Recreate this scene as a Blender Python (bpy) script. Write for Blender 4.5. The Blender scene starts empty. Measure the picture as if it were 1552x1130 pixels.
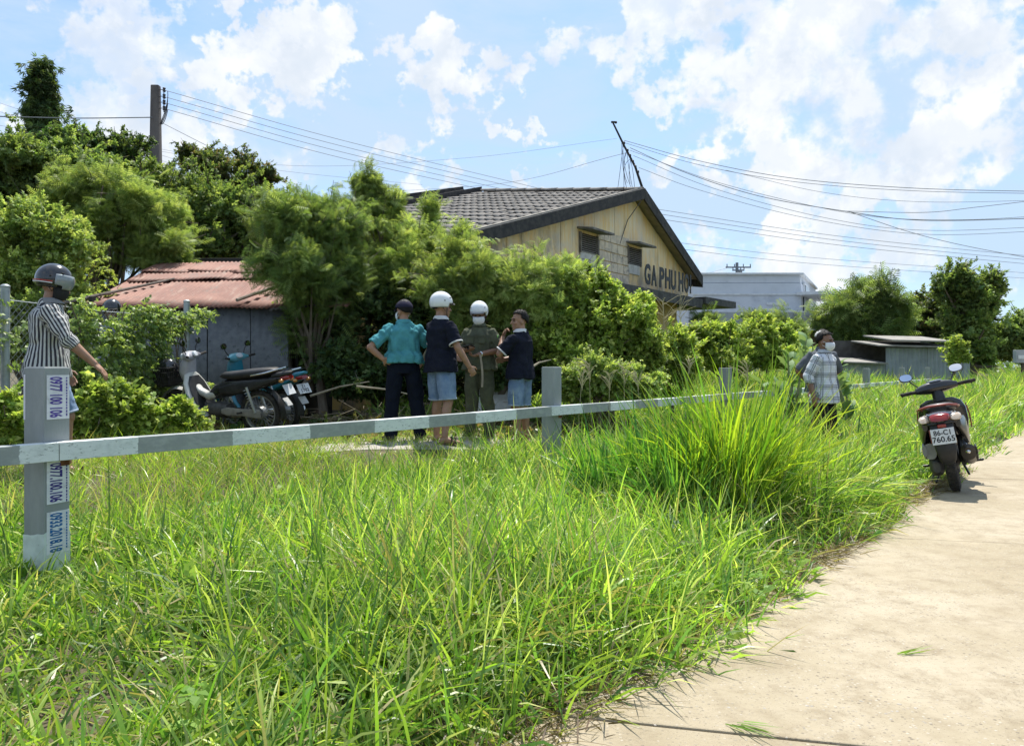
import bpy, bmesh, math, random
import numpy as np
from mathutils import Vector, Matrix

random.seed(7)
RNG = np.random.default_rng(7)
R = math.radians
SC = bpy.context.scene
COL = SC.collection

# ---------------------------------------------------------------- camera
F, CX, HY, CH = 1200.0, 776.0, 557.0, 1.15          # the photograph's focal length, centre, horizon row; eye height
cam_data = bpy.data.cameras.new('camera')
cam_data.sensor_width = 36.0
cam_data.lens = F / 1552 * 36.0
cam_data.shift_y = -8.0 / 1552
cam_data.clip_start = 0.05
cam_data.clip_end = 3000.0
cam = bpy.data.objects.new('camera', cam_data)
cam.location = (0, 0, CH)
cam.rotation_euler = (R(90), 0, 0)
COL.objects.link(cam)
SC.camera = cam

# ---------------------------------------------------------------- sun, exposure
SUN_AZ, SUN_EL = R(8), R(65)                        # azimuth from +Y towards +X
sun_vec = Vector((math.sin(SUN_AZ) * math.cos(SUN_EL), math.cos(SUN_AZ) * math.cos(SUN_EL), math.sin(SUN_EL)))
sun_data = bpy.data.lights.new('sun', 'SUN')
sun_data.energy = 3.5
sun_data.angle = R(0.55)
sun_data.color = (1.0, 0.955, 0.88)
sun = bpy.data.objects.new('sun', sun_data)
sun.rotation_euler = (-sun_vec).to_track_quat('-Z', 'Y').to_euler()
sun.location = (0, 0, 30)
COL.objects.link(sun)

SC.view_settings.view_transform = 'Standard'
SC.view_settings.look = 'None'
SC.view_settings.exposure = 1.1
SC.view_settings.gamma = 1.0
SC.view_settings.use_curve_mapping = False
SC.render.engine = 'CYCLES'
SC.cycles.use_denoising = True
SC.cycles.max_bounces = 8
SC.cycles.diffuse_bounces = 6
SC.cycles.transparent_max_bounces = 6
SC.cycles.sample_clamp_indirect = 6.0


def pdir(px, py):
    return Vector(((px - CX) / F, 1.0, (HY - py) / F)).normalized()


def at(px, py, Y):
    return Vector(((px - CX) / F * Y, Y, CH - (py - HY) / F * Y))


# ---------------------------------------------------------------- world: blue sky, thin veil, cumulus
world = bpy.data.worlds.new('World')
SC.world = world
world.use_nodes = True


class NT:
    """small helper round a node tree"""
    def __init__(self, tree):
        self.t = tree
        self.n = tree.nodes
        self.l = tree.links

    def new(self, typ, **kw):
        nd = self.n.new(typ)
        for k, v in kw.items():
            if k.startswith('i_'):
                key = k[2:]
                key = int(key) if key.isdigit() else key.replace('_', ' ')
                sock = nd.inputs[key]
                if isinstance(v, bpy.types.NodeSocket):
                    self.l.new(v, sock)
                else:
                    sock.default_value = v
            else:
                setattr(nd, k, v)
        return nd

    def math(self, op, a, b=None, clamp=False):
        nd = self.n.new('ShaderNodeMath')
        nd.operation = op
        nd.use_clamp = clamp
        for i, v in enumerate((a, b)):
            if v is None:
                continue
            if isinstance(v, bpy.types.NodeSocket):
                self.l.new(v, nd.inputs[i])
            else:
                nd.inputs[i].default_value = v
        return nd.outputs[0]

    def vmath(self, op, a, b=None):
        nd = self.n.new('ShaderNodeVectorMath')
        nd.operation = op
        for i, v in enumerate((a, b)):
            if v is None:
                continue
            if isinstance(v, bpy.types.NodeSocket):
                self.l.new(v, nd.inputs[i])
            else:
                nd.inputs[i].default_value = v
        return nd.outputs['Value'] if op in ('DOT_PRODUCT', 'LENGTH', 'DISTANCE') else nd.outputs[0]

    def scale(self, v, s):
        nd = self.n.new('ShaderNodeVectorMath')
        nd.operation = 'SCALE'
        self.l.new(v, nd.inputs[0])
        nd.inputs['Scale'].default_value = s
        return nd.outputs[0]

    def noise(self, vec, scale, detail=4, rough=0.55, dist=0.0, out='Fac'):
        nd = self.n.new('ShaderNodeTexNoise')
        nd.inputs['Scale'].default_value = scale
        nd.inputs['Detail'].default_value = detail
        nd.inputs['Roughness'].default_value = rough
        nd.inputs['Distortion'].default_value = dist
        if vec is not None:
            self.l.new(vec, nd.inputs['Vector'])
        return nd.outputs[out]

    def remap(self, v, a, b, c=0.0, d=1.0, smooth=True):
        nd = self.n.new('ShaderNodeMapRange')
        nd.interpolation_type = 'SMOOTHSTEP' if smooth else 'LINEAR'
        self.l.new(v, nd.inputs['Value'])
        for k, x in zip(('From Min', 'From Max', 'To Min', 'To Max'), (a, b, c, d)):
            nd.inputs[k].default_value = x
        return nd.outputs['Result']

    def mix(self, fac, a, b, blend='MIX'):
        nd = self.n.new('ShaderNodeMix')
        nd.data_type = 'RGBA'
        nd.blend_type = blend
        for key, v in ((0, fac), (6, a), (7, b)):
            if isinstance(v, bpy.types.NodeSocket):
                self.l.new(v, nd.inputs[key])
            else:
                if key != 0 and len(v) == 3:
                    v = (*v, 1.0)
                nd.inputs[key].default_value = v
        return nd.outputs[2]

    def mapping(self, vec, scale=(1, 1, 1), rot=(0, 0, 0), loc=(0, 0, 0)):
        nd = self.n.new('ShaderNodeMapping')
        self.l.new(vec, nd.inputs['Vector'])
        nd.inputs['Scale'].default_value = scale
        nd.inputs['Rotation'].default_value = rot
        nd.inputs['Location'].default_value = loc
        return nd.outputs[0]


SKY_STRENGTH = 0.10
CLOUDS = [  # pixel centre, pixel radius, weight : the cumulus heaps in view
    (1060, 150, 60, .8), (1120, 130, 85, 1), (1200, 110, 100, 1), (1275, 95, 110, 1), (1330, 60, 105, 1), (1400, 50, 90, .9),
    (1420, 110, 80, 1), (1490, 130, 85, 1), (1550, 160, 80, .9), (1230, 190, 60, .8), (1215, 40, 50, .7), (1140, 225, 75, 1), (1080, 245, 60, .9), (1190, 215, 55, .8),
    (1545, 205, 50, .7), (1540, 45, 50, .7), (1000, 20, 70, .8), (1050, 10, 60, .7),
    (385, 120, 60, 1), (330, 130, 60, .9), (500, 110, 65, 1), (520, 135, 55, .8), (640, 140, 60, .9), (600, 165, 60, .8), (450, 150, 60, .8), (290, 140, 50, .7),
    (200, 90, 70, .75), (130, 110, 70, .7), (40, 90, 60, .8), (690, 285, 60, .8), (760, 280, 50, .8), (20, 160, 80, .5), (330, 210, 110, .5), (180, 180, 110, .5),
    (1040, 320, 60, .8), (1120, 335, 60, .9), (1330, 365, 65, .9), (1280, 395, 70, .9), (1230, 410, 60, .8), (1370, 400, 80, .8), (1100, 385, 70, .7),
    (1460, 420, 70, .6), (930, 255, 55, .6), (870, 290, 50, .5),
]


def build_world():
    nt = NT(world.node_tree)
    for nd in list(nt.n):
        nt.n.remove(nd)
    tc = nt.new('ShaderNodeTexCoord').outputs['Generated']
    sky = nt.new('ShaderNodeTexSky', sky_type='NISHITA', sun_disc=False)
    sky.sun_elevation = SUN_EL
    sky.sun_rotation = SUN_AZ
    sky.altitude = 0
    sky.air_density = 1.0
    sky.dust_density = 1.2
    sky.ozone_density = 1.6
    d = nt.vmath('NORMALIZE', tc)
    w1 = nt.vmath('SUBTRACT', nt.noise(d, 7.0, 5, .6, out='Color'), (.5, .5, .5))
    w2 = nt.vmath('SUBTRACT', nt.noise(d, 24.0, 5, .6, out='Color'), (.5, .5, .5))
    dw = nt.vmath('ADD', d, nt.scale(w1, .045))
    dw = nt.vmath('ADD', dw, nt.scale(w2, .022))
    tot = None
    for px, py, r, w in CLOUDS:
        c = pdir(px, py)
        dot = nt.vmath('DOT_PRODUCT', dw, tuple(c))
        a = r / F
        m = nt.remap(dot, math.cos(a * 1.75), 1.0, 0, w)
        tot = m if tot is None else nt.math('MAXIMUM', tot, m)
    # the same kind of cloud over the rest of the dome
    zz = nt.new('ShaderNodeSeparateXYZ', i_0=dw).outputs
    flat = nt.vmath('DIVIDE', dw, nt.new('ShaderNodeCombineXYZ', i_0=nt.math('ADD', zz[2], .25), i_1=nt.math('ADD', zz[2], .25), i_2=1.0).outputs[0])
    fb = nt.noise(flat, 2.1, 7, .62)
    away = nt.remap(zz[1], .35, .75, 1, 0)               # the front of the dome is the part laid out above
    high = nt.remap(zz[2], .42, .62, 0, 1)
    rest = nt.math('MULTIPLY', nt.remap(fb, .48, .68, 0, 1), nt.math('MAXIMUM', away, high))
    tot = nt.math('MAXIMUM', tot, rest)
    fine = nt.noise(dw, 13.0, 9, .60)
    dens = nt.math('ADD', nt.math('MULTIPLY', tot, 1.0), nt.math('MULTIPLY', nt.math('SUBTRACT', fine, .5), .75))
    mask = nt.remap(dens, .12, 1.0, 0, .95)
    # thin high veil
    veil = nt.noise(nt.mapping(d, (1.6, 1.6, 5.0), (0, R(25), R(20))), 2.0, 6, .6, .4)
    veil = nt.remap(veil, .30, .62, .20, .92)
    # lit tops and greyer bases
    up = nt.vmath('ADD', dw, (-.012, 0, .028))
    fu = nt.noise(up, 13.0, 6, .6)
    sh = nt.remap(nt.math('SUBTRACT', fine, fu), -.10, .12, 0, 1)
    big = nt.remap(nt.noise(d, 9.0, 4, .6), .35, .62, 0, 1)
    sh = nt.math('MULTIPLY', nt.math('ADD', sh, big), .5)
    k = 1.0 / SKY_STRENGTH
    cloud = nt.mix(sh, (.355 * k, .39 * k, .435 * k), (.50 * k, .505 * k, .515 * k))
    veilc = (.285 * k, .365 * k, .47 * k, 1)
    blue = nt.mix(1.0, sky.outputs[0], (.68, .83, .96), 'MULTIPLY')
    c1 = nt.mix(veil, blue, veilc)
    c2 = nt.mix(mask, c1, cloud)
    bg = nt.new('ShaderNodeBackground', i_Color=c2)
    bg.inputs['Strength'].default_value = SKY_STRENGTH
    out = nt.new('ShaderNodeOutputWorld')
    nt.l.new(bg.outputs[0], out.inputs['Surface'])
    world.cycles.sampling_method = 'MANUAL'
    world.cycles.sample_map_resolution = 512


build_world()

# ---------------------------------------------------------------- materials
MATS = {}


def new_mat(name):
    m = bpy.data.materials.new(name)
    m.use_nodes = True
    MATS[name] = m
    nt = NT(m.node_tree)
    return m, nt, nt.n['Principled BSDF']


def pmat(name, c1, c2=None, scale=6.0, rough=.6, metal=0.0, bump=0.0, bscale=None, stretch=(1, 1, 1), spec=.4, coat=0.0, lo=.38, hi=.66, c3=None, s3=2.0, lo3=.5, hi3=.65, rvar=0.0, sheen=0.0):
    """noise-mixed two- or three-colour surface"""
    if name in MATS:
        return MATS[name]
    m, nt, b = new_mat(name)
    tc = nt.new('ShaderNodeTexCoord').outputs['Object']
    v = nt.mapping(tc, stretch)
    n = nt.noise(v, scale, 6, .6)
    if c2 is not None:
        c = nt.mix(nt.remap(n, lo, hi), c1, c2)
        if c3 is not None:
            c = nt.mix(nt.remap(nt.noise(v, s3, 7, .65, .3), lo3, hi3), c, c3)
        nt.l.new(c, b.inputs['Base Color'])
    else:
        b.inputs['Base Color'].default_value = (*c1, 1)
    b.inputs['Roughness'].default_value = rough
    if rvar:
        nt.l.new(nt.remap(n, .3, .7, max(.02, rough - rvar), min(1, rough + rvar)), b.inputs['Roughness'])
    b.inputs['Metallic'].default_value = metal
    b.inputs['Specular IOR Level'].default_value = spec
    b.inputs['Coat Weight'].default_value = coat
    b.inputs['Coat Roughness'].default_value = .08
    b.inputs['Sheen Weight'].default_value = sheen
    if bump:
        bn = nt.noise(v, bscale or scale * 6, 5, .6)
        nd = nt.new('ShaderNodeBump', i_Height=bn)
        nd.inputs['Strength'].default_value = bump
        nd.inputs['Distance'].default_value = .02
        nt.l.new(nd.outputs[0], b.inputs['Normal'])
    return m


def leaf_mat(name, trans=.4, rough=.5, spec=.35, tint=(1.15, 1.1, .55), inst=False):
    m, nt, b = new_mat(name)
    att = nt.new('ShaderNodeAttribute', attribute_name='tint')
    if inst:
        att.attribute_type = 'INSTANCER'
    col = att.outputs['Color']
    nt.l.new(col, b.inputs['Base Color'])
    b.inputs['Roughness'].default_value = rough
    b.inputs['Specular IOR Level'].default_value = spec
    tr = nt.new('ShaderNodeBsdfTranslucent', i_Color=nt.mix(1.0, col, tint, 'MULTIPLY'))
    mx = nt.new('ShaderNodeMixShader', i_0=trans)
    nt.l.new(b.outputs[0], mx.inputs[1])
    nt.l.new(tr.outputs[0], mx.inputs[2])
    nt.l.new(mx.outputs[0], nt.n['Material Output'].inputs['Surface'])
    return m


GRASS = leaf_mat('grass_blade', .48, .38, .5, (1.05, 1.22, .42))
LEAF = leaf_mat('leaf', .52, .42, .4, (1.12, 1.12, .55))
LEAF_I = leaf_mat('crown_leaf', .52, .52, .25, (1.12, 1.12, .55), True)

# ---------------------------------------------------------------- mesh helpers


def frame(d, up=(0, 0, 1)):
    d = np.asarray(d, float)
    d = d / (np.linalg.norm(d) + 1e-12)
    u = np.asarray(up, float)
    if abs(d @ u) > .98:
        u = np.array((1.0, 0, 0)) if abs(d[0]) < .9 else np.array((0, 1.0, 0))
    x = np.cross(d, u)
    x /= np.linalg.norm(x)
    y = np.cross(x, d)
    return x, y, d


def sring(c, ax, ay, e=2.0, n=16):
    """superellipse ring round c with half-axis vectors ax, ay"""
    t = np.linspace(0, 2 * math.pi, n, endpoint=False)
    ct, st = np.cos(t), np.sin(t)
    a = np.sign(ct) * np.abs(ct) ** (2 / e)
    b = np.sign(st) * np.abs(st) ** (2 / e)
    return np.asarray(c, float)[None] + a[:, None] * np.asarray(ax, float)[None] + b[:, None] * np.asarray(ay, float)[None]


class MB:
    def __init__(self):
        self.v = []
        self.f = []

    def add(self, vs, fs):
        o = len(self.v)
        self.v.extend([tuple(map(float, p)) for p in vs])
        self.f.extend([tuple(i + o for i in f) for f in fs])
        return self

    def box(self, c, s, rot=None):
        h = np.asarray(s, float) / 2
        p = np.array([(x, y, z) for x in (-1, 1) for y in (-1, 1) for z in (-1, 1)], float) * h
        if rot is not None:
            p = p @ np.array(rot).T
        p = p + np.asarray(c, float)
        return self.add(p, [(0, 1, 3, 2), (4, 6, 7, 5), (0, 4, 5, 1), (2, 3, 7, 6), (0, 2, 6, 4), (1, 5, 7, 3)])

    def loft(self, rings, cap=True):
        rings = [np.asarray(r, float) for r in rings]
        n = len(rings[0])
        vs = np.concatenate(rings)
        fs = []
        for i in range(len(rings) - 1):
            for j in range(n):
                k = (j + 1) % n
                fs.append((i * n + j, i * n + k, (i + 1) * n + k, (i + 1) * n + j))
        if cap:
            fs.append(tuple(range(n))[::-1])
            fs.append(tuple((len(rings) - 1) * n + j for j in range(n)))
        return self.add(vs, fs)

    def tube(self, pts, rad, n=8, cap=True, flat=None, up=(0, 0, 1)):
        pts = [np.asarray(p, float) for p in pts]
        m = len(pts)
        if not hasattr(rad, '__len__'):
            rad = [rad] * m
        rings = []
        x = None
        for i, p in enumerate(pts):
            d = pts[min(i + 1, m - 1)] - pts[max(i - 1, 0)]
            d = d / (np.linalg.norm(d) + 1e-12)
            if x is None:
                x, y, _ = frame(d, up)
            else:
                x = x - d * (x @ d)
                x /= np.linalg.norm(x) + 1e-12
                y = np.cross(d, x) * -1
                y = np.cross(x, d)
            fx, fy = (1, 1) if flat is None else flat
            rings.append(sring(p, x * rad[i] * fx, y * rad[i] * fy, 2.0, n))
        return self.loft(rings, cap)

    def cap_tube(self, p0, p1, r0, r1, n=10):
        """capsule with tapered radius"""
        p0, p1 = np.asarray(p0, float), np.asarray(p1, float)
        d = p1 - p0
        L = np.linalg.norm(d) + 1e-9
        d = d / L
        pts, rad = [], []
        for a in (-80, -50, -20):
            pts.append(p0 + d * r0 * math.sin(R(a)))
            rad.append(r0 * math.cos(R(a)))
        for a in (20, 50, 80):
            pts.append(p1 + d * r1 * math.sin(R(a)))
            rad.append(r1 * math.cos(R(a)))
        return self.tube(pts, rad, n)

    def ell(self, c, r, rot=None, nu=14, nv=9):
        c = np.asarray(c, float)
        vs, fs = [(0, 0, -1)], []
        for i in range(1, nv):
            a = -math.pi / 2 + math.pi * i / nv
            for j in range(nu):
                b = 2 * math.pi * j / nu
                vs.append((math.cos(a) * math.cos(b), math.cos(a) * math.sin(b), math.sin(a)))
        vs.append((0, 0, 1))
        for j in range(nu):
            fs.append((0, 1 + (j + 1) % nu, 1 + j))
        for i in range(nv - 2):
            for j in range(nu):
                k = (j + 1) % nu
                fs.append((1 + i * nu + j, 1 + i * nu + k, 1 + (i + 1) * nu + k, 1 + (i + 1) * nu + j))
        top = len(vs) - 1
        o = 1 + (nv - 2) * nu
        for j in range(nu):
            fs.append((top, o + j, o + (j + 1) % nu))
        p = np.array(vs) * np.asarray(r, float)
        if rot is not None:
            p = p @ np.array(rot).T
        return self.add(p + c, fs)

    def lathe(self, prof, c=(0, 0, 0), axis=(0, 0, 1), n=20, closed=False):
        """profile of (radius, distance along axis)"""
        x, y, d = frame(axis)
        c = np.asarray(c, float)
        rings = [sring(c + d * h, x * max(r, 1e-4), y * max(r, 1e-4), 2.0, n) for r, h in prof]
        if closed:
            rings.append(rings[0])
            return self.loft(rings, False)
        return self.loft(rings, True)

    def torus(self, c, axis, r, tr, n=28, m=10, flat=1.0):
        prof = [(r + tr * math.cos(a), tr * flat * math.sin(a)) for a in np.linspace(0, 2 * math.pi, m, endpoint=False)]
        return self.lathe(prof, c, axis, n, True)

    def prism(self, poly, off):
        poly = np.asarray(poly, float)
        off = np.asarray(off, float)
        n = len(poly)
        vs = np.concatenate([poly, poly + off])
        fs = [tuple(range(n)), tuple(range(2 * n - 1, n - 1, -1))]
        for j in range(n):
            k = (j + 1) % n
            fs.append((j, n + j, n + k, k))
        return self.add(vs, fs)

    def mesh(self, name, mat=None, smooth=False, fix=True):
        me = bpy.data.meshes.new(name)
        me.from_pydata(self.v, [], self.f)
        if fix:
            bm = bmesh.new()
            bm.from_mesh(me)
            bmesh.ops.recalc_face_normals(bm, faces=bm.faces)
            bm.to_mesh(me)
            bm.free()
        if smooth:
            me.polygons.foreach_set('use_smooth', [True] * len(me.polygons))
        if mat is not None:
            me.materials.append(mat)
        me.update()
        return me

    def build(self, name, mat, parent=None, smooth=False, bevel=0.0, loc=None):
        o = link(name, self.mesh(name, mat, smooth), parent)
        if bevel:
            md = o.modifiers.new('bevel', 'BEVEL')
            md.width = bevel
            md.segments = 2
            md.limit_method = 'ANGLE'
            md.angle_limit = R(35)
        elif smooth:
            sharp(o)
        if loc is not None:
            o.location = loc
        return o


def sharp(o, ang=42):
    me = o.data
    bm = bmesh.new()
    bm.from_mesh(me)
    lim = R(ang)
    for e in bm.edges:
        if len(e.link_faces) == 2 and e.calc_face_angle(0) > lim:
            e.smooth = False
    bm.to_mesh(me)
    bm.free()


def link(name, me, parent=None):
    o = bpy.data.objects.new(name, me)
    COL.objects.link(o)
    if parent is not None:
        o.parent = parent
    return o


def tag(o, label=None, cat=None, group=None, kind=None):
    if label:
        o['label'] = label
    if cat:
        o['category'] = cat
    if group:
        o['group'] = group
    if kind:
        o['kind'] = kind
    return o


def thing(name, label, cat, loc=(0, 0, 0), rotz=0.0, group=None):
    o = bpy.data.objects.new(name, None)
    COL.objects.link(o)
    o.location = loc
    o.rotation_euler = (0, 0, rotz)
    o.empty_display_size = .2
    return tag(o, label, cat, group)


def np_mesh(name, verts, quads=None, tris=None, mat=None, tint=None, smooth=False):
    """fast mesh from numpy arrays; tint is a per-vertex colour"""
    me = bpy.data.meshes.new(name)
    nq = 0 if quads is None else len(quads)
    ntr = 0 if tris is None else len(tris)
    loops = []
    if nq:
        loops.append(np.asarray(quads, np.int32).ravel())
    if ntr:
        loops.append(np.asarray(tris, np.int32).ravel())
    loops = np.concatenate(loops)
    starts = np.concatenate([np.arange(nq) * 4, nq * 4 + np.arange(ntr) * 3]).astype(np.int32)
    me.vertices.add(len(verts))
    me.vertices.foreach_set('co', np.asarray(verts, np.float32).ravel())
    me.loops.add(len(loops))
    me.loops.foreach_set('vertex_index', loops)
    me.polygons.add(nq + ntr)
    me.polygons.foreach_set('loop_start', starts)
    if smooth:
        me.polygons.foreach_set('use_smooth', np.ones(nq + ntr, bool))
    me.update(calc_edges=True)
    if tint is not None:
        a = me.color_attributes.new('tint', 'FLOAT_COLOR', 'POINT')
        c4 = np.ones((len(verts), 4), np.float32)
        c4[:, :3] = tint
        a.data.foreach_set('color', c4.ravel())
    if mat is not None:
        me.materials.append(mat)
    return me


def vnoise(p, freq, seed=0, octaves=3):
    """cheap smooth pseudo noise, about -1..1, from summed sines"""
    rng = np.random.default_rng(seed)
    p = np.asarray(p, float)
    out = np.zeros(len(p))
    amp, tot, f = 1.0, 0.0, freq
    for _ in range(octaves):
        for _ in range(4):
            k = rng.normal(size=p.shape[1])
            k = k / np.linalg.norm(k) * f * rng.uniform(.7, 1.3)
            out += amp * np.sin(p @ k + rng.uniform(0, 6.28)) * .5
        tot += amp
        amp *= .55
        f *= 2.0
    return out / tot


FONT = None


def text_mesh(txt, h, depth=.004, narrow=1.0, bold=0.0, align='CENTER'):
    cu = bpy.data.curves.new('lettering', 'FONT')
    cu.body = txt
    cu.size = h * 1.38
    cu.extrude = depth / 2
    cu.offset = bold
    cu.align_x = align
    cu.align_y = 'CENTER'
    cu.resolution_u = 3
    o = bpy.data.objects.new('lettering', cu)
    COL.objects.link(o)
    dg = bpy.context.evaluated_depsgraph_get()
    me = bpy.data.meshes.new_from_object(o.evaluated_get(dg))
    bpy.data.objects.remove(o)
    bpy.data.curves.remove(cu)
    if narrow != 1.0:
        me.transform(Matrix.Diagonal((narrow, 1, 1, 1)))
    return me


def text_on(name, txt, h, mat, parent, origin, xdir, ydir, depth=.004, narrow=1.0, bold=0.0, fit=None):
    """lettering lying in the plane xdir / ydir"""
    me = text_mesh(txt, h, depth, narrow, bold)
    if fit:
        xs = [v.co.x for v in me.vertices]
        k = fit / (max(xs) - min(xs))
        me.transform(Matrix.Diagonal((k, 1, 1, 1)) @ Matrix.Translation((-(max(xs) + min(xs)) / 2, 0, 0)))
    x, y = Vector(xdir).normalized(), Vector(ydir).normalized()
    z = x.cross(y)
    M = Matrix((x, y, z)).transposed().to_4x4()
    M.translation = Vector(origin)
    me.transform(M)
    me.materials.clear()
    me.materials.append(mat)
    return link(name, me, parent)


def remesh(mb, name, mat, voxel=.008, smooth=4, ratio=None, parent=None, fold=0.0, ffreq=14.0, seed=1):
    """closed overlapping shapes -> one continuous smooth skin"""
    me0 = mb.mesh('tmp')
    o = bpy.data.objects.new('tmp', me0)
    COL.objects.link(o)
    md = o.modifiers.new('r', 'REMESH')
    md.mode = 'VOXEL'
    md.voxel_size = voxel
    if smooth:
        ms = o.modifiers.new('s', 'SMOOTH')
        ms.factor = .5
        ms.iterations = smooth
    if ratio:
        dc = o.modifiers.new('d', 'DECIMATE')
        dc.ratio = ratio
    dg = bpy.context.evaluated_depsgraph_get()
    me = bpy.data.meshes.new_from_object(o.evaluated_get(dg))
    bpy.data.objects.remove(o)
    bpy.data.meshes.remove(me0)
    me.name = name
    n = len(me.vertices)
    if fold:
        co = np.empty(n * 3, np.float32)
        me.vertices.foreach_get('co', co)
        co = co.reshape(-1, 3)
        no = np.empty(n * 3, np.float32)
        me.vertices.foreach_get('normal', no)
        no = no.reshape(-1, 3)
        q = co * np.array((1.0, 1.0, .55))
        w = np.abs(vnoise(q, ffreq, seed, 2)) ** .7 * 2 - 1 + .5 * vnoise(co, ffreq * 2.3, seed + 5, 2)
        co += no * (w * fold)[:, None]
        me.vertices.foreach_set('co', co.ravel())
    me.polygons.foreach_set('use_smooth', [True] * len(me.polygons))
    me.materials.clear()
    me.materials.append(mat)
    me.update()
    return link(name, me, parent)
# ================================================================ the ground
FD = np.array((.584, .812))                 # direction of the guard rail and the road
FN = np.array((.812, -.584))                # towards the road


def fence_d(X, Y):
    """metres behind the guard rail line (positive on the station side)"""
    return (.719 * Y - 5.33 - X) * .812


def edge_x(Y):
    return .77 * Y - 1.75


def sstep(a, b, x):
    t = np.clip((x - a) / (b - a), 0, 1)
    return t * t * (3 - 2 * t)


def hgt(X, Y):
    X, Y = np.asarray(X, float), np.asarray(Y, float)
    d = fence_d(X, Y)
    z = .25 * sstep(.3, 2.0, d)
    p = np.stack([np.broadcast_to(X, d.shape).ravel(), np.broadcast_to(Y, d.shape).ravel()], 1)
    rough = vnoise(p, 1.3, 3, 2).reshape(d.shape) * .02
    offroad = sstep(.1, .7, edge_x(Y) - X)
    return z + (rough + .045) * offroad - .06 * (1 - offroad)


def hz(x, y):
    return float(hgt(np.array([x]), np.array([y]))[0])


def build_ground():
    def axis(lo, hi, near_lo, near_hi, step):
        core = np.arange(near_lo, near_hi + 1e-6, step)
        a = near_lo - np.geomspace(step, near_lo - lo, 22)[::-1]
        b = near_hi + np.geomspace(step, hi - near_hi, 22)
        return np.concatenate([a, core, b])
    xs = axis(-1500, 1500, -14, 22, .3)
    ys = axis(-200, 2500, -1, 32, .3)
    Xg, Yg = np.meshgrid(xs, ys)
    Z = hgt(Xg, Yg)
    v = np.stack([Xg.ravel(), Yg.ravel(), Z.ravel()], 1)
    nx, ny = len(xs), len(ys)
    i = np.arange(ny - 1)[:, None] * nx + np.arange(nx - 1)[None]
    q = np.stack([i, i + 1, i + nx + 1, i + nx], -1).reshape(-1, 4)
    m, nt, b = new_mat('soil_and_thatch')
    tc = nt.new('ShaderNodeTexCoord').outputs['Object']
    n1 = nt.noise(tc, .9, 6, .65)
    n2 = nt.noise(tc, 14, 6, .7)
    c = nt.mix(nt.remap(n1, .4, .62), (.055, .05, .022), (.10, .08, .045))
    c = nt.mix(nt.remap(n2, .5, .75), c, (.17, .135, .075))
    nt.l.new(c, b.inputs['Base Color'])
    b.inputs['Roughness'].default_value = .95
    bp = nt.new('ShaderNodeBump', i_Height=n2)
    bp.inputs['Strength'].default_value = .7
    bp.inputs['Distance'].default_value = .03
    nt.l.new(bp.outputs[0], b.inputs['Normal'])
    o = link('ground', np_mesh('ground', v, q, None, m, smooth=True))
    tag(o, kind='structure')
    # the worn gravelly track on the station side, parallel to the guard rail
    vs, qs = [], []
    along = np.arange(8.3, 13.6, .3)
    across = np.linspace(0, 1, 7)
    for s in along:
        base = np.array((-5.33 / 1.0 + 0, 0.0)) * 0 + np.array((-5.33, 0.0)) + FD * s
        w0 = 1.35 + .22 * math.sin(s * .9) + .1 * math.sin(s * 2.3)
        w1 = 2.35 + .25 * math.sin(s * .7 + 1) + .12 * math.sin(s * 3.1)
        k_ = max(.02, min(1, (s - 8.2) / 1.2, (13.5 - s) / 1.2)) ** .5
        mid_ = (w0 + w1) / 2
        w0, w1 = mid_ + (w0 - mid_) * k_, mid_ + (w1 - mid_) * k_
        for t in across:
            p = base - FN * (w0 + (w1 - w0) * t)
            edge = 1 - abs(2 * t - 1) ** 6
            vs.append((p[0], p[1], hz(p[0], p[1]) + .004 + .008 * edge))
    nw = len(across)
    for a in range(len(along) - 1):
        for c_ in range(nw - 1):
            qs.append((a * nw + c_, a * nw + c_ + 1, (a + 1) * nw + c_ + 1, (a + 1) * nw + c_))
    m2, nt, b = new_mat('gravel_track')
    tc = nt.new('ShaderNodeTexCoord').outputs['Object']
    vor = nt.new('ShaderNodeTexVoronoi', i_Vector=tc)
    vor.inputs['Scale'].default_value = 34
    c = nt.mix(nt.remap(nt.noise(tc, 5, 6, .7), .38, .64), (.34, .31, .26), (.46, .42, .36))
    c = nt.mix(nt.math('MULTIPLY', vor.outputs['Color'], .45), c, (.20, .18, .15))
    nt.l.new(c, b.inputs['Base Color'])
    b.inputs['Roughness'].default_value = .95
    bp = nt.new('ShaderNodeBump', i_Height=vor.outputs['Distance'])
    bp.inputs['Strength'].default_value = .6
    bp.inputs['Distance'].default_value = .02
    nt.l.new(bp.outputs[0], b.inputs['Normal'])
    o = link('path', np_mesh('path', np.array(vs), np.array(qs), None, m2, smooth=True))
    tag(o, kind='structure')


build_ground()


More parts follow.
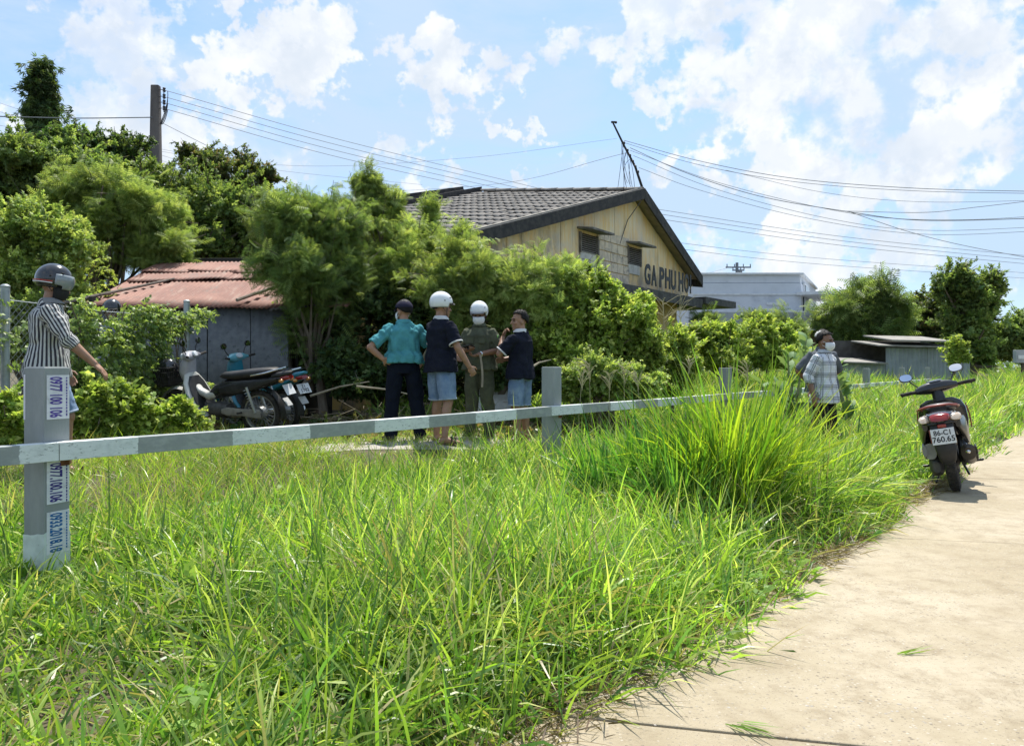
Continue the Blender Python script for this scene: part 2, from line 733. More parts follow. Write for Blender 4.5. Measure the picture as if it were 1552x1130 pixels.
# ================================================================ the concrete road, slab by slab
def build_road():
    m, nt, b = new_mat('worn_concrete')
    tc = nt.new('ShaderNodeTexCoord').outputs['Object']
    big = nt.noise(tc, .8, 6, .65)
    mid = nt.noise(tc, 6, 7, .7)
    c = nt.mix(nt.remap(big, .38, .64), (.335, .28, .19), (.415, .355, .26))
    c = nt.mix(nt.remap(mid, .42, .70, 0, .7), c, (.25, .20, .13))
    sand = nt.noise(nt.mapping(tc, (1.6, 1.6, 1), loc=(4, 2, 0)), 1.3, 5, .6)
    c = nt.mix(nt.remap(sand, .56, .7, 0, .55), c, (.42, .35, .245))
    # exposed stone chips
    vor = nt.new('ShaderNodeTexVoronoi', i_Vector=tc)
    vor.inputs['Scale'].default_value = 62
    vor2 = nt.new('ShaderNodeTexVoronoi', i_Vector=tc)
    vor2.inputs['Scale'].default_value = 105
    worn = nt.remap(nt.noise(tc, 1.9, 5, .6), .34, .56)
    chips = nt.math('MULTIPLY', nt.remap(vor.outputs['Distance'], .22, .42, 1, 0), worn)
    sep = nt.new('ShaderNodeSeparateColor', i_0=vor.outputs['Color']).outputs[0]
    chips = nt.math('MULTIPLY', chips, nt.remap(sep, .45, .6))
    c = nt.mix(nt.math('MULTIPLY', chips, .75), c, nt.mix(nt.remap(sep, .5, .95), (.12, .10, .075), (.47, .42, .34)))
    grit = nt.remap(vor2.outputs['Distance'], .1, .3, 1, 0)
    g2 = nt.new('ShaderNodeSeparateColor', i_0=vor2.outputs['Color']).outputs[1]
    grit = nt.math('MULTIPLY', grit, nt.remap(g2, .6, .7))
    c = nt.mix(nt.math('MULTIPLY', grit, .75), c, (.13, .105, .075))
    # fine winding cracks and stains
    mus = nt.noise(nt.mapping(tc, (1, 1, 1), loc=(9, 1, 0)), 2.2, 9, .7, .8)
    crack = nt.remap(nt.math('ABSOLUTE', nt.math('SUBTRACT', mus, .5)), 0, .006, 1, 0)
    crack = nt.math('MULTIPLY', crack, nt.remap(big, .46, .54))
    c = nt.mix(nt.math('MULTIPLY', crack, .22), c, (.16, .12, .075))
    stain = nt.remap(nt.noise(nt.mapping(tc, (.5, .5, 1), (0, 0, R(38)), (3, 7, 0)), 1.6, 7, .68, .4), .55, .72, 0, .4)
    c = nt.mix(stain, c, (.24, .195, .135))
    nt.l.new(c, b.inputs['Base Color'])
    b.inputs['Roughness'].default_value = .88
    b.inputs['Specular IOR Level'].default_value = .25
    h = nt.math('ADD', nt.math('MULTIPLY', chips, .35), nt.math('MULTIPLY', nt.noise(tc, 70, 6, .75), .8))
    h = nt.math('SUBTRACT', h, nt.math('MULTIPLY', crack, .12))
    bp = nt.new('ShaderNodeBump', i_Height=h)
    bp.inputs['Strength'].default_value = .55
    bp.inputs['Distance'].default_value = .012
    nt.l.new(bp.outputs[0], b.inputs['Normal'])

    road = bpy.data.objects.new('road', None)
    COL.objects.link(road)
    tag(road, kind='structure')
    j = np.array((.972, -.235))                     # direction of the joints
    rd = np.array((.61, .7924))
    rng = random.Random(5)

    def on_edge(Y, off):                              # point on a line parallel to the road edge
        return np.array((edge_x(Y), Y)) + np.array((1, 0)) * off

    ys = [-6.2, -3.1, -.25, 2.62, 5.42, 8.3, 11.2, 14.1, 17.1, 20.0, 23.0, 26.1, 29.3, 33, 37, 41, 46, 52, 60, 70]
    W = 4.6
    for a, b_ in zip(ys[:-1], ys[1:]):
        gap = .005
        n = 10
        left, right = [], []
        for t in np.linspace(0, 1, n):
            Y = a + gap + (b_ - a - 2 * gap) * t
            wob = .05 * math.sin(Y * 2.1) + .035 * math.sin(Y * 5.3 + 1)
            left.append(on_edge(Y, -.12 + wob))
            # the joint runs along j to the far side
            p = on_edge(Y, 0)
            right.append(p + j * W)
        poly = [(p[0], p[1]) for p in left] + [(p[0], p[1]) for p in right[::-1]]
        dz = rng.uniform(-.004, .004)
        mb = MB()
        mb.prism([(x, y, .0 + dz) for x, y in poly][::-1], (0, 0, -.12))
        mb.build('slab', m, road, bevel=.006)
    # dirt in the joints shows through from the ground; loose stones where the surface has broken up
    st = MB()
    rs = np.random.default_rng(11)
    for k in range(330):
        if k < 60:
            p = at(1300 + rs.normal() * 110, 1082 + rs.normal() * 16, 1)
        elif k < 230:
            p = at(rs.uniform(900, 1552), rs.uniform(900, 1130), 1)
        else:
            p = at(rs.uniform(1050, 1552), rs.uniform(760, 1000), 1)
        Y = CH / (CH - p.z) if p.z < CH else 4
        x, y = p.x * Y, Y
        if x < edge_x(y) + .1 or y > 9:
            continue
        r = rs.uniform(.002, .006) if k >= 60 else rs.uniform(.003, .010)
        u = rs.uniform(.7, 1.3, 3)
        ang = rs.uniform(0, 6.28)
        Rm = np.array(Matrix.Rotation(ang, 3, 'Z'))
        st.ell((x, y, r * .05), (r * u[0], r * u[1], r * .55 * u[2]), Rm, 6, 4)
    o = st.build('gravel', pmat('road_stone', (.26, .23, .19), (.42, .38, .32), 30, .8), None)
    tag(o, 'loose pale stones scattered over the concrete road', 'gravel', kind='stuff')


build_road()


# ================================================================ the guard rail
STEEL = pmat('grey_painted_steel', (.235, .255, .255), (.30, .32, .315), 5, .55, bump=.12, bscale=60, c3=(.13, .15, .14), s3=9, lo3=.62, hi3=.8, stretch=(1, 1, .35))
WHITE_BASE = pmat('chalky_white_paint', (.62, .68, .66), (.50, .56, .54), 12, .6, c3=(.28, .31, .30), s3=16, lo3=.62, hi3=.72, bump=.1)
RUST = pmat('rust', (.13, .05, .025), (.24, .09, .04), 20, .85, bump=.3)
PAPER = pmat('sticker_paper', (.70, .70, .74), (.60, .60, .65), 18, .6, c3=(.40, .40, .40), s3=22, lo3=.56, hi3=.74)
INK_V = pmat('violet_ink', (.07, .04, .25), (.10, .06, .33), 20, .6)
INK_D = pmat('dark_violet_ink', (.03, .02, .17), (.05, .03, .22), 20, .6)
INK_B = pmat('blue_ink', (.015, .10, .30), (.02, .13, .36), 20, .6)


def rail_mat():
    m, nt, b = new_mat('banded_rail_paint')
    tc = nt.new('ShaderNodeTexCoord').outputs['Object']
    x = nt.new('ShaderNodeSeparateXYZ', i_0=tc).outputs[0]
    jit = nt.math('MULTIPLY', nt.math('SUBTRACT', nt.noise(tc, 40, 5, .7), .5), .03)
    per = 1.192
    fr = nt.math('FRACT', nt.math('ADD', nt.math('DIVIDE', nt.math('ADD', x, jit), per), 20.0))
    w = nt.math('LESS_THAN', fr, .5)
    n = nt.noise(nt.mapping(tc, (.5, 1, 1)), 26, 6, .7)
    wc = nt.mix(nt.remap(n, .45, .7), (.68, .71, .70), (.54, .575, .565))
    scr = nt.noise(nt.mapping(tc, (3, 12, 12)), 9, 6, .75)
    wc = nt.mix(nt.remap(scr, .585, .625), wc, (.16, .18, .17))
    rs_ = nt.noise(nt.mapping(tc, (1.2, 6, 6)), 5, 7, .75)
    gc = nt.mix(nt.remap(n, .4, .68), (.255, .275, .27), (.34, .36, .35))
    c = nt.mix(w, gc, wc)
    c = nt.mix(nt.remap(rs_, .68, .73), c, (.13, .06, .03))
    nt.l.new(c, b.inputs['Base Color'])
    b.inputs['Roughness'].default_value = .5
    bp = nt.new('ShaderNodeBump', i_Height=n)
    bp.inputs['Strength'].default_value = .1
    bp.inputs['Distance'].default_value = .01
    nt.l.new(bp.outputs[0], b.inputs['Normal'])
    return m


def build_guard_rail():
    # local x runs along the rail, local -y faces the road
    origin = np.array((-5.33 + .719 * 3.93, 3.93))
    ang = math.atan2(FD[1], FD[0])
    root = thing('guard_rail', 'grey steel guard rail with white painted bands and square posts in the grass', 'guard rail', (origin[0], origin[1], 0), ang)
    ys = [4.08 - 3.885, 4.08, 7.965, 11.85, 15.74, 19.62, 23.5, 27.4]
    per = 1.232
    w = .145
    for i, Y in enumerate(ys):
        x = (Y - 3.93) * per
        mb = MB()
        top = 1.15 + (0, .0, .004, -.006, .01, -.02, .0, .01)[i]
        mb.box((0, 0, (top - .3) / 2), (w, w, top + .3))
        mb.box((0, 0, top + .002), (w - .012, w - .012, .006))
        p = mb.build('post', STEEL, root, bevel=.008)
        p.location = (x, 0, 0)
        p.rotation_euler = (0, 0, R(14) if i == 1 else R((3, 0, 0, -2, 4, -3, 2, 0)[i]))
        # whitewashed foot
        mb = MB()
        hgt_w = .31
        n = 9
        ring_b, ring_t = [], []
        h = w / 2 + .0025
        per_pts = []
        for sx, sy, ex, ey in ((-1, -1, 1, -1), (1, -1, 1, 1), (1, 1, -1, 1), (-1, 1, -1, -1)):
            for t in np.linspace(0, 1, n, endpoint=False):
                per_pts.append((h * (sx + (ex - sx) * t), h * (sy + (ey - sy) * t)))
        rr = random.Random(i)
        ring_b = [(a, b, -.1) for a, b in per_pts]
        ring_t = [(a, b, hgt_w + .008 * math.sin(k * .35 + i) + rr.uniform(-.005, .005)) for k, (a, b) in enumerate(per_pts)]
        mb.loft([ring_b, ring_t], False)
        mb.build('painted_foot', WHITE_BASE, p)
        # rusty bracket where the rail is welded on
        mb = MB()
        mb.box((w / 2 - .03, -w / 2 - .002, .675), (.055, .006, .06))
        mb.build('bracket', RUST, p, bevel=.002)
        if i == 1:
            fx = .0
            for zc, hh, txt, ink, nm, sub in ((1.0, .225, '0977 100 106', INK_V, 'violet', 1), (.565, .215, '0977.100.106', INK_D, 'violet', 1), (.31, .215, '0933.2018.18', INK_B, 'blue', 1)):
                y = -w / 2 - .0022
                sw = .128
                s = MB()
                s.box((fx + .004, y - .0005, zc), (sw, .002, hh))
                st = s.build('sticker', PAPER, p)
                # read from the top down: letters lie on their side
                o = text_on('lettering', txt, .068, ink, st, (fx - .012, y - .0025, zc), (0, 0, -1), (1, 0, 0), .0006, 1.0, .003, hh * .92)
                # a row of fine print along the right-hand edge
                s = MB()
                rr = random.Random(i * 7 + int(zc * 100))
                z = zc + hh / 2 - .012
                while z > zc - hh / 2 + .014:
                    L = rr.uniform(.006, .014)
                    s.box((fx + .052, y - .0022, z - L / 2), (.007, .001, L))
                    z -= L + .005
                s.build('fine_print', ink, st)
            s = MB()
            s.box((-w / 2 - .0012, .066, 1.0), (.002, .012, .23))
            s.build('sticker', PAPER, p)
    m = rail_mat()
    # an angle-section rail on the road side of the posts, one length between each pair of posts
    for i, (a, b) in enumerate(zip(ys[:-1], ys[1:])):
        x0, x1 = (a - 3.93) * per + .002, (b - 3.93) * per - .002
        zt = .772
        yf = -w / 2 - .062
        mb = MB()
        dz = .0
        n = 6
        rings = []
        for t in np.linspace(0, 1, n):
            x = x0 + (x1 - x0) * t
            sag = -.006 * math.sin(math.pi * t)
            prof = [(yf, zt - .092), (yf, zt), (yf + .07, zt + .001), (yf + .07, zt - .007), (yf + .007, zt - .008), (yf + .007, zt - .092)]
            rings.append([(x, y, z + sag) for y, z in prof])
        mb.loft(rings)
        # keep object origin at the guard rail's own so the bands run through
        mb.build('rail', m, root, bevel=.002)


build_guard_rail()

# ================================================================ the station
CREAM = None


def wall_mats():
    m, nt, b = new_mat('stained_cream_render')
    tc = nt.new('ShaderNodeTexCoord').outputs['Object']
    geo = nt.new('ShaderNodeNewGeometry').outputs['Position']
    streak = nt.noise(nt.mapping(geo, (5, 5, .5)), 1.7, 7, .7)
    blot = nt.noise(geo, 1.1, 7, .65, .3)
    fine = nt.noise(geo, 13, 6, .7)
    c = nt.mix(nt.remap(streak, .40, .64), (.80, .57, .26), (.80, .68, .46))
    c = nt.mix(nt.remap(blot, .48, .68, 0, .65), c, (.66, .62, .54))
    z = nt.new('ShaderNodeSeparateXYZ', i_0=geo).outputs[2]
    low = nt.remap(z, 3.2, 4.8, 1, 0)                     # damp staining creeps up from the canopy
    damp = nt.math('MULTIPLY', nt.remap(nt.noise(nt.mapping(geo, (2, 2, .8)), 1.4, 8, .72, .5), .44, .62), nt.math('ADD', nt.math('MULTIPLY', low, .6), .05))
    c = nt.mix(damp, c, (.19, .18, .175))
    c = nt.mix(nt.remap(fine, .62, .78, 0, .5), c, (.24, .2, .15))
    nt.l.new(c, b.inputs['Base Color'])
    b.inputs['Roughness'].default_value = .9
    bp = nt.new('ShaderNodeBump', i_Height=fine)
    bp.inputs['Strength'].default_value = .25
    bp.inputs['Distance'].default_value = .02
    nt.l.new(bp.outputs[0], b.inputs['Normal'])
    return m


def build_station():
    A = math.atan2(.83, .56)
    G = .25
    root = thing('station_building', 'old cream station building with black lettering on its gable and grey tiled roof', 'building', (3.32, 20.0, G), A)
    cream = wall_mats()
    dark = pmat('black_mouldy_wood', (.025, .024, .024), (.055, .05, .045), 9, .8, bump=.2, c3=(.12, .11, .10), s3=14, lo3=.6, hi3=.75)
    soffit = pmat('soffit_board', (.30, .25, .18), (.22, .19, .15), 5, .85)
    tile_m = pmat('grey_cement_tile', (.235, .215, .19), (.175, .16, .145), 3, .9, bump=.3, bscale=60, c3=(.10, .095, .088), s3=2.2, lo3=.52, hi3=.7)
    block = pmat('mouldy_block', (.64, .55, .42), (.48, .42, .34), 6, .9, bump=.25, c3=(.24, .225, .21), s3=5, lo3=.52, hi3=.7)
    yellow = pmat('faded_yellow_plaster', (.46, .32, .10), (.36, .26, .12), 3, .9, c3=(.16, .13, .09), s3=2.5, lo3=.52, hi3=.7)
    black = pmat('black_letter_paint', (.012, .012, .012), (.03, .03, .028), 14, .55)
    void = pmat('dark_interior', (.02, .018, .015), None, rough=.9)  # near-black colour stands in for the shade behind openings

    S_L = (5.63 - 3.40) / 7.6
    S_R = (5.63 - 3.82) / 4.03

    def rz(k, s=0.0):
        """roof height above the station's ground at k along the gable, s back from it"""
        return 5.63 + .57 * max(0, s) / 4.8 * 1.0 - (S_L * -k if k < 0 else S_R * k) - G

    # --- roof: deck, tiles, fascias
    roof = bpy.data.objects.new('roof', None)
    COL.objects.link(roof)
    roof.parent = root
    L = 5.0
    mb = MB()
    mb.prism([(-7.55, 0, rz(-7.55) - .07), (0, 0, rz(0) - .07), (0, L, rz(0, L) - .07), (-7.55, L, rz(-7.55, L) - .07)], (0, 0, -.03))
    mb.prism([(0, 0, rz(0) - .07), (4.0, 0, rz(4.0) - .07), (4.0, L, rz(4.0, L) - .07), (0, L, rz(0, L) - .07)], (0, 0, -.03))
    mb.build('roof_deck', soffit, roof)
    # one corrugated tile, shared
    tw, tl = .40, .56

    def tile_mesh():
        mb = MB()
        nx = 12
        top, bot = [], []
        rows = []
        for t in (0, .5, 1):
            row = []
            for i in range(nx + 1):
                u = i / nx
                w = .022 * math.cos(u * 2 * math.pi * 2)
                row.append((u * (tw + .02), t * (tl + .06), w))
            rows.append(row)
        vs = [p for r in rows for p in r] + [(x, y, z - .014) for r in rows for (x, y, z) in r]
        n1 = nx + 1
        off = 3 * n1
        fs = []
        for a in range(2):
            for i in range(nx):
                q = (a * n1 + i, a * n1 + i + 1, (a + 1) * n1 + i + 1, (a + 1) * n1 + i)
                fs.append(q)
        for i in range(nx):
            fs.append((i, off + i, off + i + 1, i + 1))
        mb.add(vs, fs)
        return mb.mesh('roof_tile', tile_m, True, fix=False)

    tm = tile_mesh()
    rr = random.Random(3)
    for side in (-1, 1):
        slope = S_L if side < 0 else S_R
        run = 7.6 if side < 0 else 4.05
        cnt = int(run / (tl * math.cos(math.atan(slope))))
        cols = int(L / tw)
        pitch = math.atan(slope)
        for r_ in range(cnt + 1):
            for c_ in range(cols):
                k0 = (run - r_ * tl * math.cos(pitch))
                if k0 < .3:
                    continue
                # local axes: tile x runs along the ridge, tile y up the slope
                if side < 0:
                    ex = Vector((0, -1, -.57 / 4.8)).normalized()
                    y0 = L - c_ * tw - rr.uniform(0, .01)
                    k = -k0
                    ey = Vector((math.cos(pitch), 0, math.sin(pitch)))
                else:
                    ex = Vector((0, 1, .57 / 4.8)).normalized()
                    y0 = c_ * tw
                    k = k0
                    ey = Vector((-math.cos(pitch), 0, math.sin(pitch)))
                ez = ex.cross(ey).normalized()
                tilt = Matrix.Rotation(R(-3.2 + rr.uniform(-.6, .6)), 4, 'X')
                M = Matrix((ex, ey, ez)).transposed().to_4x4()
                M.translation = Vector((k, y0, rz(k, y0) + rr.uniform(.0, .008)))
                o = bpy.data.objects.new('roof_tile', tm)
                COL.objects.link(o)
                o.parent = roof
                o.matrix_local = M @ tilt
    # ridge caps
    n = 10
    for i in range(n):
        mb = MB()
        a, b_ = L * i / n + .004, L * (i + 1) / n + .05
        rings = []
        for y, rr_ in ((a, .105), (b_, .09)):
            ring = []
            for t in np.linspace(-.2, math.pi + .2, 9):
                ring.append((math.cos(t) * rr_ * 1.2, y, rz(0, y) + .0 + math.sin(t) * rr_ * .8))
            rings.append(ring)
        vs = rings[0] + rings[1]
        mb.add(vs, [(j, j + 1, 9 + j + 1, 9 + j) for j in range(8)])
        o = mb.build('ridge_cap', tile_m, roof, True)
        sol = o.modifiers.new('s', 'SOLIDIFY')
        sol.thickness = .015
    # rake fascias
    def fascia(k0, k1, y, dz0, dz1, th, nm='fascia', mt=dark):
        mb = MB()
        mb.prism([(k0, y, rz(k0, y) + dz1), (k1, y, rz(k1, y) + dz1), (k1, y, rz(k1, y) + dz0), (k0, y, rz(k0, y) + dz0)], (0, th, 0))
        return mb.build(nm, mt, roof, bevel=.006)
    fascia(-7.65, -.004, -.05, -.22, .045, .05)
    fascia(.004, 4.05, -.05, -.26, .045, .05)
    fascia(-7.65, 0, L + .05, -.18, .14, .08)
    for side, k in ((-1, -7.6), (1, 4.05)):
        mb = MB()
        mb.prism([(k, -.05, rz(k) + .02), (k, L, rz(k, L) + .02), (k, L, rz(k, L) - .22), (k, -.05, rz(k) - .30)], (.04 * -side, 0, 0))
        mb.build('eave_board', dark, roof)
    # verge strip of pale mortar just behind the fascia
    mb = MB()
    mb.prism([(-7.6, 0, rz(-7.6) + .075), (-.05, 0, rz(-.05) + .075), (-.05, .11, rz(-.05) + .075), (-7.6, .11, rz(-7.6) + .075)], (0, 0, -.03))
    mb.build('verge', pmat('verge_mortar', (.34, .31, .26), (.22, .2, .17), 6, .9), roof)
    # --- gable wall: vertical panels with open joints
    wy = .32
    mb = MB()
    pts = [(-7.2, wy + .07, 2.95), (-7.2, wy + .07, rz(-7.2) - .16), (0, wy + .07, rz(0) - .16), (3.85, wy + .07, rz(3.85) - .16), (3.85, wy + .07, 2.95)]
    mb.prism(pts[::-1], (0, .12, 0))
    wall = mb.build('wall', cream, root)
    k = -7.2
    pw = .52
    i = 0
    VENTS = [(-2.73, -1.96), (-.28, .43)]
    while k < 3.8:
        k1 = min(k + pw - .014, 3.84)
        zb = 2.96
        if k < 0 < k1:
            poly = [(k, wy, zb), (k, wy, rz(k) - .13), (0, wy, rz(0) - .13), (k1, wy, rz(k1) - .13), (k1, wy, zb)]
        else:
            poly = [(k, wy, zb), (k, wy, rz(k) - .13), (k1, wy, rz(k1) - .13), (k1, wy, zb)]
        mb = MB()
        dy = rr.uniform(-.004, .004)
        mb.prism([(a, b + dy, c) for a, b, c in poly][::-1], (0, .07, 0))
        mb.build('wall_panel', cream, wall, bevel=.005)
        k += pw
        i += 1
    # block-work patch between the vents
    for r_ in range(5):
        for c_ in range(5):
            w_ = .335
            x = -1.88 + c_ * w_ + (.0 if r_ % 2 else -.03)
            z = 2.98 + r_ * .235
            mb = MB()
            mb.box((x + w_ / 2 - .004, wy - .018 + rr.uniform(-.003, .003), z + .115), (w_ - .018, .03, .215))
            mb.build('block', block, wall, bevel=.006)
    # pale boarding below the first vent, a dark post beside it
    for r_ in range(4):
        mb = MB()
        mb.box((-2.36, wy - .02, 2.78 + r_ * .195 + .1), (.76, .03, .182))
        mb.build('board', pmat('whitewashed_board', (.56, .55, .52), (.42, .41, .38), 6, .85, c3=(.2, .19, .18), s3=4, lo3=.6, hi3=.75), wall, bevel=.004)
    mb = MB()
    mb.box((-1.915, wy - .03, 3.35), (.07, .06, 1.1))
    mb.build('post', dark, wall)
    for r_ in range(1):
        mb = MB()
        mb.box((.07, wy - .02, 3.40), (.66, .03, .24))
        mb.build('board', MATS['whitewashed_board'], wall, bevel=.004)
    # louvred vents under small concrete hoods
    for a, b_ in VENTS:
        v = MB()
        zc = 3.74
        v.box(((a + b_) / 2, wy - .012, zc), (b_ - a + .06, .012, .44))
        vent = v.build('vent', void, root)
        for s in (a - .02, b_ + .02):
            mb = MB()
            mb.box((s, wy - .035, zc), (.04, .06, .46))
            mb.build('frame', pmat('grey_frame', (.2, .18, .16), (.12, .11, .1), 8, .85), vent)
        for q in range(9):
            mb = MB()
            z = zc - .195 + q * .047
            Rm = np.array(Matrix.Rotation(R(38), 3, 'X'))
            mb.box(((a + b_) / 2, wy - .035, z), (b_ - a, .042, .008), Rm)
            mb.build('slat', pmat('weathered_slat', (.26, .235, .21), (.17, .155, .14), 10, .85), vent)
        hd = MB()
        hd.prism([(a - .12, wy, 4.03), (b_ + .16, wy, 4.03), (b_ + .16, wy - .42, 3.975), (a - .12, wy - .42, 3.975)], (0, 0, .05))
        hd.build('hood', pmat('hood_concrete', (.2, .19, .175), (.1, .095, .09), 6, .9, bump=.2), root, bevel=.006)
    # --- canopy slab and its dark edge
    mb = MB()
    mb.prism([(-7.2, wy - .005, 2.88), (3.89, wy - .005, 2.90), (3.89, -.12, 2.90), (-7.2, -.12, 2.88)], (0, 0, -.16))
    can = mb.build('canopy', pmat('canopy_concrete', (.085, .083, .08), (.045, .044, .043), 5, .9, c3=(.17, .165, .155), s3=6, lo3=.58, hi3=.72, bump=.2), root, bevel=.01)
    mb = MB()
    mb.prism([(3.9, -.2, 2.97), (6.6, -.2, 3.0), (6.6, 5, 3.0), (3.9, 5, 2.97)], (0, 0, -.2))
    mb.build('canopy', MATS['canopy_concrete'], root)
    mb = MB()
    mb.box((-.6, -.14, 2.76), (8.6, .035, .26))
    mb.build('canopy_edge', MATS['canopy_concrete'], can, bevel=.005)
    # --- lower walls with a doorway
    segs = [(-7.0, .75), (1.75, 3.1)]
    for a, b_ in segs:
        mb = MB()
        mb.box(((a + b_) / 2, wy + .16, 1.37), (b_ - a, .2, 2.78))
        mb.build('lower_wall', yellow, root)
    mb = MB()
    mb.box((1.25, wy + .16, 2.6), (1.0, .2, .32))
    mb.build('lintel', yellow, root)
    mb = MB()
    mb.box((1.25, wy + .5, 1.2), (1.1, .04, 2.4))
    mb.build('door', void, root)  # dark panel behind the open doorway, interior shade painted as colour
    for x, y0, y1 in ((3.0, wy + .27, 5), (-7.0, wy + .27, 5)):
        mb = MB()
        mb.box((x, (y0 + y1) / 2, 1.37), (.2, y1 - y0, 2.75))
        mb.build('side_wall', yellow, root)
    mb = MB()
    mb.prism([(-7.1, wy + .2, 2.96), (3.8, wy + .2, 2.96), (3.8, 5, 2.96), (-7.1, 5, 2.96)], (0, 0, -.1))
    mb.build('ceiling', soffit, root)
    mb = MB()
    mb.prism([(-7.0, L - .2, .0), (-7.0, L - .2, rz(-7.0, L) - .15), (0, L - .2, rz(0, L) - .15), (3.85, L - .2, rz(3.85, L) - .15), (3.85, L - .2, 0)][::-1], (0, .15, 0))
    mb.build('back_wall', cream, root)
    # --- lettering standing on the canopy
    x0, x1 = -.18, 3.02
    words = 'GA PHU HOI'
    adv = {'G': 1.05, 'A': 1.0, ' ': .34, 'P': .92, 'H': 1.02, 'U': 1.0, 'O': 1.05, 'I': .45}
    tot = sum(adv[c] for c in words)
    x = x0
    for ch in words:
        w_ = adv[ch] / tot * (x1 - x0)
        if ch != ' ':
            me = text_mesh(ch, .56, .018, 1.0, .024, 'LEFT')
            co = np.empty(len(me.vertices) * 3, np.float32)
            me.vertices.foreach_get('co', co)
            co = co.reshape(-1, 3)
            mn, mx = co.min(0), co.max(0)
            fill = .84 if ch != 'I' else .42
            sx = w_ * fill / (mx[0] - mn[0])
            sz = .53 / (mx[1] - mn[1])
            new = np.stack([(co[:, 0] - mn[0]) * sx + x + w_ * (1 - fill) / 2, -.10 - co[:, 2], 2.99 + (co[:, 1] - mn[1]) * sz], 1)
            me.vertices.foreach_set('co', new.astype(np.float32).ravel())
            me.update()
            me.materials.clear()
            me.materials.append(black)
            link('letter', me, root)
        x += w_
    # --- a cable dropping across the gable from the peak
    mb = MB()
    mb.tube([(-.05, -.02, rz(0) - .2), (-.35, wy - .05, 4.6), (-.75, wy - .03, 3.95)], .012, 6)
    mb.build('drop_cable', pmat('cable_grey', (.1, .1, .095), None, rough=.7), root)
    # the dark roof of the wing behind, a little higher
    wing = thing('rear_wing', 'dark roofed rear wing showing just above the tiled roof', 'building', (3.32, 20.0, G), A)
    y0 = L + .75
    mb = MB()
    pz = lambda k: 6.42 - G - (.27 * -k if k < 0 else .45 * k)
    mb.prism([(-7, y0, pz(-7)), (0, y0, pz(0)), (0, y0 + 3, pz(0) + .05), (-7, y0 + 3, pz(-7) + .05)], (0, 0, -.05))
    mb.prism([(0.002, y0, pz(0)), (3, y0, pz(3)), (3, y0 + 3, pz(3)), (0.002, y0 + 3, pz(0) + .05)], (0, 0, -.05))
    rf = mb.build('roof', pmat('dark_iron_roof', (.06, .055, .052), (.035, .033, .03), 5, .8), wing)
    mb = MB()
    mb.prism([(-7, y0 - .03, pz(-7) + .04), (0, y0 - .03, pz(0) + .04), (0, y0 - .03, pz(0) - .26), (-7, y0 - .03, pz(-7) - .26)], (0, .03, 0))
    mb.build('fascia', dark, rf)
    mb = MB()
    mb.prism([(-6.6, y0 + .3, 0), (-6.6, y0 + .3, pz(-6.6) - .1), (0, y0 + .3, pz(0) - .1), (2.8, y0 + .3, pz(2.8) - .1), (2.8, y0 + .3, 0)][::-1], (0, 2.4, 0))
    mb.build('wall', cream, wing)
    # leaning roof mast with loose wires
    p0, p1 = at(976, 283, 20.0), at(928, 184, 20.2)
    mast = thing('roof_mast', 'thin black pole leaning left on the gable peak with loose wires', 'mast', tuple(p0))
    d = np.array(p1 - p0)
    mb = MB()
    pts = [np.array((0, .05, -.12)), d * .3 + np.array((.02, 0, .01)), d * .62, d]
    mb.tube(pts, [.034, .03, .027, .022], 8)
    mb.build('pole', pmat('black_pole', (.018, .017, .016), (.05, .045, .04), 12, .75), mast, True)
    for t in (.22, .3, .38, .47, .55, .66):
        mb = MB()
        c = d * t + np.array((.02, -.03, 0))
        mb.ell(c, (.035, .03, .045), None, 8, 6)
        mb.build('insulator', pmat('black_insulator', (.03, .028, .027), None, rough=.4), mast, True)
    mb = MB()
    mb.box(d + np.array((.03, 0, -.02)), (.12, .04, .04))
    mb.ell(d + np.array((.09, -.01, -.03)), (.035, .035, .035), None, 8, 6)
    mb.build('bracket', MATS['black_pole'], mast)
    rs = np.random.default_rng(4)
    for i in range(9):
        a = d * rs.uniform(.35, .72)
        b_ = np.array((rs.uniform(-.75, -.05), rs.uniform(-.05, .25), rs.uniform(-.05, .12)))
        mid = (a + b_) / 2 + np.array((rs.uniform(-.3, .05), 0, rs.uniform(-.05, .25)))
        pts = []
        for t in np.linspace(0, 1, 12):
            pts.append((1 - t) ** 2 * a + 2 * t * (1 - t) * mid + t * t * b_)
        mb = MB()
        mb.tube(pts, .006, 5)
        mb.build('loose_wire', MATS['black_pole'], mast)


build_station()


# ================================================================ the shed with the rusty roof
def corrugated(w, l, pitch=.076, amp=.011, rows=3, bend=0.0, seed=0):
    """a corrugated sheet in its own x/y, y up the slope"""
    rs = random.Random(seed)
    nx = int(w / pitch * 6)
    vs, fs = [], []
    for a in range(rows + 1):
        t = a / rows
        for i in range(nx + 1):
            x = w * i / nx
            z = amp * math.cos(2 * math.pi * x / pitch) + bend * math.sin(math.pi * t) + .012 * math.sin(x * 5 + seed) * (1 - t)
            vs.append((x, l * t + (.02 * math.sin(x * 3 + seed) if a == 0 else 0), z))
    n1 = nx + 1
    for a in range(rows):
        for i in range(nx):
            fs.append((a * n1 + i, a * n1 + i + 1, (a + 1) * n1 + i + 1, (a + 1) * n1 + i))
    mb = MB()
    mb.add(vs, fs)
    return mb


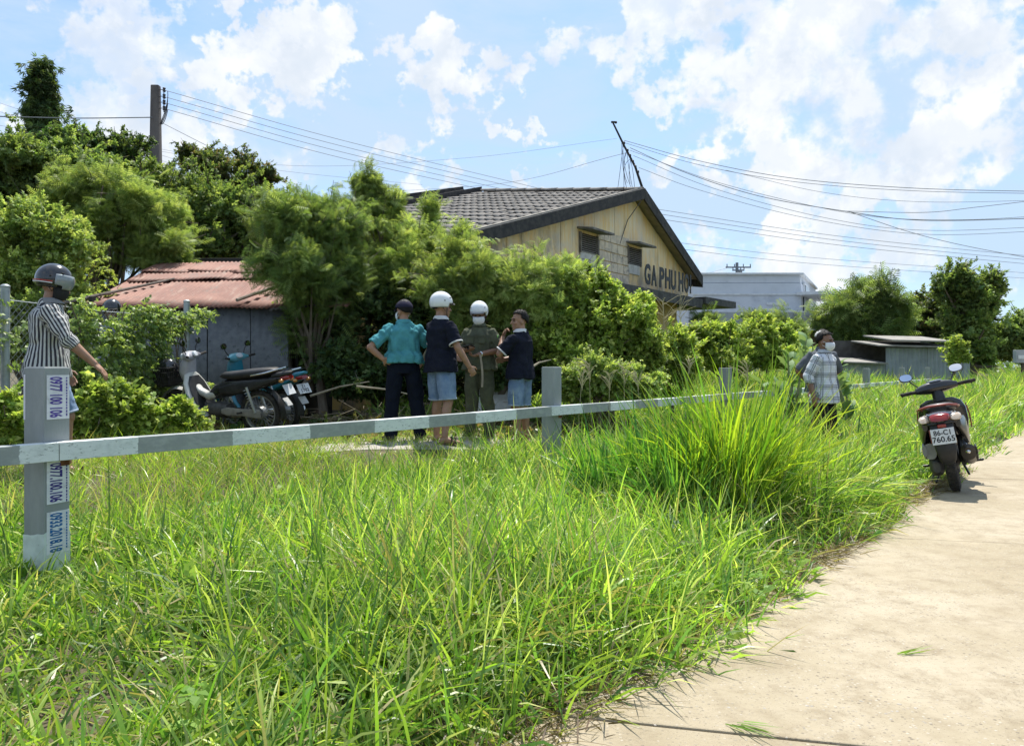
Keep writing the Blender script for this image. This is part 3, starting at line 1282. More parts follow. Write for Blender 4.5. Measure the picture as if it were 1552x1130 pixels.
def rust_mat():
    m, nt, b = new_mat('rusty_iron_sheet')
    geo = nt.new('ShaderNodeNewGeometry').outputs['Position']
    n1 = nt.noise(nt.mapping(geo, (1, 1, 1)), 1.6, 7, .65, .3)
    n2 = nt.noise(geo, 14, 6, .7)
    c = nt.mix(nt.remap(n1, .36, .64), (.165, .06, .038), (.24, .105, .07))
    c = nt.mix(nt.remap(nt.noise(nt.mapping(geo, (3, .6, .6), (0, 0, R(10))), 2.2, 6, .7), .52, .68, 0, .75), c, (.28, .185, .14))
    c = nt.mix(nt.remap(nt.noise(geo, 3.1, 7, .7, .4), .52, .66, 0, .75), c, (.13, .085, .065))
    c = nt.mix(nt.remap(n2, .54, .72, 0, .7), c, (.12, .05, .035))
    nt.l.new(c, b.inputs['Base Color'])
    b.inputs['Roughness'].default_value = .7
    b.inputs['Metallic'].default_value = .15
    bp = nt.new('ShaderNodeBump', i_Height=n2)
    bp.inputs['Strength'].default_value = .2
    bp.inputs['Distance'].default_value = .01
    nt.l.new(bp.outputs[0], b.inputs['Normal'])
    return m


def build_shed():
    root = thing('tin_shed', 'low grey tin shed with rusty red corrugated roof behind the motorbikes', 'shed', (-4.9, 12.1, .25), R(-3))
    rust = rust_mat()
    edge = pmat('black_sheet_edge', (.03, .025, .022), None, rough=.9)
    grey = pmat('grey_zinc_sheet', (.12, .13, .14), (.155, .165, .175), 3, .6, metal=.25, stretch=(3, 3, .4), c3=(.06, .065, .07), s3=4, lo3=.55, hi3=.7)
    roof = bpy.data.objects.new('roof', None)
    COL.objects.link(roof)
    roof.parent = root
    # slope: eave at y=0 z=1.87 (2.12 above the world), ridge at y=2.3 z=2.75
    e0, e1 = Vector((0, -.15, 1.80)), Vector((0, 2.35, 2.73))
    sl = (e1 - e0).normalized()
    tot = (e1 - e0).length
    rr = random.Random(2)
    tiers = [(0.0, 1.75, 0.0), (1.55, .62, .03), (2.05, .65, .055)]
    for ti, (s, l, lift) in enumerate(tiers):
        x = -1.75
        c = 0
        while x < 1.72:
            w = .83
            mb = corrugated(w + .06, l + .08, rows=4, seed=ti * 10 + c)
            o = mb.build('roof_sheet', rust, roof, True)
            sol = o.modifiers.new('s', 'SOLIDIFY')
            sol.thickness = .006
            sol.offset = -1
            ex = Vector((1, rr.uniform(-.02, .02), rr.uniform(-.012, .012))).normalized()
            ey = (sl + Vector((rr.uniform(-.03, .03), 0, rr.uniform(-.01, .012)))).normalized()
            ez = ex.cross(ey).normalized()
            ey = ez.cross(ex)
            M = Matrix((ex, ey, ez)).transposed().to_4x4()
            M.translation = Vector((x, 0, 0)) + e0 + sl * (s + rr.uniform(-.06, .06)) + ez * (lift + .006 * (c % 2) + rr.uniform(0, .008))
            o.matrix_local = M
            x += w
            c += 1
    # lean-to flap of roof at the right-hand end
    mb = corrugated(.75, 1.0, rows=3, seed=77)
    o = mb.build('roof_sheet', pmat('grey_brown_sheet', (.16, .13, .115), (.1, .085, .075), 5, .8), roof, True)
    o.matrix_local = Matrix.Translation((1.35, -.42, 1.72)) @ Matrix.Rotation(R(14), 4, 'X') @ Matrix.Rotation(R(-8), 4, 'Y')
    # poles lying on the roof
    for i, (a, b_) in enumerate((((-1.9, -.3, 1.86), (-.95, 1.4, 2.42)), ((.75, -.1, 1.92), (1.5, 1.9, 2.62)))):
        mb = MB()
        mb.tube([a, b_], [.028, .02], 7)
        mb.build('batten', pmat('grey_timber', (.24, .2, .165), (.15, .125, .1), 8, .9), roof, True)
    # walls: upright zinc sheets, one by one
    x = -1.6
    c = 0
    while x < 1.25:
        w = .66 if c % 2 else .58
        mb = corrugated(w, 1.84, pitch=.11, amp=.004, rows=2, seed=c)
        o = mb.build('wall_sheet', grey, root, True)
        sol = o.modifiers.new('s', 'SOLIDIFY')
        sol.thickness = .004
        o.matrix_local = Matrix.Translation((x, .0 + .012 * (c % 2), 0)) @ Matrix.Rotation(R(90), 4, 'X')
        x += w + .012
        c += 1
    mb = MB()
    mb.box((1.42, .25, .85), (.1, .1, 1.7))
    mb.box((-1.6, .06, .85), (.08, .08, 1.7))
    mb.build('corner_post', MATS['grey_timber'], root)
    mb = MB()
    mb.box((0, 2.2, 1.25), (3.1, .06, 2.5))
    mb.box((-1.62, 1.1, 1.0), (.05, 2.1, 2.0))
    mb.box((1.55, 1.2, 1.0), (.05, 1.9, 2.0))
    mb.build('back_wall', pmat('dark_board', (.03, .028, .026), (.05, .045, .04), 6, .9), root)
    # dark weathered wall top behind the shed
    w = thing('parapet_wall', 'dark weathered concrete wall top behind the rusty roof', 'wall', (-5.85, 15.6, .25), R(-2))
    mb = MB()
    mb.box((0, 0, 1.45), (1.9, .3, 2.9))
    mb.build('wall', pmat('black_concrete', (.045, .038, .036), (.028, .025, .024), 4, .95, bump=.2, stretch=(1, 1, .3), c3=(.1, .085, .075), s3=6, lo3=.6, hi3=.75), w, bevel=.01)
    mb = MB()
    mb.box((0, 0, 2.965), (2.0, .38, .13))
    mb.build('coping', MATS['black_concrete'], w, bevel=.012)


build_shed()


# ================================================================ the chain-link fence on the left
FA, FB = np.array(((8 - CX) / F * 8.0, 8.0)), np.array(((283 - CX) / F * 11.0, 11.0))


def build_chainlink():
    d = FB - FA
    L = float(np.linalg.norm(d))
    ang = math.atan2(d[1], d[0])
    root = thing('chain_link_fence', 'chain-link fence on pale round posts, half hidden under climbing vines', 'fence', (FA[0], FA[1], .25), ang)
    galv = pmat('galvanised_pipe', (.36, .39, .40), (.26, .29, .30), 7, .5, metal=.4, c3=(.45, .46, .45), s3=12)
    for i, x in enumerate((-3.4, 0, L)):
        mb = MB()
        h = (1.74, 1.72, 1.82)[i]
        mb.tube([(0, 0, -.3), (0, 0, h)], .042, 14)
        mb.ell((0, 0, h), (.046, .046, .025), None, 14, 6)
        p = mb.build('post', galv, root, True)
        p.location = (x, 0, 0)
    for z in (.12, 1.6):
        mb = MB()
        mb.tube([(-3.4, .03, z), (0, .03, z - .01), (L / 2, .03, z - .03), (L, .03, z)], .006, 5)
        mb.build('tension_wire', galv, root)
    vs, qs = [], []
    s = .075
    H0, H1 = .1, 1.6
    k = 0
    r = .0022
    for sg in (-1, 1):
        x = -3.4 - 1.5
        while x < L + 1.5:
            # a straight diagonal run of wire
            a, b = x, x + sg * (H1 - H0)
            t0 = 0
            z0, z1 = H0, H1
            xa, xb = a, b
            lo, hi = -3.38, L
            def clip(xa, za, xb, zb):
                for lim, sgn in ((lo, 1), (hi, -1)):
                    if (xa - lim) * sgn < 0 and (xb - lim) * sgn < 0:
                        return None
                    if (xa - lim) * sgn < 0:
                        t = (lim - xa) / (xb - xa)
                        xa, za = lim, za + (zb - za) * t
                    elif (xb - lim) * sgn < 0:
                        t = (lim - xb) / (xa - xb)
                        xb, zb = lim, zb + (za - zb) * t
                return xa, za, xb, zb
            c = clip(xa, z0, xb, z1)
            x += s
            if c is None:
                continue
            xa, z0, xb, z1 = c
            o = len(vs)
            for (px, pz) in ((xa, z0), (xb, z1)):
                vs += [(px - r, .03 + r * sg, pz), (px + r, .03 + r * sg, pz), (px, .03 + r * (sg + 2), pz)]
            for j in range(3):
                q = (j + 1) % 3
                qs.append((o + j, o + q, o + 3 + q, o + 3 + j))
    me = np_mesh('wire_mesh', np.array(vs), np.array(qs), None, galv)
    o = link('wire_mesh', me, root)
    o['kind'] = 'stuff'
    return root, L, ang


CHAIN, CHAIN_L, CHAIN_ANG = build_chainlink()


# ================================================================ buildings and sheds far right
def build_far():
    wallm = pmat('pale_blue_grey_render', (.58, .61, .66), (.53, .56, .61), 1.2, .85, c3=(.38, .41, .46), s3=.6, lo3=.55, hi3=.75)
    white = pmat('white_trim', (.66, .68, .70), (.56, .58, .60), 4, .7)
    glass = pmat('dark_glass', (.05, .06, .07), None, rough=.12, spec=.6)
    Y0 = 44.0
    A = at(1065, 415, Y0)
    x0, x1 = (1050 - CX) / F * Y0, (1214 - CX) / F * Y0
    ang = 0.0
    h = 6.15
    root = thing('grey_house', 'two storey pale grey flat roofed house with white balcony beyond the station', 'house', (x0, Y0, .25), 0)
    w = x1 - x0
    D = 8.0
    # footprint: long face towards the camera, the right-hand face turned a little to view
    def foot(inset=0.0):
        return [(0 + inset, 0 + inset), (w - inset, 0 + inset), (w + 3.9 - inset, D - inset), (0 + inset, D - inset)]
    mb = MB()
    mb.prism([(x, y, 0) for x, y in foot()], (0, 0, h - .55))
    mb.build('wall', wallm, root, bevel=.02)
    mb = MB()
    mb.prism([(x, y, h - .53) for x, y in foot(.04)], (0, 0, .45))
    mb.build('parapet', wallm, root)
    mb = MB()
    mb.prism([(-.12, -.12, h - .1), (w + .1, -.12, h - .1), (w + 4.05, D + .1, h - .1), (-.12, D + .1, h - .1)], (0, 0, .12))
    mb.build('coping', white, root, bevel=.02)
    mb = MB()
    mb.box((w / 2, -.03, 4.98), (w, .08, .1))
    mb.build('string_course', white, root)
    ex = Vector((3.9, D, 0)).normalized()
    nrm = Vector((ex.y, -ex.x, 0))
    Rm = np.array(Matrix((ex, nrm * -1, Vector((0, 0, 1)))).transposed())

    def on_side(s, z, out, sx, sz, nm, mt, par=root, th=.08):
        c = Vector((w, 0, 0)) + ex * s + nrm * out + Vector((0, 0, z))
        mb = MB()
        mb.box(c, (sx, th, sz), Rm)
        return mb.build(nm, mt, par)
    # windows and door on the turned face
    wn = on_side(2.4, 5.42, .03, 2.6, .6, 'window', white)
    on_side(2.4, 5.42, .09, 2.1, .36, 'pane', glass, wn, .04)
    dr = on_side(2.2, 4.0, .03, 2.4, 1.8, 'door', glass)
    for s in (1.05, 1.8, 2.6, 3.35):
        on_side(s, 4.0, .11, .1, 1.8, 'frame', white, dr, .06)
    on_side(2.2, 5.0, .75, 5.0, .16, 'balcony_canopy', white, root, 1.9)
    on_side(2.2, 3.0, .9, 5.0, .2, 'balcony_floor', white, root, 2.0)
    # front: a long slot vent and the balustrade of the terrace
    mb = MB()
    mb.box((w * .77, -.04, 4.45), (1.1, .08, .16))
    mb.build('vent', white, root)
    bal = MB()
    bx0, bx1 = w * .82, w * .97
    bal.box(((bx0 + bx1) / 2, -.9, 3.92), (bx1 - bx0 + .1, .14, .1))
    bal.box(((bx0 + bx1) / 2, -.9, 3.28), (bx1 - bx0 + .1, .16, .1))
    bal.box(((bx0 + bx1) / 2 + .2, -.45, 3.1), (bx1 - bx0 + 1.0, 1.2, .24))
    bo = bal.build('balustrade', white, root)
    for i in range(9):
        mb = MB()
        mb.lathe([(.05, .02), (.08, .15), (.05, .35), (.06, .55)], (bx0 + (bx1 - bx0) * (i + .5) / 9, -.9, 3.32), (0, 0, 1), 8)
        mb.build('baluster', white, bo, True)
    # garden wall in front
    gw = thing('garden_wall', 'long low grey plastered wall in front of the grey house', 'wall', (x0 - 1, 40.0, .25), 0)
    mb = MB()
    mb.box((4.2, 0, 1.85), (8.6, .2, 3.7))
    mb.build('wall', pmat('dull_grey_plaster', (.36, .37, .40), (.29, .30, .325), .9, .9, c3=(.22, .225, .235), s3=1.6, lo3=.5, hi3=.7), gw)
    mb = MB()
    mb.box((8.4, -.02, 1.93), (.35, .3, 3.95))
    mb.build('pier', pmat('pier_block', (.36, .33, .28), (.26, .24, .21), 3, .9), gw, bevel=.02)
    # pale tin roof strip
    ts = thing('tin_lean_to', 'pale lean-to roof below the white balcony of the grey house', 'lean-to', tuple(at(1180, 505, 36)), 0)
    mb = MB()
    mb.prism([(-.6, 0, .22), (2.1, 0, .1), (2.1, 2, .35), (-.6, 2, .4)], (0, 0, .06))
    mb.build('roof', pmat('pale_tin', (.5, .5, .48), (.4, .4, .38), 3, .6), ts)
    mb = MB()
    mb.box((.8, .6, -1.2), (2.6, .1, 2.6))
    mb.build('wall', pmat('brown_brick_far', (.2, .12, .08), (.28, .2, .15), 6, .9), ts)
    # the long corrugated shed
    Y = 30.0
    sx0, sx1 = at(1278, 0, Y).x, at(1442, 0, Y).x
    sh = thing('corrugated_shed', 'long low grey corrugated shed with a rust red section under the trees', 'shed', (sx0, Y, .25), 0)
    zinc = pmat('far_zinc', (.30, .33, .36), (.24, .265, .29), 2, .55, metal=.2)
    red = pmat('dark_red_sheet', (.10, .045, .035), (.07, .035, .03), 4, .8)
    w = sx1 - sx0
    x = 0.0
    i = 0
    while x < w - .05:
        l = .8
        f = x / w
        mt = red if .42 < f < .56 else zinc
        hh = 1.05 if f < .36 else 1.65
        mb = corrugated(l, hh, pitch=.16, amp=.022, rows=1, seed=i)
        o = mb.build('wall_sheet', mt, sh, True)
        o.matrix_local = Matrix.Translation((x, .02 * (i % 2), 0)) @ Matrix.Rotation(R(90), 4, 'X')
        x += l
        i += 1
    for a, b_, z, z2 in ((.3, .98, 1.7, 1.9), (.42, 1.0, 1.9, 2.12), (-.02, .38, 1.08, 1.25)):
        mb = MB()
        mb.prism([(w * a, -.3, z), (w * b_, -.3, z - .05), (w * b_, 2.2, z2), (w * a, 2.2, z2 + .05)], (0, 0, .05))
        mb.build('roof_sheet', pmat('tan_grey_roof', (.27, .255, .225), (.19, .175, .155), 4, .8), sh)
    mb = MB()
    mb.box((w / 2, 2.3, 1.0), (w, .1, 2.0))
    mb.build('back_wall', pmat('far_dark_board', (.09, .085, .08), (.06, .055, .05), 4, .9), sh)
    # far pole with cross arms
    p = at(1117, 403, 60)
    up = thing('power_pole', 'distant grey power pole with three cross arms above the grey house', 'pole', (p.x, 60, 0), 0)
    gm = pmat('far_pole_grey', (.16, .18, .2), None, rough=.8)
    mb = MB()
    mb.tube([(0, 0, 0), (0, 0, p.z + .25)], [.17, .11], 8)
    mb.build('pole', gm, up, True)
    for z, wd in ((p.z - .1, 1.9), (p.z - .32, .9)):
        mb = MB()
        mb.box((.1, 0, z), (wd, .1, .1))
        for q in (-.45, -.15, .2, .48):
            mb.box((.1 + q * wd, 0, z + .14), (.06, .06, .22))
        mb.build('cross_arm', gm, up)
    mb = MB()
    mb.box((.12, -.1, p.z - .75), (.4, .4, .7))
    mb.build('transformer', gm, up, bevel=.03)
    # small grey sign box at the right edge
    q = at(1545, 540, 26)
    sb = thing('utility_box', 'small grey box on a dark stake at the right edge of the grass', 'utility box', (q.x, 26, 0), 0)
    mb = MB()
    mb.box((0, 0, q.z), (.32, .18, .42))
    bx = mb.build('box', pmat('box_grey', (.34, .36, .38), (.27, .29, .31), 4, .6), sb, bevel=.01)
    mb = MB()
    mb.box((0, -.1, q.z - .02), (.2, .012, .12))
    mb.build('plate', white, bx)
    mb = MB()
    mb.tube([(.1, 0, -.1), (.1, 0, q.z - .2)], .05, 8)
    mb.build('stake', pmat('dark_stake', (.07, .055, .04), None, rough=.9), sb)


build_far()


# ================================================================ power pole and overhead cables
def build_lines():
    Y = 24.0
    t = at(236, 130, Y)
    root = thing('utility_pole', 'tall weathered concrete power pole rising above the trees on the left', 'pole', (t.x, Y, 0), 0)
    con = pmat('pole_concrete', (.17, .145, .13), (.11, .095, .09), 3, .9, bump=.15, stretch=(1, 1, .3), c3=(.23, .2, .18), s3=2, lo3=.55, hi3=.72)
    mb = MB()
    zs = 7.0
    mb.loft([sring((0, 0, z), (a, 0, 0), (0, a * .8, 0), 6, 16) for z, a in ((-.2, .21), (zs, .165), (zs + .001, .165), (t.z - .02, .125), (t.z, .12))])
    mb.build('shaft', con, root, bevel=.008)
    rod = pmat('insulator_dark', (.05, .045, .045), None, rough=.5)
    pts = [(250, 137), (250, 147), (250, 156), (250, 165)]
    mb = MB()
    rp = at(249.5, 150, Y)
    mb.tube([(rp.x - t.x, -.05, t.z - .12), (rp.x - t.x, -.05, t.z - .82)], .014, 6)
    mb.build('rack', rod, root)
    for px, py in pts:
        p = at(px, py, Y)
        mb = MB()
        mb.lathe([(.02, -.07), (.05, -.05), (.03, 0), (.05, .05), (.02, .07)], (p.x - t.x, -.05, p.z), (0, 0, 1), 10)
        mb.build('insulator', rod, root, True)
        mb = MB()
        mb.tube([(.1, -.05, p.z), (p.x - t.x, -.05, p.z)], .012, 5)
        mb.build('bolt', rod, root)
    mb = MB()
    for i, (px, py) in enumerate(pts):
        a = at(256, py + 3, Y)
        b = at(244 + i, 190, Y)
        m = at(258 - i * 2, py + 22, Y)
        pp = [(1 - s) ** 2 * np.array(a) + 2 * s * (1 - s) * np.array(m) + s * s * np.array(b) for s in np.linspace(0, 1, 8)]
        mb.tube([(q[0] - t.x, q[1] - Y - .08, q[2]) for q in pp], .011, 5)
    mb.build('jumper_wire', rod, root)
    dark = pmat('cable', (.2, .21, .22), None, rough=.7)

    def cable(label, P, r=.012, group=None):
        """P: list of (px, py, depth) the cable passes through"""
        ctrl = [np.array(at(*p)) for p in P]
        n = len(ctrl)
        pts = []
        for i in range(n - 1):
            p0 = ctrl[max(i - 1, 0)] if i > 0 else 2 * ctrl[0] - ctrl[1]
            p1, p2 = ctrl[i], ctrl[i + 1]
            p3 = ctrl[i + 2] if i + 2 < n else 2 * ctrl[-1] - ctrl[-2]
            for s in np.linspace(0, 1, 12, endpoint=(i == n - 2)):
                pts.append(.5 * ((2 * p1) + (-p0 + p2) * s + (2 * p0 - 5 * p1 + 4 * p2 - p3) * s * s + (-p0 + 3 * p1 - 3 * p2 + p3) * s ** 3))
        o0 = pts[0]
        mb = MB()
        mb.tube([p - o0 for p in pts], r * .72, 5)
        o = mb.build('overhead_cable', dark, None, True)
        o.location = tuple(o0)
        tag(o, label, 'cable', group)

    nm = ['topmost', 'second', 'third', 'lowest']
    for i, (px, py) in enumerate(pts):
        cable(f'{nm[i]} of four cables running right from the concrete pole to the roof', [(px, py, 23.95), (520, 213 + i * 9, 28), (860 - i * 15, 296 + i * 3, 35)], .013, 'four cables from the concrete pole')
    cable('twisted dark cable running left from the concrete pole past the columnar tree', [(231, 178, 23.9), (100, 179, 22), (-80, 174, 20)], .022)
    cable('slack service cable dropping right from the concrete pole behind the trees', [(247, 187, 24.05), (320, 224, 25), (420, 272, 26), (520, 312, 27)], .012)
    left = [('upper of the thin cables behind the columnar tree', [(-40, 143, 34), (120, 196, 38), (330, 262, 44)]),
            ('middle of the thin cables behind the columnar tree', [(-40, 158, 34), (120, 205, 38), (330, 270, 44)]),
            ('lower thin cable crossing low behind the dark tree tops', [(-40, 184, 34), (200, 222, 40), (420, 258, 46), (640, 280, 52)]),
            ('faint cable crossing the sky level with the mast top', [(120, 205, 50), (420, 250, 50), (700, 240, 50), (935, 210, 50)])]
    for l, P in left:
        cable(l, P, .012)
    cable('faint cable rising from the roof ridge towards the mast', [(560, 292, 40), (760, 278, 30), (948, 232, 20.3)], .009)
    right = [('highest cable sweeping right from the leaning mast', [(946, 213, 20.2), (1060, 244, 19), (1200, 270, 18), (1380, 285, 17), (1600, 291, 16)], .010),
             ('second cable sweeping right just under the highest one', [(948, 217, 20.2), (1060, 250, 19), (1200, 275, 18), (1380, 289, 17), (1600, 294, 16)], .008),
             ('thick cable bundle sagging right from the leaning mast', [(955, 224, 20.2), (1040, 262, 19), (1150, 297, 18), (1280, 320, 17), (1400, 334, 16.4), (1600, 330, 15.5)], .011),
             ('cable leaving the thick bundle towards the upper right edge', [(1280, 320, 17), (1400, 322, 16.5), (1480, 314, 16), (1600, 300, 15.4)], .009),
             ('cable leaving the thick bundle downwards to the right edge', [(1290, 322, 17), (1380, 352, 17), (1470, 374, 17), (1600, 398, 17)], .009),
             ('thin cable running level to the right under the bundle', [(955, 228, 20.2), (1100, 280, 19.5), (1300, 325, 19), (1450, 333, 18.5), (1600, 326, 18)], .008),
             ('long slack cable curving through the bright cloud on the right', [(960, 236, 20.2), (1080, 285, 20), (1250, 330, 20), (1400, 349, 20), (1600, 343, 20)], .008),
             ('lowest cable sagging right from the foot of the mast', [(968, 254, 20.2), (1060, 288, 20), (1220, 330, 20), (1400, 355, 20), (1600, 349, 20)], .008),
             ('thin cable crossing above the bundle on the right', [(1100, 258, 22), (1250, 292, 22), (1400, 306, 22), (1600, 303, 22)], .008)]
    for l, P, r in right:
        cable(l, P, r)
    low = [(1002, 318, 386), (1004, 325, 392), (1008, 333, 398)]
    for i, (px, a, b) in enumerate(low):
        cable(f'{("upper", "middle", "lower")[i]} of three straight cables emerging behind the gable on the right', [(px - 60, a - 10, 30), (px, a, 31), (1280, (a + b) / 2 + 7, 34), (1620, b + 8, 37)], .014, 'three straight cables right of the gable')
    for i, (px, a, b) in enumerate([(1030, 368, 404), (1036, 378, 412)]):
        cable(f'{("upper", "lower")[i]} of two cables passing just above the grey house', [(px - 40, a - 8, 36), (px, a, 37), (1250, (a + b) / 2 + 6, 42), (1620, b + 14, 48)], .014, 'two cables above the grey house')
    cable('short cable from the distant power pole towards the station', [(1110, 404, 60), (1080, 412, 55), (1040, 420, 50)], .012)


build_lines()
# ================================================================ vegetation
def tpl_join(parts):
    vs, qs = [], []
    o = 0
    for v, q in parts:
        vs.append(np.asarray(v, float))
        qs.append(np.asarray(q, int) + o)
        o += len(v)
    return np.concatenate(vs), np.concatenate(qs)


def tpl_leaf(l=1.0, w=.34, fold=.06, droop=.12, wide=.45):
    v = [(0, 0, 0), (w / 2, l * wide, fold), (0, l, -droop), (-w / 2, l * wide, fold)]
    return v, [(0, 1, 2, 3)]


def tpl_move(v, yaw=0, pitch=0, loc=(0, 0, 0), s=1.0, roll=0):
    M = Matrix.Rotation(yaw, 3, 'Z') @ Matrix.Rotation(pitch, 3, 'X') @ Matrix.Rotation(roll, 3, 'Y')
    return (np.asarray(v, float) * s) @ np.array(M).T + np.asarray(loc, float)


def make_feather():
    """a bipinnate frond, 1 unit long, leaflets as slim blades"""
    parts = []
    for i in range(7):
        t = .15 + .83 * i / 6
        y, z = t, -.22 * t * t
        ln = .50 * (1 - .45 * abs(t - .45) / .55)
        for s in (-1, 1):
            v, q = tpl_leaf(ln, .062, .0, .12, .5)
            parts.append((tpl_move(v, s * R(-62), R(-14), (0, y, z)), q))
    return tpl_join(parts)


def make_sprig(n=7, lw=.42, ll=.42, sp=70):
    parts = []
    rs = random.Random(n)
    for i in range(n):
        t = .15 + .85 * i / (n - 1)
        s = 1 if i % 2 else -1
        v, q = tpl_leaf(ll, lw * ll * 1.6, .03, .08, .42)
        yaw = s * R(-sp) * (1 - t * .75)
        parts.append((tpl_move(v, yaw, R(rs.uniform(-35, 25)), (0, t * .8, -.1 * t * t), 1, R(rs.uniform(-30, 30))), q))
    return tpl_join(parts)


def make_droop():
    parts = []
    for i in range(6):
        v, q = tpl_leaf(.75, .16, .02, .05, .4)
        parts.append((tpl_move(v, R(60 * i), R(-55), (0, .1, 0)), q))
    return tpl_join(parts)


FEATHER = make_feather()
SPRIG = make_sprig()
SPRIG_BIG = make_sprig(6, .5, .5, 75)
DROOP = make_droop()


def scatter(tpl, pos, fwd, scale, col, rng, jit=.5, upv=(0, 0, 1)):
    """copies of a leaf template -> verts, quads, tint"""
    tv, tq = tpl
    n = len(pos)
    f = fwd / (np.linalg.norm(fwd, axis=1, keepdims=True) + 1e-9)
    u = np.tile(np.asarray(upv, float), (n, 1)) + rng.normal(size=(n, 3)) * jit
    x = np.cross(f, u)
    x /= np.linalg.norm(x, axis=1, keepdims=True) + 1e-9
    z = np.cross(x, f)
    sc = np.asarray(scale).reshape(-1, 1, 1)
    V = (tv[None, :, 0, None] * x[:, None] + tv[None, :, 1, None] * f[:, None] + tv[None, :, 2, None] * z[:, None]) * sc + pos[:, None]
    k = len(tv)
    Q = tq[None] + (np.arange(n) * k)[:, None, None]
    C = np.repeat(col, k, axis=0)
    return V.reshape(-1, 3), Q.reshape(-1, 4), C


def palette(n, cols, weights, rng, var=.18):
    idx = rng.choice(len(cols), n, p=np.array(weights) / sum(weights))
    c = np.array(cols)[idx] * (1 + rng.normal(size=(n, 1)) * var)
    c += rng.normal(size=(n, 3)) * .008
    return np.clip(c, .006, .9)


_GN = {}


def gn_tree(tpl_name, tpl):
    """a node group that sets one leaf spray on every point"""
    if tpl_name in _GN:
        return _GN[tpl_name]
    src = bpy.data.objects.new(tpl_name + '_spray', np_mesh(tpl_name, tpl[0], tpl[1], None, LEAF_I))
    ng = bpy.data.node_groups.new(tpl_name + '_on_points', 'GeometryNodeTree')
    ng.interface.new_socket('Geometry', in_out='INPUT', socket_type='NodeSocketGeometry')
    ng.interface.new_socket('Geometry', in_out='OUTPUT', socket_type='NodeSocketGeometry')
    N = ng.nodes
    gi, go = N.new('NodeGroupInput'), N.new('NodeGroupOutput')
    oi = N.new('GeometryNodeObjectInfo')
    oi.inputs['Object'].default_value = src
    oi.inputs['As Instance'].default_value = False
    ip = N.new('GeometryNodeInstanceOnPoints')
    ra = N.new('GeometryNodeInputNamedAttribute')
    ra.data_type = 'FLOAT_VECTOR'
    ra.inputs['Name'].default_value = 'rot'
    sa = N.new('GeometryNodeInputNamedAttribute')
    sa.data_type = 'FLOAT'
    sa.inputs['Name'].default_value = 'scl'
    er = N.new('FunctionNodeEulerToRotation')
    L = ng.links
    L.new(gi.outputs[0], ip.inputs['Points'])
    L.new(oi.outputs['Geometry'], ip.inputs['Instance'])
    L.new(ra.outputs['Attribute'], er.inputs[0])
    L.new(er.outputs[0], ip.inputs['Rotation'])
    L.new(sa.outputs['Attribute'], ip.inputs['Scale'])
    L.new(ip.outputs[0], go.inputs[0])
    _GN[tpl_name] = ng
    return ng


def leaf_cloud(name, tpl_name, tpl, pos, fwd, scale, col, rng, parent, jit=.5):
    n = len(pos)
    f = fwd / (np.linalg.norm(fwd, axis=1, keepdims=True) + 1e-9)
    u = np.tile(np.array((0, 0, 1.0)), (n, 1)) + rng.normal(size=(n, 3)) * jit
    x = np.cross(f, u)
    x /= np.linalg.norm(x, axis=1, keepdims=True) + 1e-9
    z = np.cross(x, f)
    eu = np.stack([np.arctan2(f[:, 2], z[:, 2]), -np.arcsin(np.clip(x[:, 2], -1, 1)), np.arctan2(x[:, 1], x[:, 0])], 1)
    me = bpy.data.meshes.new(name)
    me.vertices.add(n)
    me.vertices.foreach_set('co', pos.astype(np.float32).ravel())
    me.attributes.new('rot', 'FLOAT_VECTOR', 'POINT').data.foreach_set('vector', eu.astype(np.float32).ravel())
    me.attributes.new('scl', 'FLOAT', 'POINT').data.foreach_set('value', np.asarray(scale, np.float32))
    c4 = np.ones((n, 4), np.float32)
    c4[:, :3] = col
    me.attributes.new('tint', 'FLOAT_COLOR', 'POINT').data.foreach_set('color', c4.ravel())
    me.materials.append(LEAF_I)
    o = link(name, me, parent)
    o['kind'] = 'stuff'
    md = o.modifiers.new('leaves', 'NODES')
    md.node_group = gn_tree(tpl_name, tpl)
    return o


BRIGHT = ([(.32, .42, .13), (.46, .54, .18), (.18, .26, .08)], [5, 4, 3])
MID = ([(.22, .31, .10), (.31, .39, .13), (.14, .21, .07)], [5, 3, 3])
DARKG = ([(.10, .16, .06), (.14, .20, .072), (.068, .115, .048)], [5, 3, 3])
OLIVE = ([(.12, .155, .055), (.09, .125, .045), (.18, .15, .075)], [5, 4, 2])
VINE = ([(.33, .44, .10), (.21, .30, .07), (.50, .57, .17)], [5, 4, 3])
BARK = pmat('bark', (.11, .085, .06), (.17, .14, .105), 8, .95, bump=.4, bscale=30, stretch=(1, 1, .3))
BARK_DK = pmat('dark_bark', (.05, .04, .03), (.085, .07, .055), 8, .95, bump=.4, bscale=30, stretch=(1, 1, .3))


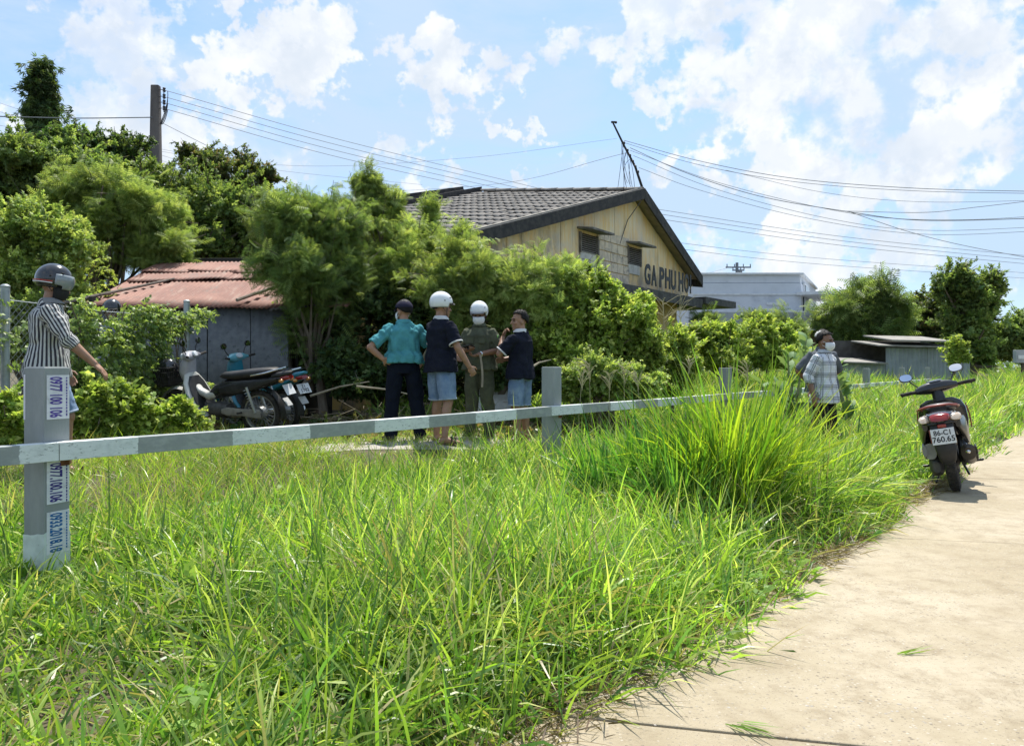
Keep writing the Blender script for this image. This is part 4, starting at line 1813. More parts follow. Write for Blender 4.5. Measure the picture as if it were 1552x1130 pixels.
def plant(name, label, cat, base, blobs, n, tpl, size, pal, seed, trunk=.06, gap=.0, gfreq=2.2, fill=.28, group=None, bark=None, out=.8, zb=.25, droop=0.0, stems=1, zmin=.03, lumps=15, shoots=13):
    """a tree or bush: trunk, limbs and a crown of leaves spread through a union of ellipsoids.
    blobs: (px, py, rx_px, ry_px, depth) of the crown's masses"""
    rng = np.random.default_rng(seed)
    bx, by, bz = base
    root = thing(name, label, cat, (bx, by, bz), 0, group)
    C, Rr = [], []
    for b in blobs:
        px, py, rx, ry, Y = b[:5]
        c = np.array(at(px, py, Y)) - np.array(base)
        C.append(c)
        k = Y / F
        dr = b[5] if len(b) > 5 else (rx * k * .8 + ry * k * .2)
        Rr.append((rx * k, dr, ry * k))
    C, Rr = np.array(C), np.array(Rr)
    C0, R0 = C.copy(), Rr.copy()
    # break every mass up into uneven tufts
    subc, subr = [], []
    for c, r in zip(C0, R0):
        for _ in range(lumps):
            d = rng.normal(size=3)
            d[2] = abs(d[2]) * .9 + .1 if rng.random() < .7 else d[2]
            d /= np.linalg.norm(d)
            subc.append(c + d * r * rng.uniform(.6, 1.12))
            subr.append(r * rng.uniform(.12, .4) * np.array((1, 1, rng.uniform(.7, 1.4))))
    C, Rr = np.concatenate([C0, subc]), np.concatenate([R0 * .84, subr])
    area = (Rr[:, 0] * Rr[:, 2] + Rr[:, 1] * Rr[:, 0] + Rr[:, 1] * Rr[:, 2])
    if tpl is FEATHER:
        n, size = int(n * 3.4), (size[0] * .6, size[1] * .6)
    else:
        n, size = int(n * 2.3), (size[0] * .68, size[1] * .68)
    P, N = [], []
    need = n
    tries = 0
    while need > 0 and tries < 12:
        m = int(need * 2.2) + 50
        i = rng.choice(len(C), m, p=area / area.sum())
        d = rng.normal(size=(m, 3))
        d /= np.linalg.norm(d, axis=1, keepdims=True)
        shell = rng.random(m) > fill
        r = np.where(shell, 1.04 - np.abs(rng.normal(size=m)) * .24, rng.random(m) ** .5)
        r += vnoise(d * 3 + i[:, None] * 7.0, 2.2, seed, 3) * .24          # lumpy outline
        p = C[i] + d * r[:, None] * Rr[i]
        keep = p[:, 2] > zmin + rng.random(m) * .05
        if gap:
            keep &= (vnoise(p, gfreq * 1.6, seed + 9, 3) > -.62 + gap * 1.1) | (rng.random(m) < .10)
        P.append(p[keep])
        N.append((d / Rr[i])[keep])
        need -= keep.sum()
        tries += 1
    P = np.concatenate(P)[:n]
    N = np.concatenate(N)[:n]
    N /= np.linalg.norm(N, axis=1, keepdims=True)
    # loose shoots standing out of the outline
    sp, sn, tips = [], [], []
    for c, r in zip(C0, R0):
        for _ in range(shoots):
            d = rng.normal(size=3)
            d[2] = abs(d[2]) + .25
            d /= np.linalg.norm(d)
            b0 = c + d * r * .8
            dr = d * np.array((.7, .7, 1)) + rng.normal(size=3) * .3
            dr /= np.linalg.norm(dr)
            ln = rng.uniform(.4, 1.3) * (r.mean() * .6 + size[1] * .8)
            k = max(4, int(ln / size[1] * 4.5))
            t = rng.random(k) ** .8
            pos = b0 + dr * (t * ln)[:, None] + np.array((0, 0, -1)) * (t * t * ln * .15)[:, None]
            sp.append(pos + rng.normal(size=(k, 3)) * size[1] * .12)
            sn.append(dr + rng.normal(size=(k, 3)) * .8)
            tips.append((b0, b0 + dr * ln * .9))
    if sp:
        P = np.concatenate([P] + sp)
        N = np.concatenate([N] + sn)
        N /= np.linalg.norm(N, axis=1, keepdims=True)
    fwd = N * out + rng.normal(size=(len(P), 3)) * .55 + np.array((0, 0, .25 - droop))
    sz = rng.uniform(size[0], size[1], len(P))
    clump = vnoise(P, 1.7, seed + 3, 2)
    col = palette(len(P), pal[0], pal[1], rng)
    col *= (1 + .22 * clump)[:, None]
    nm = {id(FEATHER): 'feather', id(SPRIG): 'sprig', id(SPRIG_BIG): 'broad', id(DROOP): 'droop'}[id(tpl)]
    leaf_cloud('crown', nm, tpl, P - fwd / np.linalg.norm(fwd, axis=1, keepdims=True) * sz[:, None] * .5, fwd, sz, np.clip(col, .005, .9), rng, root)
    # wood
    bk = bark or BARK
    mb = MB()
    C, Rr = C0, R0
    area = (Rr[:, 0] * Rr[:, 2] + Rr[:, 1] * Rr[:, 0] + Rr[:, 1] * Rr[:, 2])
    order = np.argsort(-area)
    for s in range(stems):
        ci = order[s % len(order)]
        goal = C[ci] + np.array((0, 0, .0))
        b0 = np.array((0, 0, -.1)) + (rng.normal(size=3) * (.0 if stems == 1 else .25)) * np.array((1, 1, 0))
        mid = b0 * .45 + goal * .55 + rng.normal(size=3) * trunk * 1.5
        mb.tube([b0, b0 * .75 + mid * .25 + rng.normal(size=3) * trunk * .6, mid, goal], [trunk * 1.25, trunk, trunk * .75, trunk * .3], 8)
    mb.build('trunk', bk, root, True)
    top = C[order[0]]
    limb = MB()
    for j in order[:12]:
        for _ in range(3):
            a = np.array((0, 0, 0)) * .5 + top * rng.uniform(.35, .8)
            e = C[j] + rng.normal(size=3) * Rr[j] * .45
            m_ = (a + e) / 2 + rng.normal(size=3) * .08
            limb.tube([a, m_, e], [trunk * .45, trunk * .32, trunk * .1], 5)
    for a, b in tips:
        limb.tube([a, b], [trunk * .12, trunk * .04], 4, False)
    limb.build('limbs', bk, root, True)['kind'] = 'stuff'
    return root


def g3(px, Y, z=.25):
    return ((px - CX) / F * Y, Y, z)


# ---- the wooded bank on the left, back to front
plant('columnar_tree', 'tall narrow columnar tree with drooping dark leaves on the far left', 'tree', g3(66, 27), [
    (66, 116, 9, 18, 27), (65, 140, 17, 24, 27), (66, 172, 21, 26, 27), (66, 208, 22, 30, 27), (66, 245, 20, 34, 27)], 2200, DROOP, (.32, .5), DARKG, 21, .10, out=.3, droop=.9, fill=.2, bark=BARK_DK)
plant('vine_tree', 'dark leafy tree top left of the concrete pole', 'tree', g3(178, 22), [
    (120, 240, 50, 42, 22), (180, 240, 36, 28, 22), (205, 228, 16, 16, 22), (190, 275, 60, 40, 22)], 2600, SPRIG, (.22, .36), DARKG, 22, .12, gap=.2)
plant('vine_tree', 'open dark tree with thin crown right of the concrete pole', 'tree', g3(335, 21.5), [
    (300, 245, 30, 18, 21.5), (340, 255, 40, 24, 21.5), (390, 272, 30, 16, 21.5), (330, 290, 60, 30, 21.5), (408, 275, 14, 12, 21.5)], 2200, SPRIG, (.18, .3), OLIVE, 23, .09, gap=.55, gfreq=3.0, fill=.5, bark=BARK_DK)
plant('vine_tree', 'broad olive vine-covered tree at the left edge under the columnar tree', 'tree', g3(40, 19.5), [
    (30, 255, 75, 52, 19.5), (95, 262, 60, 48, 19.5), (-40, 265, 70, 60, 19.5), (20, 330, 90, 70, 19.5), (110, 310, 70, 60, 19.5)], 6500, SPRIG, (.2, .34), MID, 24, .14, gap=.15)
plant('vine_tree', 'large rounded vine-covered tree below the concrete pole', 'tree', g3(270, 18.5), [
    (230, 290, 75, 40, 18.5), (320, 312, 80, 44, 18.5), (270, 345, 95, 55, 18.5), (400, 335, 60, 40, 18.5), (190, 320, 60, 50, 18.5), (430, 365, 50, 50, 18.5), (330, 385, 90, 40, 18.5)], 8500, SPRIG, (.17, .3), MID, 25, .14, gap=.12)
plant('feathery_tree', 'yellow-green feathery tree in front of the vine-covered tree', 'tree', g3(170, 15), [
    (165, 310, 62, 50, 15), (215, 335, 55, 48, 15), (120, 300, 45, 40, 15), (150, 365, 80, 55, 15), (235, 385, 50, 38, 15), (90, 350, 50, 50, 15)], 4200, FEATHER, (.3, .48), BRIGHT, 26, .10, gap=.15)
plant('leafy_tree', 'bright broad-leaved bush at the left edge behind the striped shirt', 'bush', g3(30, 12.6), [
    (25, 365, 55, 50, 12.6), (85, 375, 50, 45, 12.6), (-40, 380, 60, 70, 12.6), (40, 430, 80, 55, 12.6), (130, 410, 40, 38, 12.6), (60, 500, 110, 60, 12.6)], 7000, SPRIG, (.13, .22), BRIGHT, 27, .08, gap=.15)
plant('feathery_tree', 'dark green feathery tree leaning over the right end of the rusty roof', 'tree', g3(470, 11.9), [
    (430, 345, 50, 42, 11.9), (480, 370, 60, 55, 11.9), (520, 345, 32, 34, 11.9), (455, 420, 62, 48, 11.6), (515, 440, 50, 60, 11.9), (475, 500, 55, 60, 12.2), (470, 320, 22, 20, 11.9)], 3000, FEATHER, (.24, .4), MID, 28, .07, gap=.2, stems=2)
plant('feathery_tree', 'tallest feathery sapling in the middle, its tip above the roof line', 'tree', g3(590, 13.0), [
    (556, 290, 22, 26, 13), (545, 325, 34, 30, 13), (592, 312, 14, 16, 13), (580, 355, 50, 42, 13), (640, 392, 45, 42, 13), (655, 328, 9, 22, 13.2), (600, 425, 70, 58, 13), (700, 388, 28, 30, 12.6)], 3000, FEATHER, (.24, .4), BRIGHT, 29, .07, gap=.25, stems=3)
plant('feathery_tree', 'bright feathery thicket in front of the station wall behind the officer', 'tree', g3(740, 12.2), [
    (690, 430, 60, 50, 12.2), (745, 434, 55, 42, 12.0), (800, 442, 55, 45, 12.0), (855, 448, 50, 42, 12), (720, 470, 80, 50, 12.2), (820, 480, 70, 50, 12), (690, 395, 34, 30, 12.4), (840, 425, 24, 22, 12)], 5200, FEATHER, (.22, .36), BRIGHT, 30, .06, gap=.15, stems=3)
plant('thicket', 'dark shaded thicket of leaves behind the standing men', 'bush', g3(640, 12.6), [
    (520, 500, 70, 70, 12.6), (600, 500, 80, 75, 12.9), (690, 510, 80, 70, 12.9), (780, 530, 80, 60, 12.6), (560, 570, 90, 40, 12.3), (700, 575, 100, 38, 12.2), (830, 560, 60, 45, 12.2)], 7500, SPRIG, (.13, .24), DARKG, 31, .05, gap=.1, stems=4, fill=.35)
plant('vine_bush', 'large lime green vine-covered bush below the station lettering', 'bush', g3(900, 12.0), [
    (860, 465, 55, 42, 12), (905, 458, 40, 40, 11.8), (930, 490, 50, 55, 11.8), (965, 520, 34, 60, 11.8), (900, 520, 70, 55, 11.8), (850, 520, 50, 50, 11.8), (880, 432, 24, 26, 12), (985, 555, 26, 38, 11.8)], 8000, SPRIG, (.11, .19), VINE, 32, .05, gap=.12, stems=3)
plant('vine_bush', 'small rounded green shrub right of the large vine bush', 'bush', g3(1022, 12.4), [
    (1022, 535, 24, 40, 12.4), (1030, 560, 28, 34, 12.4), (1010, 575, 26, 26, 12.4)], 1900, SPRIG, (.1, .17), VINE, 33, .03, gap=.1)
plant('vine_bush', 'low leafy bush just right of the second guard rail post', 'bush', g3(910, 10.6), [
    (895, 575, 45, 28, 10.6), (940, 580, 40, 28, 10.6), (975, 590, 35, 22, 10.6), (870, 590, 34, 22, 10.6)], 2600, SPRIG, (.09, .16), BRIGHT, 34, .03, gap=.15)
plant('hedge', 'creeper-covered hedge beyond the small shrub near the station canopy', 'hedge', g3(1110, 19), [
    (1070, 515, 34, 28, 19), (1110, 512, 34, 28, 19), (1150, 512, 30, 26, 19), (1190, 520, 26, 22, 19), (1100, 540, 60, 22, 19), (1170, 540, 50, 20, 19)], 5200, SPRIG, (.14, .24), VINE, 35, .05, gap=.08)
plant('feathery_tree', 'small feathery shrub showing over the creeper hedge', 'bush', g3(1165, 23), [
    (1160, 498, 30, 20, 23), (1195, 505, 22, 16, 23), (1068, 490, 14, 10, 23)], 900, FEATHER, (.4, .6), MID, 36, .05, gap=.2)
# ---- far right trees
plant('weeping_tree', 'broad drooping feathery tree left of the corrugated shed', 'tree', g3(1305, 36, .2), [
    (1290, 475, 38, 26, 36), (1330, 465, 34, 30, 36), (1300, 495, 55, 30, 36), (1345, 495, 28, 32, 36), (1320, 445, 20, 16, 36), (1265, 495, 24, 24, 36), (1310, 520, 50, 16, 36)], 2000, FEATHER, (.9, 1.4), MID, 41, .2, gap=.25, droop=.5)
plant('round_tree', 'round dark brownish tree behind the corrugated shed', 'tree', g3(1402, 40, .2), [
    (1400, 480, 28, 24, 40), (1385, 500, 22, 22, 40), (1425, 495, 26, 26, 40), (1405, 515, 36, 20, 40)], 2600, SPRIG, (.45, .75), OLIVE, 42, .2, gap=.15, bark=BARK_DK)
plant('tall_tree', 'tall dark tree with thin leafy top above the parked scooter', 'tree', g3(1468, 34, .2), [
    (1445, 425, 24, 17, 34), (1495, 432, 16, 15, 34), (1465, 455, 34, 28, 34), (1475, 490, 32, 36, 34), (1450, 500, 24, 30, 34), (1470, 525, 34, 26, 34), (1490, 470, 18, 24, 34), (1432, 440, 16, 14, 34), (1505, 445, 10, 12, 34)], 3400, SPRIG, (.36, .6), MID, 43, .2, gap=.4, shoots=18)
plant('round_tree', 'dark tree at the right edge behind the grass bank', 'tree', g3(1535, 42, .2), [
    (1530, 510, 26, 22, 42), (1560, 500, 30, 28, 42), (1520, 528, 26, 18, 42), (1590, 520, 40, 34, 42)], 2800, SPRIG, (.45, .75), MID, 44, .2, gap=.25, bark=BARK_DK)
plant('vine_bush', 'small bright green sapling at the right end of the corrugated shed', 'bush', g3(1450, 28, .2), [
    (1450, 530, 12, 14, 28), (1446, 545, 14, 14, 28)], 700, SPRIG, (.2, .34), VINE, 45, .04, gap=.1)
# a distant belt of trees that reads as one mass
def far_belt():
    rng = np.random.default_rng(50)
    n = 3500
    X = rng.uniform(-260, 300, n)
    Y = rng.uniform(120, 170, n)
    top = 3.5 + 2.2 * vnoise(np.stack([X], 1), .08, 51, 3)
    Z = rng.random(n) ** .7 * top
    P = np.stack([X, Y, Z], 1)
    v, q, c = scatter(SPRIG, P, rng.normal(size=(n, 3)) + (0, -.5, .3), rng.uniform(2.2, 3.6, n), palette(n, MID[0], MID[1], rng), rng)
    o = link('far_trees', np_mesh('far_trees', v, q, None, LEAF, c))
    tag(o, 'distant belt of trees along the horizon', 'trees', kind='stuff')


far_belt()


# ---- vines over the chain-link fence, one mass of climbing leaves
def build_vines():
    rng = np.random.default_rng(60)
    n = 8500
    d = (FB - FA) / np.linalg.norm(FB - FA)
    nrm = np.array((d[1], -d[0]))
    s = rng.uniform(-3.2, CHAIN_L + .35, n)
    z = rng.uniform(.0, 1.75, n)
    dens = vnoise(np.stack([s, z * 1.3], 1), 2.2, 61, 2)
    top = 1.62 + .14 * vnoise(np.stack([s], 1), 4, 62, 2) + .22 * np.exp(-((s - CHAIN_L) / .45) ** 2)
    keep = (z < top) & ((dens > -.18) | (z > top - .28) & (s > .4))
    keep &= ~((s > -.25) & (s < .95) & (rng.random(n) < np.where(z > .5, .88, .5)))
    s, z = s[keep], z[keep]
    off = rng.normal(size=len(s)) * .07 + np.where(np.abs(s - CHAIN_L) < .3, rng.normal(size=len(s)) * .10, 0)
    P = np.stack([FA[0] + d[0] * s + nrm[0] * off, FA[1] + d[1] * s + nrm[1] * off, .25 + z], 1)
    fw = np.stack([nrm[0] * .7 + rng.normal(size=len(s)) * .6, nrm[1] * .7 + rng.normal(size=len(s)) * .6, -.25 + rng.normal(size=len(s)) * .5], 1)
    v, q, c = scatter(SPRIG, P, fw, rng.uniform(.08, .15, len(s)), palette(len(s), MID[0], MID[1], rng) * 1.15, rng)
    v -= np.array((FA[0], FA[1], .25))
    root = thing('climbing_vine', 'green climbing vine spread over the chain-link fence', 'vine', (FA[0], FA[1], .25))
    link('foliage', np_mesh('foliage', v, q, None, LEAF, c), root)['kind'] = 'stuff'
    mb = MB()
    for i in range(26):
        s0 = rng.uniform(.3, CHAIN_L + .2)
        pts = []
        z = 0.0
        while z < 1.6:
            p = FA + d * (s0 + .12 * math.sin(z * 5 + i)) + nrm * .02
            pts.append((p[0] - FA[0], p[1] - FA[1], z))
            z += .2
        mb.tube(pts, [.008] * len(pts), 5)
    mb.build('stems', BARK, root)


build_vines()


# ---- bright weeds in front of the motorbikes and round the man in stripes
def weed(label, px, py_top, Y, w_px, seed, n=900, pal=VINE):
    zb = hz((px - CX) / F * Y, Y)
    ztop = at(px, py_top, Y).z
    mid = (zb + ztop) / 2
    rpx = (ztop - zb) * F / Y * .55
    cy = HY + (CH - mid) * F / Y
    blobs = [(px, cy, w_px * .6, rpx, Y, w_px * Y / F * .5), (px - w_px * .5, cy + rpx * .25, w_px * .5, rpx * .75, Y - .1, w_px * Y / F * .4), (px + w_px * .5, cy + rpx * .2, w_px * .5, rpx * .8, Y + .1, w_px * Y / F * .4)]
    plant('weed_bush', label, 'weed', g3(px, Y, zb), blobs, n, SPRIG_BIG, (.10, .17), pal, seed, .012, fill=.5, stems=5, out=.4, gap=.1)


weed('low lime green weed bush left of the man in stripes', 15, 598, 7.2, 36, 71, 800)
weed('lime green weed bush just right of the man in stripes', 140, 588, 7.8, 38, 72, 1100)
weed('lime green weed bush below the black bike basket', 205, 600, 8.1, 42, 73, 1200)
weed('lime green weed bush against the white motorbike', 270, 615, 8.4, 34, 74, 1000)
weed('pale weeds at the foot of the chain-link fence', 110, 560, 8.9, 60, 75, 1100, MID)


# ---- broad-leaved milkweed by the two men on the right
def build_milkweed():
    m, nt, b = new_mat('milkweed_leaf')
    geo = nt.new('ShaderNodeObjectInfo').outputs['Random']
    c = nt.mix(geo, (.15, .27, .10), (.25, .36, .17))
    nt.l.new(c, b.inputs['Base Color'])
    b.inputs['Roughness'].default_value = .62
    b.inputs['Specular IOR Level'].default_value = .25
    tr = nt.new('ShaderNodeBsdfTranslucent', i_Color=(.25, .36, .08, 1))
    mx = nt.new('ShaderNodeMixShader', i_0=.35)
    nt.l.new(b.outputs[0], mx.inputs[1])
    nt.l.new(tr.outputs[0], mx.inputs[2])
    nt.l.new(mx.outputs[0], nt.n['Material Output'].inputs['Surface'])
    prof = [(0, .015), (.12, .3), (.35, .48), (.6, .46), (.82, .28), (1, .0)]
    mb = MB()
    vs, fs = [], []
    for t, w in prof:
        z = .10 * math.sin(t * 2.4) - .16 * t * t
        vs += [(-w / 2, t, z + .06 * w), (0, t, z), (w / 2, t, z + .06 * w)]
    for i in range(len(prof) - 1):
        a = i * 3
        fs += [(a, a + 1, a + 4, a + 3), (a + 1, a + 2, a + 5, a + 4)]
    mb.add(vs, fs)
    lm = mb.mesh('leaf', m, True, fix=False)
    rs = random.Random(8)
    where = [('milkweed plant with pale broad leaves left of the grey shirt', 1200, 11.6, 1.5, 34), ('milkweed plant with pale broad leaves directly behind the two men on the right', 1240, 12.6, 1.6, 26),
             ('milkweed plant with pale broad leaves just right of the plaid shirt', 1290, 12.2, 1.15, 22), ('short milkweed plant left of the others near the hedge', 1176, 12.6, 1.05, 18)]
    for lab, px, Y, h, n in where:
        x, y, _ = g3(px, Y)
        root = thing('milkweed', lab, 'plant', (x, y, hz(x, y)), rs.uniform(0, 6), 'milkweed plants behind the men on the right')
        n = int(n * 1.8)
        stems = []
        for s in range(4):
            e = np.array((rs.uniform(-.42, .42), rs.uniform(-.3, .3), h * rs.uniform(.75, 1.0)))
            mb = MB()
            mid = e * .5 + np.array((0, 0, .1))
            mb.tube([(0, 0, -.05), mid, e], [.02, .016, .008], 6)
            mb.build('stem', pmat('pale_stem', (.2, .24, .12), (.28, .3, .17), 8, .8), root, True)
            stems.append((mid, e))
        for i in range(n):
            mid, e = stems[i % 4]
            t = (i // 4) / max(1, n / 4)
            if t < .35:
                p = np.array((0, 0, -.05)) * (1 - t / .35) + mid * (t / .35) * .9
                p = mid * (.45 + t)
            else:
                p = mid * (1 - t) + e * t
                p = mid + (e - mid) * min(1, (t - .2) / .75)
            yaw = i * 2.4 + rs.uniform(-.4, .4)
            o = bpy.data.objects.new('leaf', lm)
            COL.objects.link(o)
            o.parent = root
            s = rs.uniform(.19, .30) * (1.15 - .35 * t)
            o.location = tuple(p)
            o.rotation_euler = (R(rs.uniform(20, 70)), R(rs.uniform(-25, 25)), yaw)
            o.scale = (s, s, s)


build_milkweed()


# ================================================================ grass
def blades(P, az, L, W, lean, bend, col, seg=3, tipcol=None, rng=RNG):
    """grass blades: arrays per blade -> verts, quads, tris, tint"""
    n = len(P)
    d = np.stack([np.cos(az), np.sin(az), np.zeros(n)], 1)
    tw = rng.normal(size=n) * .9
    side = np.stack([-np.sin(az), np.cos(az), np.zeros(n)], 1)
    pos = P.copy()
    rows = []
    for i in range(seg + 1):
        t = i / seg
        th = lean + bend * t
        if i > 0:
            tm = lean + bend * (i - .5) / seg
            pos = pos + (L / seg)[:, None] * (np.sin(tm)[:, None] * d + np.cos(tm)[:, None] * np.array((0, 0, 1.0)))
        if i < seg:
            w = W * (.75 + .5 * t) * (1 - t ** 2.2) if i else W * .7
            up = np.cos(th)[:, None] * d - np.sin(th)[:, None] * np.array((0, 0, 1.0))
            sd = side * np.cos(tw)[:, None] + up * np.sin(tw)[:, None]
            rows.append(pos - sd * (w / 2)[:, None])
            rows.append(pos + sd * (w / 2)[:, None])
        else:
            rows.append(pos)
    k = 2 * seg + 1
    V = np.stack(rows, 1).reshape(-1, 3)
    base = (np.arange(n) * k)[:, None]
    Q = np.concatenate([base + np.array([[2 * i, 2 * i + 1, 2 * i + 3, 2 * i + 2]]) for i in range(seg - 1)], 0)
    T = base + np.array([[2 * seg - 2, 2 * seg - 1, 2 * seg]])
    if tipcol is None:
        C = np.repeat(col, k, axis=0)
    else:
        ts = np.array([i // 2 / seg for i in range(2 * seg)] + [1.0])
        C = (col[:, None] * (1 - ts[None, :, None] ** 2) + tipcol[:, None] * ts[None, :, None] ** 2).reshape(-1, 3)
    return V, Q, T, C


G_FRESH = [(.235, .38, .07), (.37, .515, .11), (.11, .225, .05), (.55, .63, .27), (.175, .335, .085)]
G_W = [5, 4.5, 4.5, 2.4, 3]
G_STRAW = [(.46, .42, .24), (.34, .30, .16)]


class Sward:
    def __init__(self):
        self.V, self.Q, self.T, self.C, self.n = [], [], [], [], 0

    def add(self, V, Q, T, C):
        self.V.append(V)
        self.Q.append(Q + self.n)
        self.T.append(T + self.n)
        self.C.append(C)
        self.n += len(V)

    def build(self, name, label, parent=None, cat='grass', kind='stuff', off=None):
        V = np.concatenate(self.V)
        if off is not None:
            V = V - np.asarray(off)
        me = np_mesh(name, V, np.concatenate(self.Q), np.concatenate(self.T), GRASS, np.concatenate(self.C))
        o = link(name, me, parent)
        if label:
            tag(o, label, cat, kind=kind)
        return o


def tufts(sw, cx, cy, hmean, per, rad, width, rng, straw=.06, seg=3, cols=G_FRESH, wts=G_W, lean=(.05, .55), bend=(.25, 1.5), hvar=.25):
    """grass in clumps: centres cx, cy with height hmean each"""
    n = len(cx)
    idx = np.repeat(np.arange(n), per)
    m = len(idx)
    a = rng.uniform(0, 2 * math.pi, m)
    r = rad * np.sqrt(rng.random(m))
    x = cx[idx] + np.cos(a) * r
    y = cy[idx] + np.sin(a) * r
    z = hgt(x, y) - .01
    az = a + rng.normal(size=m) * .9
    L = hmean[idx] * np.clip(1 + rng.normal(size=m) * hvar, .35, 1.7)
    ln = rng.uniform(lean[0], lean[1], m)
    bd = rng.uniform(bend[0], bend[1], m)
    tone = vnoise(np.stack([cx, cy], 1), 1.5, 5, 3)[idx]
    col = palette(m, cols, wts, rng, .2) * (1 + .20 * tone)[:, None]
    dry = rng.random(m) < straw * (1 + 1.5 * (vnoise(np.stack([cx, cy], 1), 2.6, 15, 2)[idx] > .3))
    col[dry] = np.array(G_STRAW)[rng.integers(0, 2, dry.sum())] * (1 + rng.normal(size=(dry.sum(), 1)) * .15)
    tip = col * np.array((1.25, 1.05, .9))
    w = width[idx] if hasattr(width, '__len__') else width
    W = w * rng.uniform(.6, 1.35, m)
    sw.add(*blades(np.stack([x, y, z], 1), az, L, W, ln, bd, col, seg, tip, rng))


def in_view(x, y, mpx=260):
    px = CX + x / np.maximum(y, .3) * F
    return (px > -mpx) & (px < 1552 + mpx)


def build_grass():
    rng = np.random.default_rng(100)
    # -- verge between the guard rail and the road, near part
    sw = Sward()
    N = 30000
    y = rng.uniform(.9, 9.0, N)
    x = rng.uniform(-6, 6.5, N)
    d = fence_d(x, y)
    e = edge_x(y) - x + .10 * np.sin(y * 2.3) + .07 * np.sin(y * 6.1 + 1)
    keep = (e > -.02) & (d < .75 + .3 * np.sin(y * 3)) & in_view(x, y)
    keep &= rng.random(N) < np.clip(1.35 - y * .09, .35, 1)
    bare = vnoise(np.stack([x, y], 1), 2.4, 33, 2)
    keep &= (bare > -.62) | (rng.random(N) < .45)
    x, y, e, d = x[keep], y[keep], e[keep], d[keep]
    hm = .32 + .10 * vnoise(np.stack([x, y], 1), 1.9, 6, 3)
    hm += .20 * sstep(5.2, 5.8, y) * sstep(7.0, 6.3, y) * sstep(2.1, 1.3, e) * sstep(.25, .6, e)
    hm *= 1 - .45 * sstep(5.6, 6.4, y) * sstep(.6, .25, e)
    hm *= .64 + .36 * sstep(-.05, .5, e)
    hm *= 1 - .35 * sstep(.2, .8, d)
    hm *= .8 + .2 * sstep(1.5, 4, y)
    hm *= 1 - .52 * sstep(-.38, -.5, x / y) * sstep(4.6, 4.2, y) * sstep(2.2, 3.0, y)
    wd = np.where(y < 4, .0130, .0140)
    tufts(sw, x, y, hm, 8, .055, wd, rng, .06, lean=(.05, .95), bend=(.3, 2.0))
    # upright taller blades mixed in
    k = rng.random(len(x)) < .22
    tufts(sw, x[k], y[k], hm[k] * 1.4, 3, .04, .011, rng, .04, 4, lean=(.0, .35), bend=(.1, .9))
    # dry thatch lying low, mostly by the road
    k = rng.random(len(x)) < np.where(e < .5, .6, .15)
    tufts(sw, x[k], y[k], hm[k] * .7, 4, .08, .006, rng, 1.0, 3, lean=(.9, 1.5), bend=(-.2, .5))
    # brown thatch and crumbled soil along the road edge
    n = 5200
    yy = rng.uniform(1.6, 9.0, n)
    ee = rng.normal(size=n) * .10 + .10 + .05 * np.sin(yy * 2.3)
    xx = edge_x(yy) - np.where(ee > -.16, ee, .1)
    col = palette(n, [(.20, .145, .085), (.13, .09, .05), (.33, .27, .16)], [3, 3, 2], rng)
    P = np.stack([xx, yy, np.maximum(hgt(xx, yy), .004) + .004], 1)
    sw.add(*blades(P, rng.uniform(0, 6.28, n), rng.uniform(.03, .16, n), rng.uniform(.003, .008, n), rng.uniform(1.1, 1.52, n), rng.uniform(-.1, .25, n), col, 3, None, rng))
    sw.build('grass', 'bright green long grass on the verge between guard rail and road')
    # broad-leaved weeds growing through it
    k = (rng.random(len(x)) < .02 + .03 * (vnoise(np.stack([x, y], 1), 1.4, 77, 2) > .3)) & (x / y > -.42)
    m_ = int(k.sum())
    P = np.stack([x[k], y[k], hgt(x[k], y[k])], 1)
    P = np.repeat(P, 5, axis=0) + rng.normal(size=(m_ * 5, 3)) * np.array((.03, .03, .0)) + np.stack([np.zeros(m_ * 5), np.zeros(m_ * 5), rng.uniform(.03, .20, m_ * 5)], 1)
    fw = rng.normal(size=(m_ * 5, 3)) * np.array((1, 1, .3)) + np.array((0, 0, .5))
    leaf_cloud('weeds', 'broad', SPRIG_BIG, P, fw, rng.uniform(.045, .10, m_ * 5), palette(m_ * 5, [(.22, .38, .07), (.30, .44, .1), (.13, .26, .05)], [3, 2, 2], rng), rng, None)
    tag(bpy.data.objects['weeds'], 'small broad-leaved weeds growing through the verge grass', 'weeds', kind='stuff')

    # -- beyond: the verge running on to the right, and the bank behind the scooter
    sw = Sward()
    N = 34000
    y = 8 + 30 * rng.random(N) ** 1.5
    x = rng.uniform(-2, 34, N)
    d = fence_d(x, y)
    e = edge_x(y) - x + .15 * np.sin(y * 1.9)
    keep = (e > .05) & (d < 4.5 + (y - 8) * .4) & in_view(x, y, 200) & ((d < .7) | (y > 11))
    x, y, e, d = x[keep], y[keep], e[keep], d[keep]
    hm = .40 + .12 * vnoise(np.stack([x, y], 1), 1.1, 7, 3)
    hm *= .38 + .62 * sstep(.0, .9, e)
    bank = sstep(11, 16, y) * sstep(.3, 1.5, e)
    right = sstep(.55, .68, x / y)
    hm += bank * (.30 + .40 * right)
    hm = np.minimum(hm, 1.15 + .12 * right)
    tufts(sw, x, y, hm, 7, .09, .008 + .0009 * y, rng, .07, 3)
    sw.build('grass', 'tall rank grass running on behind the parked scooter and the plaid shirt')

    # -- short yard grass round the group and along the track
    sw = Sward()
    N = 26000
    y = rng.uniform(5.0, 15.5, N)
    x = rng.uniform(-10, 5, N)
    d = fence_d(x, y)
    pat = vnoise(np.stack([x, y], 1), 1.1, 8, 3)
    sa = (x + 5.33) * FD[0] + y * FD[1]
    track = (d > 1.5) & (d < 2.2) & (sa > 8.6) & (sa < 13.2)
    keep = (d > .45) & in_view(x, y, 150) & (d < 8)
